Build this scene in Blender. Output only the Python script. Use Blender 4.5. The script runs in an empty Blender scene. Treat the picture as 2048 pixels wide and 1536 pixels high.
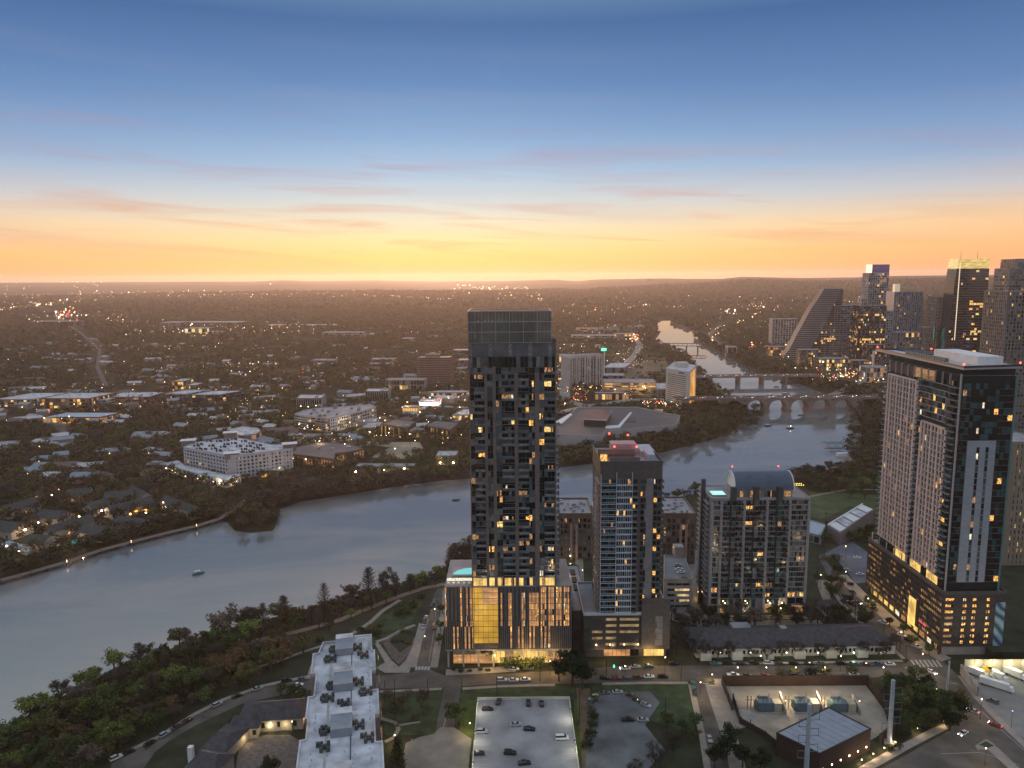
import bpy, math, random
import numpy as np
from mathutils import Vector, Matrix
rad = math.radians
S = bpy.context.scene
C = S.collection
random.seed(7)
RN = random.random
def U(a, b): return a + (b - a) * RN()

# ---------------------------------------------------------------- camera
CAMH, FPX, PITCH, ROLL = 180.0, 1500.0, rad(8.15), rad(0.45)
fw = Vector((0, math.cos(PITCH), -math.sin(PITCH)))
r0 = Vector((1, 0, 0)); u0 = Vector((0, math.sin(PITCH), math.cos(PITCH)))
cu = u0 * math.cos(ROLL) + r0 * math.sin(ROLL)
cr = r0 * math.cos(ROLL) - u0 * math.sin(ROLL)
cd = bpy.data.cameras.new('camera')
cam = bpy.data.objects.new('camera', cd); C.objects.link(cam)
m = Matrix.Identity(4)
for i in range(3):
    m[i][0] = cr[i]; m[i][1] = cu[i]; m[i][2] = -fw[i]
m[2][3] = CAMH
cam.matrix_world = m
cd.sensor_width = 36; cd.lens = FPX / 2048 * 36
cd.clip_start = 1; cd.clip_end = 90000
S.camera = cam
def P(x, y, z=0.0):
    "photo pixel -> point (X, Y) on the level z"
    a = (x - 1024) / FPX; b = -(y - 768) / FPX
    d = fw + cr * a + cu * b
    t = (z - CAMH) / d.z
    return Vector((d.x * t, d.y * t))
def HZ(p, y):
    "height of the point above p that shows on photo row y"
    b = -(y - 768) / FPX
    k = cu - fw * b
    return CAMH - (k.x * p[0] + k.y * p[1]) / k.z

# ---------------------------------------------------------------- world
w = bpy.data.worlds.new('World'); S.world = w; w.use_nodes = True
nt = w.node_tree; N = nt.nodes; L = nt.links
for n in list(N): N.remove(n)
def nd(t, **k):
    n = N.new(t)
    for a, v in k.items(): setattr(n, a, v)
    return n
def mth(op, a, b=None, c=None, clamp=False):
    n = nd('ShaderNodeMath', operation=op); n.use_clamp = clamp
    for i, v in enumerate((a, b, c)):
        if v is None: continue
        if isinstance(v, (int, float)): n.inputs[i].default_value = v
        else: L.new(v, n.inputs[i])
    return n.outputs[0]
def lin(c):
    return tuple((v / 255 / 12.92 if v / 255 <= .04045 else ((v / 255 + .055) / 1.055) ** 2.4) for v in c)
def ramp(fac, stops, lo, hi):
    n = nd('ShaderNodeValToRGB'); e = n.color_ramp
    while len(e.elements) > 1: e.elements.remove(e.elements[0])
    for i, (p, c) in enumerate(stops):
        q = (p - lo) / (hi - lo)
        el = e.elements[0] if i == 0 else e.elements.new(q)
        el.position = q; el.color = (*lin(c), 1)
    L.new(fac, n.inputs[0]); return n.outputs[0]
def mixc(f, a, b, mode='MIX'):
    n = nd('ShaderNodeMix', data_type='RGBA', blend_type=mode)
    if isinstance(f, (int, float)): n.inputs[0].default_value = f
    else: L.new(f, n.inputs[0])
    for i, v in ((6, a), (7, b)):
        if isinstance(v, tuple): n.inputs[i].default_value = (*v, 1)
        else: L.new(v, n.inputs[i])
    return n.outputs[2]
tc = nd('ShaderNodeTexCoord'); sx = nd('ShaderNodeSeparateXYZ'); L.new(tc.outputs['Generated'], sx.inputs[0])
el = mth('MULTIPLY', mth('ARCSINE', sx.outputs[2]), 57.2958)
az = mth('MULTIPLY', mth('ARCTAN2', sx.outputs[0], sx.outputs[1]), 57.2958)
t = mth('DIVIDE', mth('ADD', el, 2.0), 47.0, clamp=True)
high = [(21.5, (112, 144, 172)), (27, (164, 184, 200)), (36, (190, 200, 214)), (45, (194, 204, 218))]  # unseen sky above the frame, brightened to light roofs and water
rA = ramp(t, [(-2, (200, 140, 90)), (-.2, (240, 168, 98)), (.5, (250, 184, 106)), (1.5, (254, 206, 124)), (2.6, (250, 220, 156)), (4, (234, 222, 192)),
              (5.6, (206, 214, 214)), (7.5, (170, 196, 218)), (10, (134, 170, 208)), (13.5, (98, 138, 186)), (17.5, (72, 110, 160))] + high, -2, 45)
rB = ramp(t, [(-2, (170, 120, 90)), (-.2, (228, 146, 98)), (.8, (240, 160, 106)), (2.2, (245, 184, 126)), (3.8, (234, 198, 158)), (5.6, (194, 192, 196)),
              (8, (140, 166, 200)), (12, (98, 132, 180)), (17.5, (64, 100, 150))] + high, -2, 45)
rC = ramp(t, [(-2, (128, 120, 122)), (2, (196, 186, 186)), (8, (194, 192, 200)), (17, (176, 182, 198))] + high, -2, 45)  # unseen sky behind the camera, brightened to light the facades
# azimuth weights around the sunset (slightly left of the picture centre)
dz = mth('ABSOLUTE', mth('ADD', az, 5.0))
fB = mth('SMOOTH_MIN', mth('DIVIDE', mth('MAXIMUM', mth('SUBTRACT', dz, 4.0), 0), 34.0), 1.0, .2)
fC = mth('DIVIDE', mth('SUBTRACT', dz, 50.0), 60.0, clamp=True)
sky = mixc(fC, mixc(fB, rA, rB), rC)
# thin wisps of cloud, long and flat near the horizon
cv = nd('ShaderNodeCombineXYZ')
L.new(mth('MULTIPLY', az, .05), cv.inputs[0]); L.new(mth('ADD', mth('MULTIPLY', el, .72), mth('MULTIPLY', az, .03)), cv.inputs[1])
nz = nd('ShaderNodeTexNoise'); nz.inputs['Scale'].default_value = 1.25; nz.inputs['Detail'].default_value = 7; nz.inputs['Roughness'].default_value = .55
nz.inputs['Distortion'].default_value = .6; L.new(cv.outputs[0], nz.inputs['Vector'])
cm = nd('ShaderNodeMapRange'); cm.inputs[1].default_value = .50; cm.inputs[2].default_value = .70; L.new(nz.outputs[0], cm.inputs[0])
band = mth('MULTIPLY', mth('DIVIDE', mth('SUBTRACT', el, .6), 1.4, clamp=True), mth('DIVIDE', mth('SUBTRACT', 13.0, el), 8.0, clamp=True))
ccol = ramp(t, [(-2, (226, 140, 96)), (1, (240, 172, 104)), (3, (232, 184, 130)), (5, (214, 178, 160)), (8, (172, 152, 174)), (14, (110, 118, 156)), (20, (80, 98, 140))], -2, 45)
sky = mixc(mth('MULTIPLY', mth('MULTIPLY', cm.outputs[0], band), .85), sky, ccol)
nz2 = nd('ShaderNodeTexNoise'); nz2.inputs['Scale'].default_value = .42; nz2.inputs['Detail'].default_value = 3; L.new(cv.outputs[0], nz2.inputs['Vector'])
sky = mixc(mth('MULTIPLY', mth('MULTIPLY', mth('SUBTRACT', nz2.outputs[0], .52), 1.8), mth('DIVIDE', mth('SUBTRACT', 18.0, el), 14.0, clamp=True), clamp=True), sky, (.50, .38, .42))
gain = mth('ADD', 1.0, mth('MULTIPLY', mth('EXPONENT', mth('MULTIPLY', mth('MAXIMUM', el, 0), -.55)), .42))
SUN_EL, SUN_AZ = rad(1.0), rad(-5.0)
st = nd('ShaderNodeTexSky', sky_type='NISHITA'); st.sun_disc = False; st.sun_elevation = SUN_EL; st.sun_rotation = SUN_AZ
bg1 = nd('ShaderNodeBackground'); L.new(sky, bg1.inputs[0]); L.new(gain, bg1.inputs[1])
bg2 = nd('ShaderNodeBackground'); L.new(st.outputs[0], bg2.inputs[0]); bg2.inputs[1].default_value = .003
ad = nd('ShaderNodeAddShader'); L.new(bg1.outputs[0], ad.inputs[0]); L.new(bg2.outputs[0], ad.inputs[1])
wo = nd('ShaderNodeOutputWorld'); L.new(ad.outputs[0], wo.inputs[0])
sl = bpy.data.lights.new('sun', 'SUN'); sl.energy = 3.4; sl.angle = rad(3); sl.specular_factor = 0; sl.color = (1, .55, .3)  # added lamp for the afterglow in the haze; the sun has set
so = bpy.data.objects.new('sun', sl); C.objects.link(so)
so.rotation_euler = Vector((-math.sin(SUN_AZ) * -1, math.cos(SUN_AZ), math.tan(rad(2.5)))).to_track_quat('Z', 'Y').to_euler()
S.view_settings.view_transform = 'Standard'; S.view_settings.look = 'None'; S.view_settings.exposure = 0.1; S.view_settings.gamma = 1
S.cycles.max_bounces = 6; S.cycles.volume_bounces = 0; S.cycles.diffuse_bounces = 2; S.cycles.glossy_bounces = 3
S.cycles.transparent_max_bounces = 8; S.cycles.sample_clamp_indirect = 4
try: S.cycles.volume_step_rate = 4
except Exception: pass

# ---------------------------------------------------------------- materials
MT = {}
def mat(name, col, rough=.8, var=.25, scale=.3, spec=.3, metal=0, em=None, es=0, objvar=0, detail=4, bump=0, ior=None):
    if name in MT: return MT[name]
    m = bpy.data.materials.new(name); m.use_nodes = True; t = m.node_tree; b = t.nodes['Principled BSDF']
    b.inputs['Roughness'].default_value = rough; b.inputs['Specular IOR Level'].default_value = spec; b.inputs['Metallic'].default_value = metal
    if ior: b.inputs['IOR'].default_value = ior
    b.inputs['Base Color'].default_value = (*col, 1)
    src = None
    if var:
        g = t.nodes.new('ShaderNodeNewGeometry'); n = t.nodes.new('ShaderNodeTexNoise'); n.inputs['Scale'].default_value = scale; n.inputs['Detail'].default_value = detail
        t.links.new(g.outputs['Position'], n.inputs['Vector'])
        r = t.nodes.new('ShaderNodeMapRange'); r.inputs[1].default_value = .3; r.inputs[2].default_value = .7
        r.inputs[3].default_value = 1 - var; r.inputs[4].default_value = 1 + var; t.links.new(n.outputs[0], r.inputs[0]); src = r.outputs[0]
        if bump:
            bp = t.nodes.new('ShaderNodeBump'); bp.inputs['Strength'].default_value = bump; bp.inputs['Distance'].default_value = .3
            t.links.new(n.outputs[0], bp.inputs['Height']); t.links.new(bp.outputs[0], b.inputs['Normal'])
    if objvar:
        o = t.nodes.new('ShaderNodeObjectInfo'); r2 = t.nodes.new('ShaderNodeMapRange'); r2.inputs[3].default_value = 1 - objvar; r2.inputs[4].default_value = 1 + objvar
        t.links.new(o.outputs['Random'], r2.inputs[0])
        if src:
            mu = t.nodes.new('ShaderNodeMath'); mu.operation = 'MULTIPLY'; t.links.new(src, mu.inputs[0]); t.links.new(r2.outputs[0], mu.inputs[1]); src = mu.outputs[0]
        else: src = r2.outputs[0]
    if src:
        v = t.nodes.new('ShaderNodeVectorMath'); v.operation = 'SCALE'; v.inputs[0].default_value = col
        t.links.new(src, v.inputs['Scale']); t.links.new(v.outputs[0], b.inputs['Base Color'])
    if em:
        b.inputs['Emission Color'].default_value = (*em, 1); b.inputs['Emission Strength'].default_value = es
        m.cycles.emission_sampling = 'NONE'
    MT[name] = m; return m
def attr_mat(name, rough=.9, spec=.1):
    m = bpy.data.materials.new(name); m.use_nodes = True; t = m.node_tree; b = t.nodes['Principled BSDF']
    b.inputs['Roughness'].default_value = rough; b.inputs['Specular IOR Level'].default_value = spec
    a = t.nodes.new('ShaderNodeAttribute'); a.attribute_name = 'tint'; t.links.new(a.outputs['Color'], b.inputs['Base Color'])
    MT[name] = m; return m
def litmat(name, col, es, scale=.8, lo=.35, hi=1.3, stretch=(1, 1, 1)):
    "a lit interior behind glass: uneven warm light"
    m = bpy.data.materials.new(name); m.use_nodes = True; t = m.node_tree; b = t.nodes['Principled BSDF']
    b.inputs['Base Color'].default_value = (.05, .05, .05, 1); b.inputs['Roughness'].default_value = .2
    g = t.nodes.new('ShaderNodeNewGeometry'); mp = t.nodes.new('ShaderNodeVectorMath'); mp.operation = 'MULTIPLY'; mp.inputs[1].default_value = stretch
    n = t.nodes.new('ShaderNodeTexNoise'); n.inputs['Scale'].default_value = scale; n.inputs['Detail'].default_value = 3
    t.links.new(g.outputs['Position'], mp.inputs[0]); t.links.new(mp.outputs[0], n.inputs['Vector'])
    r = t.nodes.new('ShaderNodeMapRange'); r.inputs[1].default_value = .35; r.inputs[2].default_value = .65; r.inputs[3].default_value = lo * es; r.inputs[4].default_value = hi * es
    t.links.new(n.outputs[0], r.inputs[0]); t.links.new(r.outputs[0], b.inputs['Emission Strength']); b.inputs['Emission Color'].default_value = (*col, 1)
    m.cycles.emission_sampling = 'NONE'; MT[name] = m; return m
# ---------------------------------------------------------------- helpers
def tag(o, label=None, cat=None, group=None, kind=None):
    if label: o['label'] = label
    if cat: o['category'] = cat
    if group: o['group'] = group
    if kind: o['kind'] = kind
    return o
def empty(name, loc=(0, 0, 0), rz=0, label=None, cat=None, group=None):
    o = bpy.data.objects.new(name, None); C.objects.link(o); o.location = loc; o.rotation_euler = (0, 0, rz); o.empty_display_size = 1
    return tag(o, label, cat, group)
class MB:
    def __init__(s): s.v = []; s.f = []; s.m = []
    def face(s, pts, m=0):
        k = len(s.v); s.v.extend([tuple(p) for p in pts]); s.f.append(tuple(range(k, k + len(pts)))); s.m.append(m)
    def hexa(s, q, m=0, mtop=None):
        k = len(s.v); s.v.extend([tuple(p) for p in q])
        for i, a in enumerate(((0, 3, 2, 1), (4, 5, 6, 7), (0, 1, 5, 4), (1, 2, 6, 5), (2, 3, 7, 6), (3, 0, 4, 7))):
            s.f.append(tuple(k + j for j in a)); s.m.append(mtop if (i == 1 and mtop is not None) else m)
    def box(s, x0, x1, y0, y1, z0, z1, m=0, mtop=None):
        s.hexa([(x0, y0, z0), (x1, y0, z0), (x1, y1, z0), (x0, y1, z0), (x0, y0, z1), (x1, y0, z1), (x1, y1, z1), (x0, y1, z1)], m, mtop)
    def ob(s, A, u, s0, s1, d0, d1, z0, z1, m=0, mtop=None):
        "box in the frame of a wall: s along it, d outward"
        n = (u[1], -u[0]); q = []
        for z in (z0, z1):
            for a, d in ((s0, d1), (s1, d1), (s1, d0), (s0, d0)): q.append((A[0] + u[0] * a + n[0] * d, A[1] + u[1] * a + n[1] * d, z))
        s.hexa(q, m, mtop)
    def rbox(s, cx, cy, z0, z1, lx, ly, a, m=0, mtop=None):
        u = (math.cos(a), math.sin(a)); s.ob((cx - u[0] * lx / 2, cy - u[1] * lx / 2), u, 0, lx, -ly / 2, ly / 2, z0, z1, m, mtop)
    def prism(s, poly, z0, z1, m=0, mtop=None):
        poly = ccw(poly); n = len(poly); k = len(s.v)
        for z in (z0, z1): s.v.extend([(p[0], p[1], z) for p in poly])
        s.f.append(tuple(k + n + i for i in range(n))); s.m.append(m if mtop is None else mtop)
        s.f.append(tuple(k + n - 1 - i for i in range(n))); s.m.append(m)
        for i in range(n):
            j = (i + 1) % n; s.f.append((k + i, k + j, k + n + j, k + n + i)); s.m.append(m)
    def tube(s, p0, p1, ra, rb=None, n=6, m=0, cap=True):
        rb = ra if rb is None else rb; p0 = Vector(p0); p1 = Vector(p1); d = (p1 - p0)
        if d.length < 1e-6: return
        d.normalize(); a = d.orthogonal().normalized(); b = d.cross(a); k = len(s.v)
        for p, r in ((p0, ra), (p1, rb)):
            for i in range(n):
                t = 2 * math.pi * i / n; s.v.append(tuple(p + (a * math.cos(t) + b * math.sin(t)) * r))
        for i in range(n): s.f.append((k + i, k + (i + 1) % n, k + n + (i + 1) % n, k + n + i)); s.m.append(m)
        if cap and n > 2: s.f.append(tuple(k + n + i for i in range(n))); s.m.append(m)
    def ball(s, c, r, m=0, n=6, sz=1):
        k = len(s.v); rings = max(2, n // 2)
        s.v.append((c[0], c[1], c[2] + r * sz))
        for j in range(1, rings):
            ph = math.pi * j / rings
            for i in range(n): t = 2 * math.pi * i / n; s.v.append((c[0] + r * math.sin(ph) * math.cos(t), c[1] + r * math.sin(ph) * math.sin(t), c[2] + r * sz * math.cos(ph)))
        s.v.append((c[0], c[1], c[2] - r * sz)); e = len(s.v) - 1
        for i in range(n):
            s.f.append((k, k + 1 + i, k + 1 + (i + 1) % n)); s.m.append(m)
            for j in range(rings - 2):
                a = k + 1 + j * n; s.f.append((a + i, a + n + i, a + n + (i + 1) % n, a + (i + 1) % n)); s.m.append(m)
            a = k + 1 + (rings - 2) * n; s.f.append((e, a + (i + 1) % n, a + i)); s.m.append(m)
    def mesh(s, name, mats):
        me = bpy.data.meshes.new(name); me.from_pydata(s.v, [], s.f)
        if not isinstance(mats, (list, tuple)): mats = [mats]
        for q in mats: me.materials.append(q)
        if any(s.m): me.polygons.foreach_set('material_index', s.m)
        me.update(); return me
    def build(s, name, mats, parent=None, label=None, cat=None, group=None, kind=None, smooth=False):
        if not s.f: return None
        o = bpy.data.objects.new(name, s.mesh(name, mats)); C.objects.link(o)
        if smooth: o.data.polygons.foreach_set('use_smooth', [True] * len(o.data.polygons))
        if parent: o.parent = parent; o.matrix_parent_inverse = Matrix.Translation(-Vector(parent.location)) if parent.rotation_euler.z == 0 else (Matrix.Translation(parent.location) @ parent.rotation_euler.to_matrix().to_4x4()).inverted()
        return tag(o, label, cat, group, kind)
def ccw(p):
    a = sum(p[i][0] * p[(i + 1) % len(p)][1] - p[(i + 1) % len(p)][0] * p[i][1] for i in range(len(p)))
    return list(p) if a > 0 else list(reversed(p))
def inside(p, poly):
    c = False; j = len(poly) - 1
    for i in range(len(poly)):
        if (poly[i][1] > p[1]) != (poly[j][1] > p[1]) and p[0] < (poly[j][0] - poly[i][0]) * (p[1] - poly[i][1]) / (poly[j][1] - poly[i][1]) + poly[i][0]: c = not c
        j = i
    return c
EXCL = []   # footprints where no tree may grow
def excl(poly, grow=3):
    cx = sum(p[0] for p in poly) / len(poly); cy = sum(p[1] for p in poly) / len(poly); q = []
    for p in poly:
        d = math.hypot(p[0] - cx, p[1] - cy) or 1; q.append((p[0] + (p[0] - cx) / d * grow, p[1] + (p[1] - cy) / d * grow))
    xs = [a[0] for a in q]; ys = [a[1] for a in q]; EXCL.append((min(xs), max(xs), min(ys), max(ys), q))
def blocked(p):
    for a, b, c, d, q in EXCL:
        if a < p[0] < b and c < p[1] < d and inside(p, q): return True
    return False
def PP(pts, z=0): return [tuple(P(x, y, z)) for x, y in pts]
SHN = [0]
def sheet(name, pts, z, m, label=None, cat=None, kind='structure', world=False):
    SHN[0] += 1; z += .0009 * SHN[0] * .25
    b = MB(); q = ccw(pts if world else PP(pts)); b.face([(p[0], p[1], z) for p in q])
    return b.build(name, m, label=label, cat=cat, kind=kind)
def ribbon(name, pts, wid, z, m, world=False, **k):
    "a path of constant width along a pixel polyline"
    q = [Vector(p) for p in (pts if world else PP(pts))]; b = MB(); l = []; r = []
    for i, p in enumerate(q):
        d = (q[min(i + 1, len(q) - 1)] - q[max(i - 1, 0)]).normalized(); n = Vector((-d.y, d.x)) * wid / 2
        l.append(p + n); r.append(p - n)
    for i in range(len(q) - 1): b.face([(*r[i], z), (*r[i + 1], z), (*l[i + 1], z), (*l[i], z)])
    return b.build(name, m, kind='structure', **k)

# shared materials
asph = mat('asphalt', (.10, .088, .076), .85, .35, .12, detail=9)
conc = mat('concrete', (.30, .28, .26), .85, .18, .2)
grass = mat('grass', (.045, .062, .028), .95, .45, .12)
white = mat('white_paint', (.62, .62, .62), .6, .08, .3)
roofw = mat('white_roof', (.42, .44, .48), .75, .42, .16, detail=14)
roofg = mat('grey_roof', (.26, .26, .28), .8, .2, .15)
roofd = mat('dark_shingle', (.065, .062, .07), .85, .3, .5)
dark = mat('dark_metal', (.03, .032, .035), .5, .1, 1)
steel = mat('galvanised_steel', (.34, .40, .46), .5, .12, .5, metal=.2)
gl_d = mat('glass_dark', (.012, .016, .018), .08, .4, .15, ior=2.1)
gl_t = mat('glass_teal', (.025, .075, .09), .1, .4, .2, ior=2.5)
gl_b = mat('glass_blue', (.10, .12, .14), .12, .35, .2, ior=2.6)
gl_c = mat('curtain_glass', (.17, .18, .18), .2, .4, .7, ior=2.2)
w_w = litmat('lit_window_warm', (1, .48, .11), 1.15, 1.5, .05, 1.7)
w_d = litmat('lit_window_dim', (1, .50, .20), .36, 1.6, .02, 1.8)
w_y = litmat('lit_window_yellow', (1, .66, .22), 1.2, 1.3, .15, 1.5)
w_l = litmat('lit_window_pale', (1, .86, .62), 1.1, 1.0, .4, 1.2)
w_s = litmat('lobby_glow', (1, .62, .17), 1.0, .22, .5, 1.25)
def em(name, c, s): return mat(name, (.2, .2, .2), .5, 0, em=c, es=s)
e_warm = em('lamp_glow_warm', (1, .72, .35), 9); e_white = em('lamp_glow_white', (1, .92, .95), 9)
e_red = em('red_light', (1, .05, .03), 8); e_org = em('orange_light', (1, .45, .12), 6); e_blue = em('blue_light', (.1, .25, 1), 3)
e_grn = em('green_light', (.05, 1, .45), 4); e_vio = em('violet_light', (.55, .2, 1), 4); e_cyan = em('cyan_light', (.1, .9, .8), 2)

class Bld:
    def __init__(s, name, label, cat='building', group=None, loc=None):
        s.name, s.label, s.cat, s.group, s.loc = name, label, cat, group, loc
        s.wall = MB(); s.wm = []; s.win = []; s.parts = []; s.root = None; s.poly = None
    def mi(s, m):
        if m not in s.wm: s.wm.append(m)
        return s.wm.index(m)
    def base(s, poly, z0, z1, wm, rm=None, par=.0):
        poly = ccw(poly)
        if s.poly is None: s.poly = poly; excl(poly)
        if s.loc is None: s.loc = (sum(p[0] for p in poly) / len(poly), sum(p[1] for p in poly) / len(poly), z0)
        s.wall.prism(poly, z0, z1, s.mi(wm), s.mi(rm or wm))
        if par: s.parapet(poly, z1, par, wm)
        return poly
    def parapet(s, poly, z, h, wm, t=.35, out=.12):
        poly = ccw(poly)
        for i in range(len(poly)):
            A = Vector(poly[i]); B = Vector(poly[(i + 1) % len(poly)]); u = (B - A); l = u.length; u.normalize()
            s.wall.ob(A, u, -.02, l + out, -t, out, z - .5 - .01 * i, z + h - .003 * i, s.mi(wm))
    def pane(s, A, u, s0, s1, z0, z1, d, m, t=.06):
        if m in (w_w, w_y, w_d) and RN() < .5 and z1 - z0 < 4:
            k = s0 + (s1 - s0) * random.choice([.35, .5, .65, .8]); s.win.append((tuple(A), tuple(u), k + .04, s1, z0, z1, d, gl_d, t)); s1 = k
            if RN() < .3: m = w_l if RN() < .5 else w_d
        s.win.append((tuple(A), tuple(u), s0, s1, z0, z1, d, m, t))
    def side(s, A, B, z0, z1, nf, nb, pier=.6, slab=.9, dep=.35, wm=None, sm=None, lit=.08, glass=None, litm=None, gap=0, bal=(), balm=None, top=True, litrows=None):
        "relief of piers and floor bands with panes between them; bal = bays with balconies"
        A = Vector(A[:2]); B = Vector(B[:2]); u = B - A; l = u.length; u.normalize(); u = tuple(u)
        glass = glass or [gl_d, gl_d, gl_b, gl_c]; litm = litm or [w_w, w_d, w_y, w_d]
        wi = s.mi(wm); si = s.mi(sm or wm); fh = (z1 - z0) / nf; bw = l / nb
        if pier > 0:
            for i in range(nb + 1):
                c = min(max(i * bw, pier / 2), l - pier / 2); s.wall.ob(A, u, c - pier / 2, c + pier / 2, -.01, dep, z0, z1, wi)
        if slab > 0:
            for j in range(nf + (1 if top else 0)):
                z = z0 + j * fh; s.wall.ob(A, u, 0.01, l - .01, -.01, dep * .86, max(z - slab / 2, z0), min(z + slab / 2, z1 - .003), si)
        for j in range(nf):
            for i in range(nb):
                za = z0 + j * fh + slab / 2; zb = z0 + (j + 1) * fh - slab / 2
                if gap and RN() < gap: continue
                p = lit if litrows is None else litrows.get(j, lit)
                s.pane(A, u, i * bw + pier / 2, (i + 1) * bw - pier / 2, za, zb, .05, random.choice(litm) if RN() < p else random.choice(glass))
                if i in bal:
                    s.wall.ob(A, u, i * bw + pier / 2, (i + 1) * bw - pier / 2, dep * .9, dep + 1.3, za - slab / 2 - .1, za - slab / 2 + .12, si)
                    b = MB(); b.ob(A, u, i * bw + pier / 2, (i + 1) * bw - pier / 2, dep + 1.2, dep + 1.28, za - slab / 2 + .12, za - slab / 2 + 1.15)
                    s.parts.append(('balcony_railing', b, balm or gl_b))
    def done(s, nmax=100):
        root = s.root = empty(s.name, s.loc, 0, s.label, s.cat, s.group)
        s.wall.build('wall', s.wm, root)
        def key(w):
            x = w[0][0] + w[1][0] * w[2]; y = w[0][1] + w[1][1] * w[2]; return -(w[3] - w[2]) * (w[5] - w[4]) / (x * x + y * y + 1) * (1.3 if w[7] in (w_w, w_y, w_l) else 1)
        ws = sorted(s.win, key=key); share = {}
        for w in ws[:nmax]:
            A, u, s0, s1, z0, z1, d, m, t = w
            k = (round(s1 - s0, 2), round(z1 - z0, 2), m.name, t)
            if k not in share:
                b = MB(); b.box(0, s1 - s0, -t, 0, 0, z1 - z0); share[k] = b.mesh('window', m)
            o = bpy.data.objects.new('window', share[k]); C.objects.link(o); o.parent = root
            n = (u[1], -u[0]); p = (A[0] + u[0] * s0 + n[0] * d, A[1] + u[1] * s0 + n[1] * d, z0)
            o.location = Vector(p) - Vector(root.location); o.rotation_euler.z = math.atan2(u[1], u[0])
        if ws[nmax:]:
            b = MB(); ms = []
            for A, u, s0, s1, z0, z1, d, m, t in ws[nmax:]:
                if m not in ms: ms.append(m)
                b.ob(A, u, s0, s1, d, d + t, z0, z1, ms.index(m))
            b.build('window_panes', ms, root, kind='stuff')
        cnt = {}; first = {}
        s.parts.sort(key=lambda q: '/' in q[0])
        for n, b, m in s.parts: cnt.setdefault(n, []).append((b, m))
        for n, l in cnt.items():
            par = root
            if '/' in n: par = first.get(n.split('/')[0], root); n = n.split('/')[1]
            for b, m in l[:100]:
                o = b.build(n, m, par); first.setdefault(n, o)
            if l[100:]:
                b2 = MB(); ms = []
                for b, m in l[100:]:
                    q = m if isinstance(m, (list, tuple)) else [m]
                    off = []
                    for a in q:
                        if a not in ms: ms.append(a)
                        off.append(ms.index(a))
                    k = len(b2.v); b2.v += b.v; b2.f += [tuple(k + i for i in f) for f in b.f]; b2.m += [off[i] for i in b.m]
                b2.build(n + ('s' if not n.endswith('s') else ''), ms, par, kind='stuff')
        return root
    def part(s, name, b, m):
        if name == 'rooftop_unit' and len(b.f) > 6:
            for k in range(0, len(b.f), 6):
                c = MB(); c.v = b.v[k // 6 * 8:k // 6 * 8 + 8]; c.f = [tuple(i - k // 6 * 8 for i in f) for f in b.f[k:k + 6]]; c.m = b.m[k:k + 6]; s.parts.append((name, c, m))
        else: s.parts.append((name, b, m))
def units(poly, z, n, mb, size=(1.2, 2.2), h=(.8, 1.6), mrg=3):
    "small mechanical boxes scattered on a flat roof"
    xs = [p[0] for p in poly]; ys = [p[1] for p in poly]
    for i in range(n * 4):
        p = (U(min(xs) + mrg, max(xs) - mrg), U(min(ys) + mrg, max(ys) - mrg))
        if inside(p, poly) and n > 0:
            n -= 1; mb.rbox(p[0], p[1], z, z + U(*h), U(*size), U(*size), U(0, .2))
def block(name, label, pts, h, nf, nb, wm, rm=roofg, z=0, roofpx=True, lit=.08, pier=.6, slab=1.2, dep=.35, n_units=4, par=.6, cat='building', group=None, glass=None, litm=None, sm=None, nmax=100, vis=None, z0=0, litrows=None, bayw=None):
    "box-like building from its roof corners in the photo; relief on the sides that face the camera"
    poly = ccw(PP(pts, h) if roofpx else pts)
    b = Bld(name, label, cat, group); b.base(poly, z0, h, wm, rm, par)
    for i in range(len(poly)):
        A = Vector(poly[i]); B = Vector(poly[(i + 1) % len(poly)]); u = (B - A)
        if u.length < 2: continue
        n = Vector((u.y, -u.x)).normalized(); mid = (A + B) / 2
        if n.dot(-mid) / mid.length < .03: continue
        k = max(1, round(u.length / bayw)) if bayw else nb
        b.side(A, B, z0, h - par * .6, nf, k, pier, slab, dep, wm, sm, lit, glass, litm, litrows=litrows)
    if n_units:
        m = MB(); units(poly, h, n_units, m); b.part('rooftop_unit', m, dark if n_units > 6 else steel)
    return b
def front(xl, xr, yb, yt, depth, yb2=None, skew=0):
    "footprint and height from the base line of the front in the photo and the row of its roof edge"
    A = P(xl, yb); B = P(xr, yb2 or yb); u = (B - A).normalized(); n = Vector((-u.y, u.x)); k = n * depth + u * skew
    return [tuple(A), tuple(B), tuple(B + k), tuple(A + k)], HZ((A + B) / 2, yt)
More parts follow.
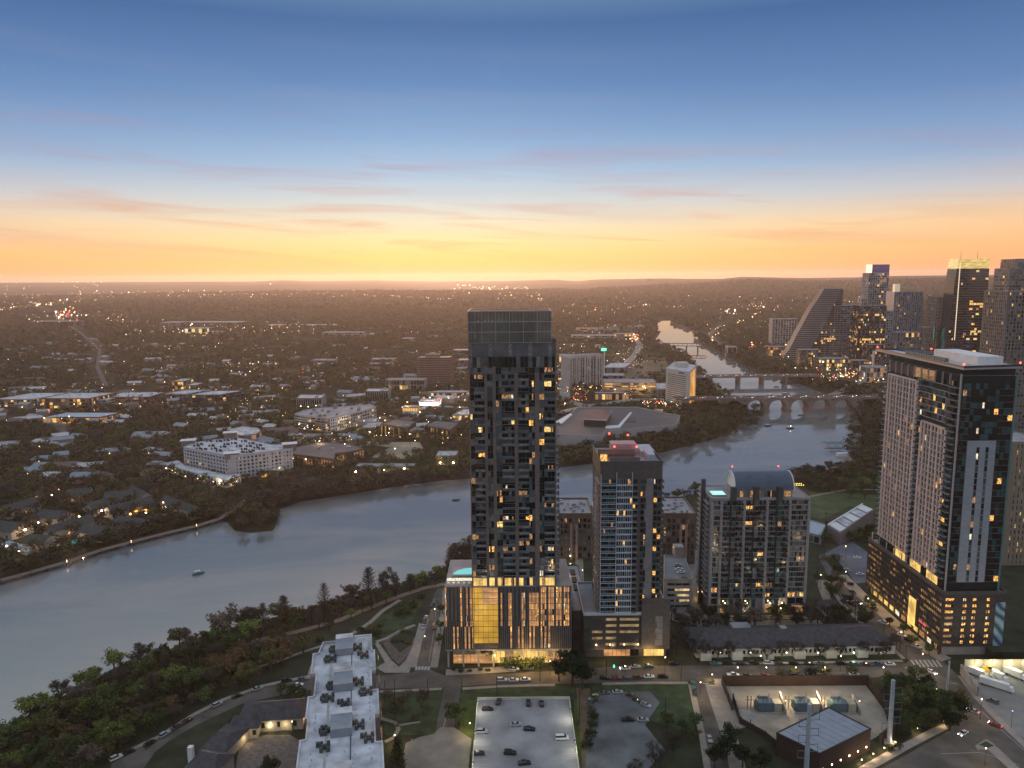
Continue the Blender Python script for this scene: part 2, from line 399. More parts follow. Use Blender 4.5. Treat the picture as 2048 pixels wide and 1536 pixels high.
# ---------------------------------------------------------------- terrain, water, air
CR = [(-40, 566), (-34, 565), (-22, 563), (-19, 563), (-16.7, 560), (-15, 562), (-10, 560.5), (-6, 563), (-1, 562), (3.3, 559), (5, 562), (6.5, 558.5), (10, 557), (11.7, 556.5), (13, 557.5), (15.5, 557.5),
      (17, 553.5), (21, 556), (24.5, 554.5), (27, 551.5), (31, 550.5), (36, 548), (60, 548)]
def crest(a):
    a = math.degrees(a)
    for i in range(len(CR) - 1):
        if CR[i][0] <= a <= CR[i + 1][0]: k = (a - CR[i][0]) / (CR[i + 1][0] - CR[i][0]); return CR[i][1] + k * (CR[i + 1][1] - CR[i][1])
    return 560
def terr(r, a):
    rc = 20500 - 9500 * min(1, max(0, (math.degrees(a) + 6) / 22))
    hy = 768 - FPX * math.tan(PITCH) - math.tan(ROLL) * FPX * math.tan(a)
    hc = CAMH - rc * (crest(a) - hy) / FPX * math.cos(a) * 1.0
    k = (r - 3200) / (rc - 3200)
    if k <= 0: return 0
    if k > 1: return hc - (r - rc) * .012
    x = r * math.sin(a); y = r * math.cos(a)
    n = math.sin(x / 900 + y / 2100) + .6 * math.sin(x / 430 - y / 700 + 2) + .5 * math.sin(y / 520 + x / 1500)
    return hc * (k * k * (3 - 2 * k)) * .93 + hc * .07 * k + n * 7 * math.sin(math.pi * k)
def ground_z(x, y): return terr(math.hypot(x, y), math.atan2(x, y))
def terrain():
    azs = [math.radians(a) for a in np.arange(-48, 48.01, .4)]
    azs = [rad(a) for a in (-180, -150, -120, -90, -65)] + azs + [rad(a) for a in (65, 90, 120, 150, 180)]
    rs = [1, 100, 400, 1000, 2000, 3000] + list(np.geomspace(3300, 23000, 64))
    v = []; f = []
    for r in rs:
        for a in azs: v.append((r * math.sin(a), r * math.cos(a), terr(r, a) if abs(a) < rad(49) else 0))
    n = len(azs)
    for i in range(len(rs) - 1):
        for j in range(n - 1): f.append((i * n + j, i * n + j + 1, (i + 1) * n + j + 1, (i + 1) * n + j))
    me = bpy.data.meshes.new('ground'); me.from_pydata(v, [], f); me.update()
    o = bpy.data.objects.new('ground', me); C.objects.link(o); o['kind'] = 'structure'
    m = bpy.data.materials.new('ground'); m.use_nodes = True; t = m.node_tree; b = t.nodes['Principled BSDF']; b.inputs['Roughness'].default_value = .95; b.inputs['Specular IOR Level'].default_value = .1
    g = t.nodes.new('ShaderNodeNewGeometry')
    def nz(sc, det): n = t.nodes.new('ShaderNodeTexNoise'); n.inputs['Scale'].default_value = sc; n.inputs['Detail'].default_value = det; t.links.new(g.outputs['Position'], n.inputs['Vector']); return n.outputs[0]
    def rp(f, st):
        n = t.nodes.new('ShaderNodeValToRGB'); e = n.color_ramp; e.elements[0].position = st[0][0]; e.elements[0].color = (*st[0][1], 1); e.elements[1].position = st[-1][0]; e.elements[1].color = (*st[-1][1], 1)
        for p, c in st[1:-1]: q = e.elements.new(p); q.color = (*c, 1)
        t.links.new(f, n.inputs[0]); return n.outputs[0]
    a = rp(nz(.02, 10), [(.35, (.018, .020, .010)), (.5, (.032, .030, .016)), (.62, (.065, .052, .034)), (.72, (.12, .10, .08))])
    c = rp(nz(.0016, 6), [(.4, (.75, .75, .75)), (.6, (1.25, 1.2, 1.15))])
    mx = t.nodes.new('ShaderNodeMix'); mx.data_type = 'RGBA'; mx.blend_type = 'MULTIPLY'; mx.inputs[0].default_value = 1; t.links.new(a, mx.inputs[6]); t.links.new(c, mx.inputs[7])
    t.links.new(mx.outputs[2], b.inputs['Base Color']); me.materials.append(m)
terrain()

WATER_PX = [(-60, 1510), (0, 1482), (60, 1425), (150, 1380), (230, 1335), (330, 1302), (400, 1275), (480, 1250), (560, 1232), (640, 1210), (700, 1195), (780, 1172), (860, 1150), (900, 1128), (945, 1095),
            (1115, 1030), (1185, 1010), (1325, 1000), (1400, 985), (1500, 960), (1600, 948), (1690, 935), (1712, 905), (1722, 870), (1722, 835), (1730, 815), (1745, 803), (1700, 793), (1650, 788), (1622, 778), (1600, 768), (1560, 757), (1510, 745), (1480, 728), (1462, 715), (1440, 706),
            (1415, 694), (1403, 684), (1395, 672), (1385, 659), (1352, 653), (1341, 645), (1346, 637), (1330, 635), (1311, 640), (1311, 684), (1340, 697), (1362, 705), (1385, 722), (1405, 745), (1425, 770), (1440, 785), (1455, 792), (1470, 803),
            (1487, 822), (1486, 842), (1470, 860), (1430, 878), (1370, 893), (1325, 905), (1260, 916), (1185, 927), (1115, 936), (1000, 948), (940, 957), (880, 962), (800, 972), (740, 982), (690, 990), (640, 998),
            (600, 1004), (560, 1018), (555, 1045), (545, 1062), (500, 1066), (470, 1062), (455, 1046), (440, 1040), (380, 1055), (300, 1076), (200, 1103), (120, 1127), (50, 1150), (0, 1163), (-60, 1180)]
def water():
    q = PP(WATER_PX); b = MB(); b.face([(x, y, .06) for x, y in ccw(q)])
    o = b.build('water', bpy.data.materials.new('water'), kind='structure'); m = o.data.materials[0]; m.use_nodes = True; t = m.node_tree; N = t.nodes; L = t.links
    for n in list(N): N.remove(n)
    out = N.new('ShaderNodeOutputMaterial'); gl = N.new('ShaderNodeBsdfGlossy'); df = N.new('ShaderNodeBsdfDiffuse'); mx = N.new('ShaderNodeMixShader'); fr = N.new('ShaderNodeFresnel'); fr.inputs[0].default_value = 5.0
    gl.inputs['Roughness'].default_value = .13; gl.inputs['Color'].default_value = (1, .86, .74, 1); df.inputs['Color'].default_value = (.10, .13, .14, 1)
    g = N.new('ShaderNodeNewGeometry'); mp = N.new('ShaderNodeMapping'); mp.inputs['Scale'].default_value = (.5, 1.2, 1); L.new(g.outputs['Position'], mp.inputs[0])
    n1 = N.new('ShaderNodeTexNoise'); n1.inputs['Scale'].default_value = 1.1; n1.inputs['Detail'].default_value = 4; L.new(mp.outputs[0], n1.inputs[0])
    n2 = N.new('ShaderNodeTexNoise'); n2.inputs['Scale'].default_value = .012; n2.inputs['Detail'].default_value = 5; n2.inputs['Distortion'].default_value = 1; L.new(mp.outputs[0], n2.inputs[0])
    bp = N.new('ShaderNodeBump'); bp.inputs['Strength'].default_value = .12; bp.inputs['Distance'].default_value = .014; L.new(n1.outputs[0], bp.inputs['Height'])
    r = N.new('ShaderNodeMapRange'); r.inputs[1].default_value = .4; r.inputs[2].default_value = .62; r.inputs[3].default_value = .07; r.inputs[4].default_value = .13; L.new(n2.outputs[0], r.inputs[0])
    sp = N.new('ShaderNodeSeparateXYZ'); L.new(g.outputs['Position'], sp.inputs[0]); yr = N.new('ShaderNodeMapRange'); yr.inputs[1].default_value = 500; yr.inputs[2].default_value = 1300; yr.inputs[3].default_value = 1.0; yr.inputs[4].default_value = .12; L.new(sp.outputs[1], yr.inputs[0])
    mu = N.new('ShaderNodeMath'); mu.operation = 'MULTIPLY'; L.new(r.outputs[0], mu.inputs[0]); L.new(yr.outputs[0], mu.inputs[1]); L.new(mu.outputs[0], gl.inputs['Roughness']); L.new(yr.outputs[0], bp.inputs['Strength'])
    L.new(bp.outputs[0], gl.inputs['Normal']); L.new(fr.outputs[0], mx.inputs[0]); L.new(df.outputs[0], mx.inputs[1]); L.new(gl.outputs[0], mx.inputs[2]); L.new(mx.outputs[0], out.inputs[0])
    g2 = N.new('ShaderNodeBsdfGlossy'); g2.inputs['Roughness'].default_value = .45; g2.inputs['Color'].default_value = (1.0, .80, .70, 1); L.new(bp.outputs[0], g2.inputs['Normal'])
    ma = N.new('ShaderNodeMixShader'); r3 = N.new('ShaderNodeMapRange'); r3.inputs[1].default_value = .40; r3.inputs[2].default_value = .62; r3.inputs[3].default_value = .14; r3.inputs[4].default_value = .5; L.new(n2.outputs[0], r3.inputs[0]); m3 = N.new('ShaderNodeMath'); m3.operation = 'MULTIPLY'; L.new(r3.outputs[0], m3.inputs[0]); L.new(yr.outputs[0], m3.inputs[1]); L.new(m3.outputs[0], ma.inputs[0]); L.new(gl.outputs[0], ma.inputs[1]); L.new(g2.outputs[0], ma.inputs[2]); L.new(ma.outputs[0], mx.inputs[2])
    return q
WQ = water()
def haze():
    b = MB(); b.box(-23500, 23500, -3000, 23500, -140, 262); o = b.build('haze', bpy.data.materials.new('haze'), kind='stuff', label='warm dusk haze over the far city and hills')
    m = o.data.materials[0]; m.use_nodes = True; t = m.node_tree
    for n in list(t.nodes): t.nodes.remove(n)
    out = t.nodes.new('ShaderNodeOutputMaterial'); v = t.nodes.new('ShaderNodeVolumePrincipled'); v.inputs['Density'].default_value = 3.8e-5; v.inputs['Anisotropy'].default_value = .5
    v.inputs['Color'].default_value = (1, .90, .86, 1); t.links.new(v.outputs[0], out.inputs['Volume'])
haze()
# ---------------------------------------------------------------- the five near towers
def point(parent, loc, power, col=(1, .72, .4), r=.3, name='lamp_light', spot=None):
    l = bpy.data.lights.new(name, 'SPOT' if spot else 'POINT'); l.energy = power; l.color = col; l.shadow_soft_size = r
    if spot: l.spot_size = rad(spot); l.spot_blend = .6
    o = bpy.data.objects.new(name, l); C.objects.link(o); o.location = Vector(loc) - (Vector(parent.location) if parent else Vector((0, 0, 0)))
    if parent: o.parent = parent
    return o
brown = mat('brown_metal', (.15, .125, .115), .5, .15, .4)
fin_g = mat('grey_fin_metal', (.20, .185, .19), .5, .12, .5)
crown = mat('crown_glass', (.10, .115, .105), .12, .4, .12, ior=2.8)
frame_d = mat('dark_frame', (.075, .072, .074), .5, .2, .5)
slabc = mat('slab_edge', (.30, .30, .31), .7, .1, .6)
def tower_quincy():
    b = Bld('glass_tower', 'tallest dark glass tower in the middle, above a podium glowing amber', 'tower', loc=(0, 340, 0))
    Y = 327.0; X0, X1 = -19.0, 19.4; Zp = 39.6
    poly = [(X0, Y), (X1, Y), (X1, Y + 30), (X0, Y + 30)]
    EX = [(-31.8, 326), (27, 326), (27, 362), (-31.8, 362)]; excl(EX)
    b.poly = poly
    b.base(poly, Zp, 153, frame_d, roofd)
    cp = [(X0, Y - .3), (17.2, Y - .3), (17.2, Y + 27), (X0, Y + 27)]
    wi = b.mi(crown); fi = b.mi(frame_d)
    # open-topped crown screen of tall glass
    A = Vector(cp[0]); W = 36.2
    c = MB()
    for z0, z1 in ((151.6, 156), (156.2, 160.4), (160.6, 165)):
        for i in range(24): c.ob(A, (1, 0), i * W / 24 + .06, (i + 1) * W / 24 - .06, -.1, .15, z0, z1)
        for i in range(18): c.ob((cp[3][0], cp[3][1] - i * 1.5 - 0), (0, -1), .06, 1.44, -.1, .15, z0, z1)
        for i in range(18): c.ob((cp[1][0], cp[1][1] + i * 1.5), (0, 1), .06, 1.44, -.1, .15, z0, z1)
    b.part('crown_screen', c, crown)
    f = MB()
    for z in (151.3, 156.0, 160.4): f.box(X0 - .1, 17.4, Y - .6, Y - .1, z, z + .25); 
    f.box(X0 - .2, 17.5, Y - .75, Y + .2, 165, 165.35); f.box(X0 - .2, X0 + .2, Y, Y + 27, 165, 165.35); f.box(17.1, 17.5, Y, Y + 27, 165, 165.35); f.box(X0, 17.2, Y + 26.8, Y + 27.3, 165, 165.3)
    for i in range(0, 25, 4): f.box(X0 + i * W / 24 - .09, X0 + i * W / 24 + .09, Y - .62, Y - .3, 151.6, 165)
    b.part('crown_screen/crown_frame', f, slabc)
    b.wall.box(-16, 12, Y + 8, Y + 22, 153, 160, fi)
    # pale blind band and dark band under the crown
    u = (1, 0); A = (X0, Y)
    for i in range(22):
        w = (X1 - X0) / 22
        b.pane(A, u, i * w + .1, (i + 1) * w - .1, 145.6, 151.0, .08, gl_b if i % 5 else gl_c)
        if i not in (3, 4): b.pane(A, u, i * w + .1, (i + 1) * w - .1, 140.6, 145.2, .08, gl_d if 4 < i < 12 else random.choice([gl_d, gl_c, gl_b]))
    # piers
    pi = b.mi(brown)
    for x0, x1, zt in ((-12.2, -11.0, 141), (-8.6, -7.2, 141), (1.0, 2.6, 138), (10.0, 12.0, 138), (X0, X0 + .5, 151), (X1 - .5, X1, 151)):
        b.wall.ob(A, u, x0 - X0, x1 - X0, -.01, .9, Zp, zt, pi)
    nf = 33; fh = (140.4 - Zp - 4.6) / nf
    b.wall.ob(A, u, 0, X1 - X0, -.01, .5, Zp + 4.3, Zp + 4.6, b.mi(slabc))
    bays = [(-18.6, -16.7, 0), (-16.7, -12.2, 1), (-11.0, -8.6, 0), (-7.2, -4.6, 0), (-4.6, 1.0, 1), (2.6, 7.4, 1), (7.4, 10.0, 0), (12.0, 14.2, 0), (14.2, 18.9, 1)]
    si = b.mi(slabc)
    for j in range(nf):
        z = Zp + 4.6 + j * fh
        for k, (x0, x1, bal) in enumerate(bays):
            n = max(1, round((x1 - x0) / 1.45)); lit_bay = RN() < .10; gm = random.choice([gl_d, gl_b, gl_c, gl_d] if not bal else [gl_d, gl_d, gl_b]); lm = random.choice([w_w, w_d, w_d, w_y])
            for q in range(n):
                a = x0 + (x1 - x0) * q / n; e = x0 + (x1 - x0) * (q + 1) / n
                m = lm if (lit_bay and RN() < .75) or RN() < .02 else (gm if RN() < .72 else random.choice([gl_d, gl_b, gl_c, gl_t]))
                b.pane(A, u, a - X0 + .07, e - X0 - .07, z + .28, z + fh - .05, -.02 if bal else .12, m)
            b.wall.ob(A, u, x0 - X0, x1 - X0, -.01, .22, z, z + .24, fi)
            skip = (j + k) % 7 == 3
            if bal and not skip:
                b.wall.ob(A, u, x0 - X0 + .1, x1 - X0 - .1, .2, 1.5, z - .02, z + .2, fi)
                r = MB(); r.ob(A, u, x0 - X0 + .1, x1 - X0 - .1, 1.42, 1.5, z + .2, z + 1.12); r.ob(A, u, x0 - X0 + .08, x1 - X0 - .08, 1.38, 1.54, z + 1.12, z + 1.2, 1)
                b.part('balcony_railing', r, [random.choice([gl_d, gl_b, gl_b, gl_c]), slabc])
        # side balconies on the right
        if j % 2 == 0 or j < 20:
            b.wall.ob((X1, Y + 1), (0, 1), 0, 6, -.01, 1.6, z - .02, z + .2, si)
            r = MB(); r.ob((X1, Y + 1), (0, 1), 0, 6, 1.5, 1.58, z + .2, z + 1.15); b.part('balcony_railing', r, gl_b)
    for i in range(26):   # lit restaurant / amenity level
        x = X0 + .6 + i * (X1 - X0 - 1.2) / 26
        m = w_s if i < 9 or i in (10, 11, 13, 14, 15, 18, 21) or i > 22 else random.choice([gl_b, w_d, gl_d])
        b.pane(A, u, x - X0 + .05, x - X0 + 1.4, Zp + .3, Zp + 4.2, .1, m)
    # podium of parking floors behind a screen of fins
    PX0, PX1, PY = -31.6, 26.4, 326.0
    pod = [(PX0, PY + .6), (PX1, PY + .6), (PX1, PY + 34), (PX0, PY + 34)]
    b.wall.prism(pod, 9, Zp, fi, b.mi(roofg))
    A = (PX0, PY + .6); W = PX1 - PX0; npz = 11; ph = (Zp - 9.6) / npz
    n = 66; cols = []
    k = 0
    while k < n:
        ln = random.choice([1, 1, 1, 2, 2]); on = RN() < .58; cols += [on] * ln; k += ln
    gold0, gold1 = 12.9, 24.4
    wor = litmat('garage_amber', (1, .47, .17), .55, .12, .45, 1.3, (1, 1, 3)); wg = litmat('gold_screen', (1, .54, .05), .6, .1, .6, 1.2, (1, 1, 1))
    for j in range(npz):
        z = 9.4 + j * ph
        for i in range(n):
            a = i * W / n; e = (i + 1) * W / n; c = (a + e) / 2
            if gold0 < c < gold1:
                continue
            on = cols[i] if j > 3 else cols[(i + 7) % n] and i % 2 == 0
            if j == npz - 1 and c > 24: on = False
            if c > 43 and j > 3: on = i % 4 != 1 and RN() < .95
            b.pane(A, u, a + .1, e - .1, z + .16, z + ph - .1, .04, (wor if RN() < .8 else w_w) if on else frame_d)
    for j in range(npz - 1):
        z = 9.4 + (j + 1) * ph
        for i in range(5):
            a = gold0 + (gold1 - gold0) * i / 5; e = gold0 + (gold1 - gold0) * (i + 1) / 5
            b.pane(A, u, a + .06, e - .06, z + .12, z + ph - .12, .04, wg if (j < 7 or i < 2) else wor)
    for i in range(n + 1):
        c = i * W / n
        if gold0 + .3 < c < gold1 - .3: continue
        zz = 9 + (RN() * 1.2 if i % 3 else 0)
        f = MB(); f.ob(A, u, c - .11, c + .11, .1, .75, zz, 23.0); f.ob(A, u, c - .11 + (.35 if i % 2 else 0), c + .11 + (.35 if i % 2 else 0), .1, .75, 23.3, Zp + .5)
        b.part('screen_fin', f, fin_g)
    b.wall.ob(A, u, 0, W, -.01, .3, 8.6, 9.2, si); b.wall.ob(A, u, 0, W, -.01, .35, Zp, Zp + .5, si)
    for s in (gold0 - .3, gold1): b.wall.ob(A, u, s, s + .35, -.01, .9, 9, Zp + .2, fi)
    # ground floor: glazed lobby set back under the podium
    b.wall.box(PX0 + 3, PX1 - 2, PY + 4.5, PY + 33, 0, 9, b.mi(conc)); A2 = (PX0 + 3, PY + 4.5)
    for i in range(26):
        on = 8 < i < 22 and i not in (12, 13); m = w_s if on else (w_d if i > 17 else wor)
        b.pane(A2, u, i * 2.02 + .08, i * 2.02 + 1.92, .4, 6.2 if on else 4.5, .05, m)
    for x in np.linspace(PX0 + 1, PX1 - 1, 9): b.wall.box(x - .4, x + .4, PY + 1.2, PY + 2, 0, 9, b.mi(conc))
    # pool terrace at the left end of the podium roof
    t = MB(); t.box(PX0 + .3, X0 - .3, PY + 1.5, PY + 7, Zp + .05, Zp + .25); b.part('terrace_deck', t, conc)
    t = MB(); t.box(PX0 + 2.2, X0 - .4, PY + 12, PY + 22, Zp + .3, Zp + .9); b.part('pool_surround', t, slabc)
    t = MB(); pts = [(PX0 + 3 + 9 * (1 - math.cos(a)), PY + 13 + 8 * math.sin(a)) for a in np.linspace(0, math.pi / 2, 8)] + [(X0 - .8, PY + 21), (X0 - .8, PY + 13)]
    t.prism(pts, Zp + .9, Zp + .96); b.part('pool_surround/pool', t, mat('lit_pool', (.1, .5, .5), .1, 0, em=(.25, .75, .72), es=.55))
    t = MB(); t.ob((PX0 + .5, PY + 7.5), u, 0, 12, -3, 0, Zp - 3.2, Zp + .2); b.part('terrace_bar', t, w_l)
    for x in np.linspace(PX0 + 1.5, X0 - 1.5, 5): t = MB(); t.rbox(x, PY + 4, Zp + .25, Zp + .7, 1, 1.8, .2); b.part('lounge_chair', t, white)
    r = b.done()
    point(r, (6, 322, 6), 2600, (1, .62, .2), 1.5, 'lobby_light'); point(r, (-12, 323, 5), 1500, (1, .62, .2), 1.5, 'lobby_light'); point(r, (18, 322, 5), 1500, (1, .6, .2), 1.5, 'lobby_light')
    point(r, (-27, 330, 43), 160, (1, .8, .5), .5, 'terrace_light')
tower_quincy()

def tower_rainey():
    b = Bld('slender_tower', 'slender black tower with a white framed teal window grid and zigzag pale panels', 'tower', loc=(54, 350, 0))
    Y = 334.0; X0, X1, Z0, Z1 = 40.2, 68.6, 22.5, 95.0
    body = [(X0, Y), (X1, Y), (X1, Y + 33), (X0, Y + 33)]
    b.base(body, Z0 - .5, Z1, frame_d, roofg, 1.2); fi = b.mi(frame_d); wi = b.mi(mat('pale_frame', (.40, .45, .52), .6, .05, 1)); gi = b.mi(slabc)
    A = (X0, Y); u = (1, 0); nf = 22; fh = (Z1 - 7 - Z0 - 1) / nf; zb = Z0 + 1
    teal = [gl_t, gl_t, gl_d, gl_d, gl_b]
    for j in range(nf):
        z = zb + j * fh
        for k in range(6):   # left balconies, teal glass
            a = .4 + k * 6.8 / 6
            b.pane(A, u, a + .08, a + 6.8 / 6 - .08, z + .15, z + fh - .5, .05, w_d if RN() < .04 else random.choice(teal))
        b.wall.ob(A, u, .3, 7.2, -.01, 1.5, z - .12, z + .12, wi)
        r = MB(); r.ob(A, u, .3, 7.2, 1.36, 1.42, z + .15, z + 1.0)
        for q in range(7): r.ob(A, u, .3 + q * 1.13, .42 + q * 1.13, 1.42, 1.5, z + .12, z + 1.05, 1)
        r.ob(A, u, .3, 7.2, 1.34, 1.5, z + 1.0, z + 1.1, 1)
        b.part('balcony_railing', r, [gl_t, MT['pale_frame']])
        for k in range(7):   # boxed middle bay with a white grid
            a = 7.5 + k * 7.0 / 7
            b.pane(A, u, a + .1, a + .9, z + .35, z + fh - .35, .5, w_w if RN() < .05 else random.choice(teal))
        b.wall.ob(A, u, 7.35, 14.65, -.01, .95, z - .32, z + .32, wi)
        b.wall.ob(A, u, 14.8, 17.1, -.01, 1.3, z - .1, z + .12, gi); r = MB(); r.ob(A, u, 14.8, 17.1, 1.2, 1.28, z + .1, z + 1.05); b.part('balcony_railing', r, gl_b)
        b.pane(A, u, 15, 17, z + .2, z + fh - .5, .05, w_w if RN() < .12 else gl_d)
        for k in range(4):   # black bays
            a = 18.6 + k * 1.55 if k < 2 else 24.6 + (k - 2) * 1.8
            b.pane(A, u, a, a + 1.4, z + .5, z + fh - .5, .05, w_w if RN() < .17 else random.choice([gl_d, gl_d, gl_d, gl_t]))
        o = [0, 1, 1, 0, .6, 1.2, 1.2, .2][j % 8]
        p = MB(); p.ob(A, u, 21.0 + o * .7 - .7, 24.2, .02, .22, z + .06, z + fh - .06); b.part('pale_panel', p, mat('grey_panel', (.17, .17, .18), .7, .15, .3))
        for k in range(5):   # left flank
            B = (X0, Y + 33 - 3); ss = 1 + k * 5.6
            b.pane((X0, Y + 33), (0, -1), ss, ss + 2.2, z + .4, z + fh - .3, .04, w_d if RN() < .06 else random.choice([gl_d, gl_c]))
        b.wall.ob((X0, Y + 33), (0, -1), 20, 32, -.01, 1.4, z - .1, z + .12, gi)
        r = MB(); r.ob((X0, Y + 33), (0, -1), 20, 32, 1.3, 1.38, z + .12, z + 1.05); b.part('balcony_railing', r, gl_c)
        b.wall.ob((X1, Y + 3), (0, 1), 0, 7, -.01, 1.5, z - .1, z + .12, gi); r = MB(); r.ob((X1, Y + 3), (0, 1), 0, 7, 1.4, 1.48, z + .12, z + 1.0); b.part('balcony_railing', r, gl_b)
    for x in (.2, 7.4, 14.6): b.wall.ob(A, u, x - .12, x + .12, -.01, 1.0 if x > 1 else 1.4, zb, Z1 - 5.6 + (1.5 if x > 7 else .6), wi)
    for k in range(1, 7): b.wall.ob(A, u, 7.5 + k - .06, 7.5 + k + .06, .3, .9, zb, zb + nf * fh, wi)
    # roof: terrace, pergola, penthouse, plant
    for k in range(22): p = MB(); p.ob(A, u, .5 + k * .78, .66 + k * .78, -13, -4, Z1 + 3.3, Z1 + 3.5); b.part('pergola_slat', p, mat('pergola_wood', (.16, .12, .11), .8, .2, 1))
    p = MB(); p.box(X0 + 7, X0 + 19, Y + 16, Y + 24, Z1, Z1 + 5.5); b.part('penthouse', p, roofg)
    p = MB(); p.box(X0 + .5, X0 + 3.5, Y + 3.2, Y + 5.4, Z1 - .2, Z1 + 3.2); b.part('terrace_room', p, w_w)
    p = MB(); p.box(X0 + 22, X0 + 25.5, Y + 3, Y + 14, Z1, Z1 + 3.4); p.box(X0 + 21, X0 + 27.5, Y + 15, Y + 30, Z1, Z1 + 2.2); b.part('roof_duct', p, steel)
    p = MB(); p.box(X0 + .3, X0 + 18, Y + 13.2, Y + 14, Z1, Z1 + 3.6); b.part('roof_wall', p, brown); p = MB(); p.box(X0 + 4.5, X0 + 18.5, Y + 2.4, Y + 3, Z1 - .4, Z1 + 2.4); b.part('roof_wall', p, brown)
    for x, y, z in ((X0 + 7, Y + 24, 9), (X0 + 16, Y + 24, 8.2), (X0 + 8, Y + 13, 5), (X0 + 18.5, Y + 13, 4.8)):
        p = MB(); p.ball((x, y, Z1 + z), .5); b.part('red_beacon', p, e_red)
    # podium
    PX0, PX1 = 32.8, 73.5; PY = 333.4; p2 = [(PX0, PY), (PX1, PY), (PX1, PY + 36), (PX0, PY + 36)]; excl(p2)
    b.wall.prism(p2, 5, Z0, b.mi(mat('louvre_grey', (.085, .08, .08), .7, .2, .4)), b.mi(roofg)); b.wall.prism([(PX0 + 1, PY + 2.5), (PX1 - 1, PY + 2.5), (PX1 - 1, PY + 30), (PX0 + 1, PY + 30)], 0, 5, fi)
    b.parapet(p2, Z0, 1.1, MT['pale_frame'], .2)
    wor_ = MT['garage_amber']; lv = litmat('garage_slot', (1, .66, .30), .38, .3, .4, 1.3)
    A = (PX0, PY)
    for j in range(5):
        z = 6.2 + j * 3.1
        for s0, s1, p in ((4, 9, .6), (10.5, 15.5, 1), (17, 26, .8), (29, 33.5, 1 if j > 1 else 0)):
            if RN() < p: b.pane(A, u, s0, s1, z + .9, z + 2.1, .04, lv)
    for k in range(60): f = MB(); f.ob(A, u, .2 + k * .46, .3 + k * .46, .1, .28, 5.6, Z0 - .4); b.part('louvre', f, MT['louvre_grey'])
    b.wall.box(PX0 + 27.2, PX0 + 40.4, PY - 1.0, PY, 7.2, Z0 + 8, fi)
    for j in range(5): p = MB(); p.ob(A, u, 33.6 + (j % 2) * .6, 37, 1.02, 1.2, 7.6 + j * 2.9, 10.3 + j * 2.9); b.part('pale_panel', p, MT['grey_panel'])
    for k in range(8): b.pane((PX0 + 1, PY + 2.5), u, 9 + k * 2.1, 10.9 + k * 2.1, .5, 4.4, .05, wor_ if k < 6 else gl_d)
    for k in range(6): b.pane((PX0 + 1, PY + 2.5), u, 28 + k * 1.6, 29.5 + k * 1.6, .4, 4.4, .05, w_s)
    for k in range(4):
        p = MB(); p.ball((PX0 + 6 + k * 6.6, PY - .35, 7.6), .3); b.part('wall_lamp', p, e_warm)
    r = b.done()
    for x, y, z in ((X0 + 7, Y + 22, 9), (X0 + 17, Y + 23, 8.2), (X0 + 8, Y + 12, 5.5), (X0 + 18.5, Y + 12, 5.4)): point(r, (x, y, Z1 + z + 1), 260, (1, .06, .03), .3, 'beacon_light')
    for x in (PX0 + 6, PX0 + 14, PX0 + 25): point(r, (x, PY - 1.0, 7), 160, (1, .7, .4), .3, 'wall_light')
    point(r, (PX0 + 31, PY - 3, 4), 1700, (1, .6, .22), .8, 'entrance_light'); point(r, (PX0 + 9, PY - 3, 4), 500, (1, .66, .35), .8, 'garage_light')
tower_rainey()

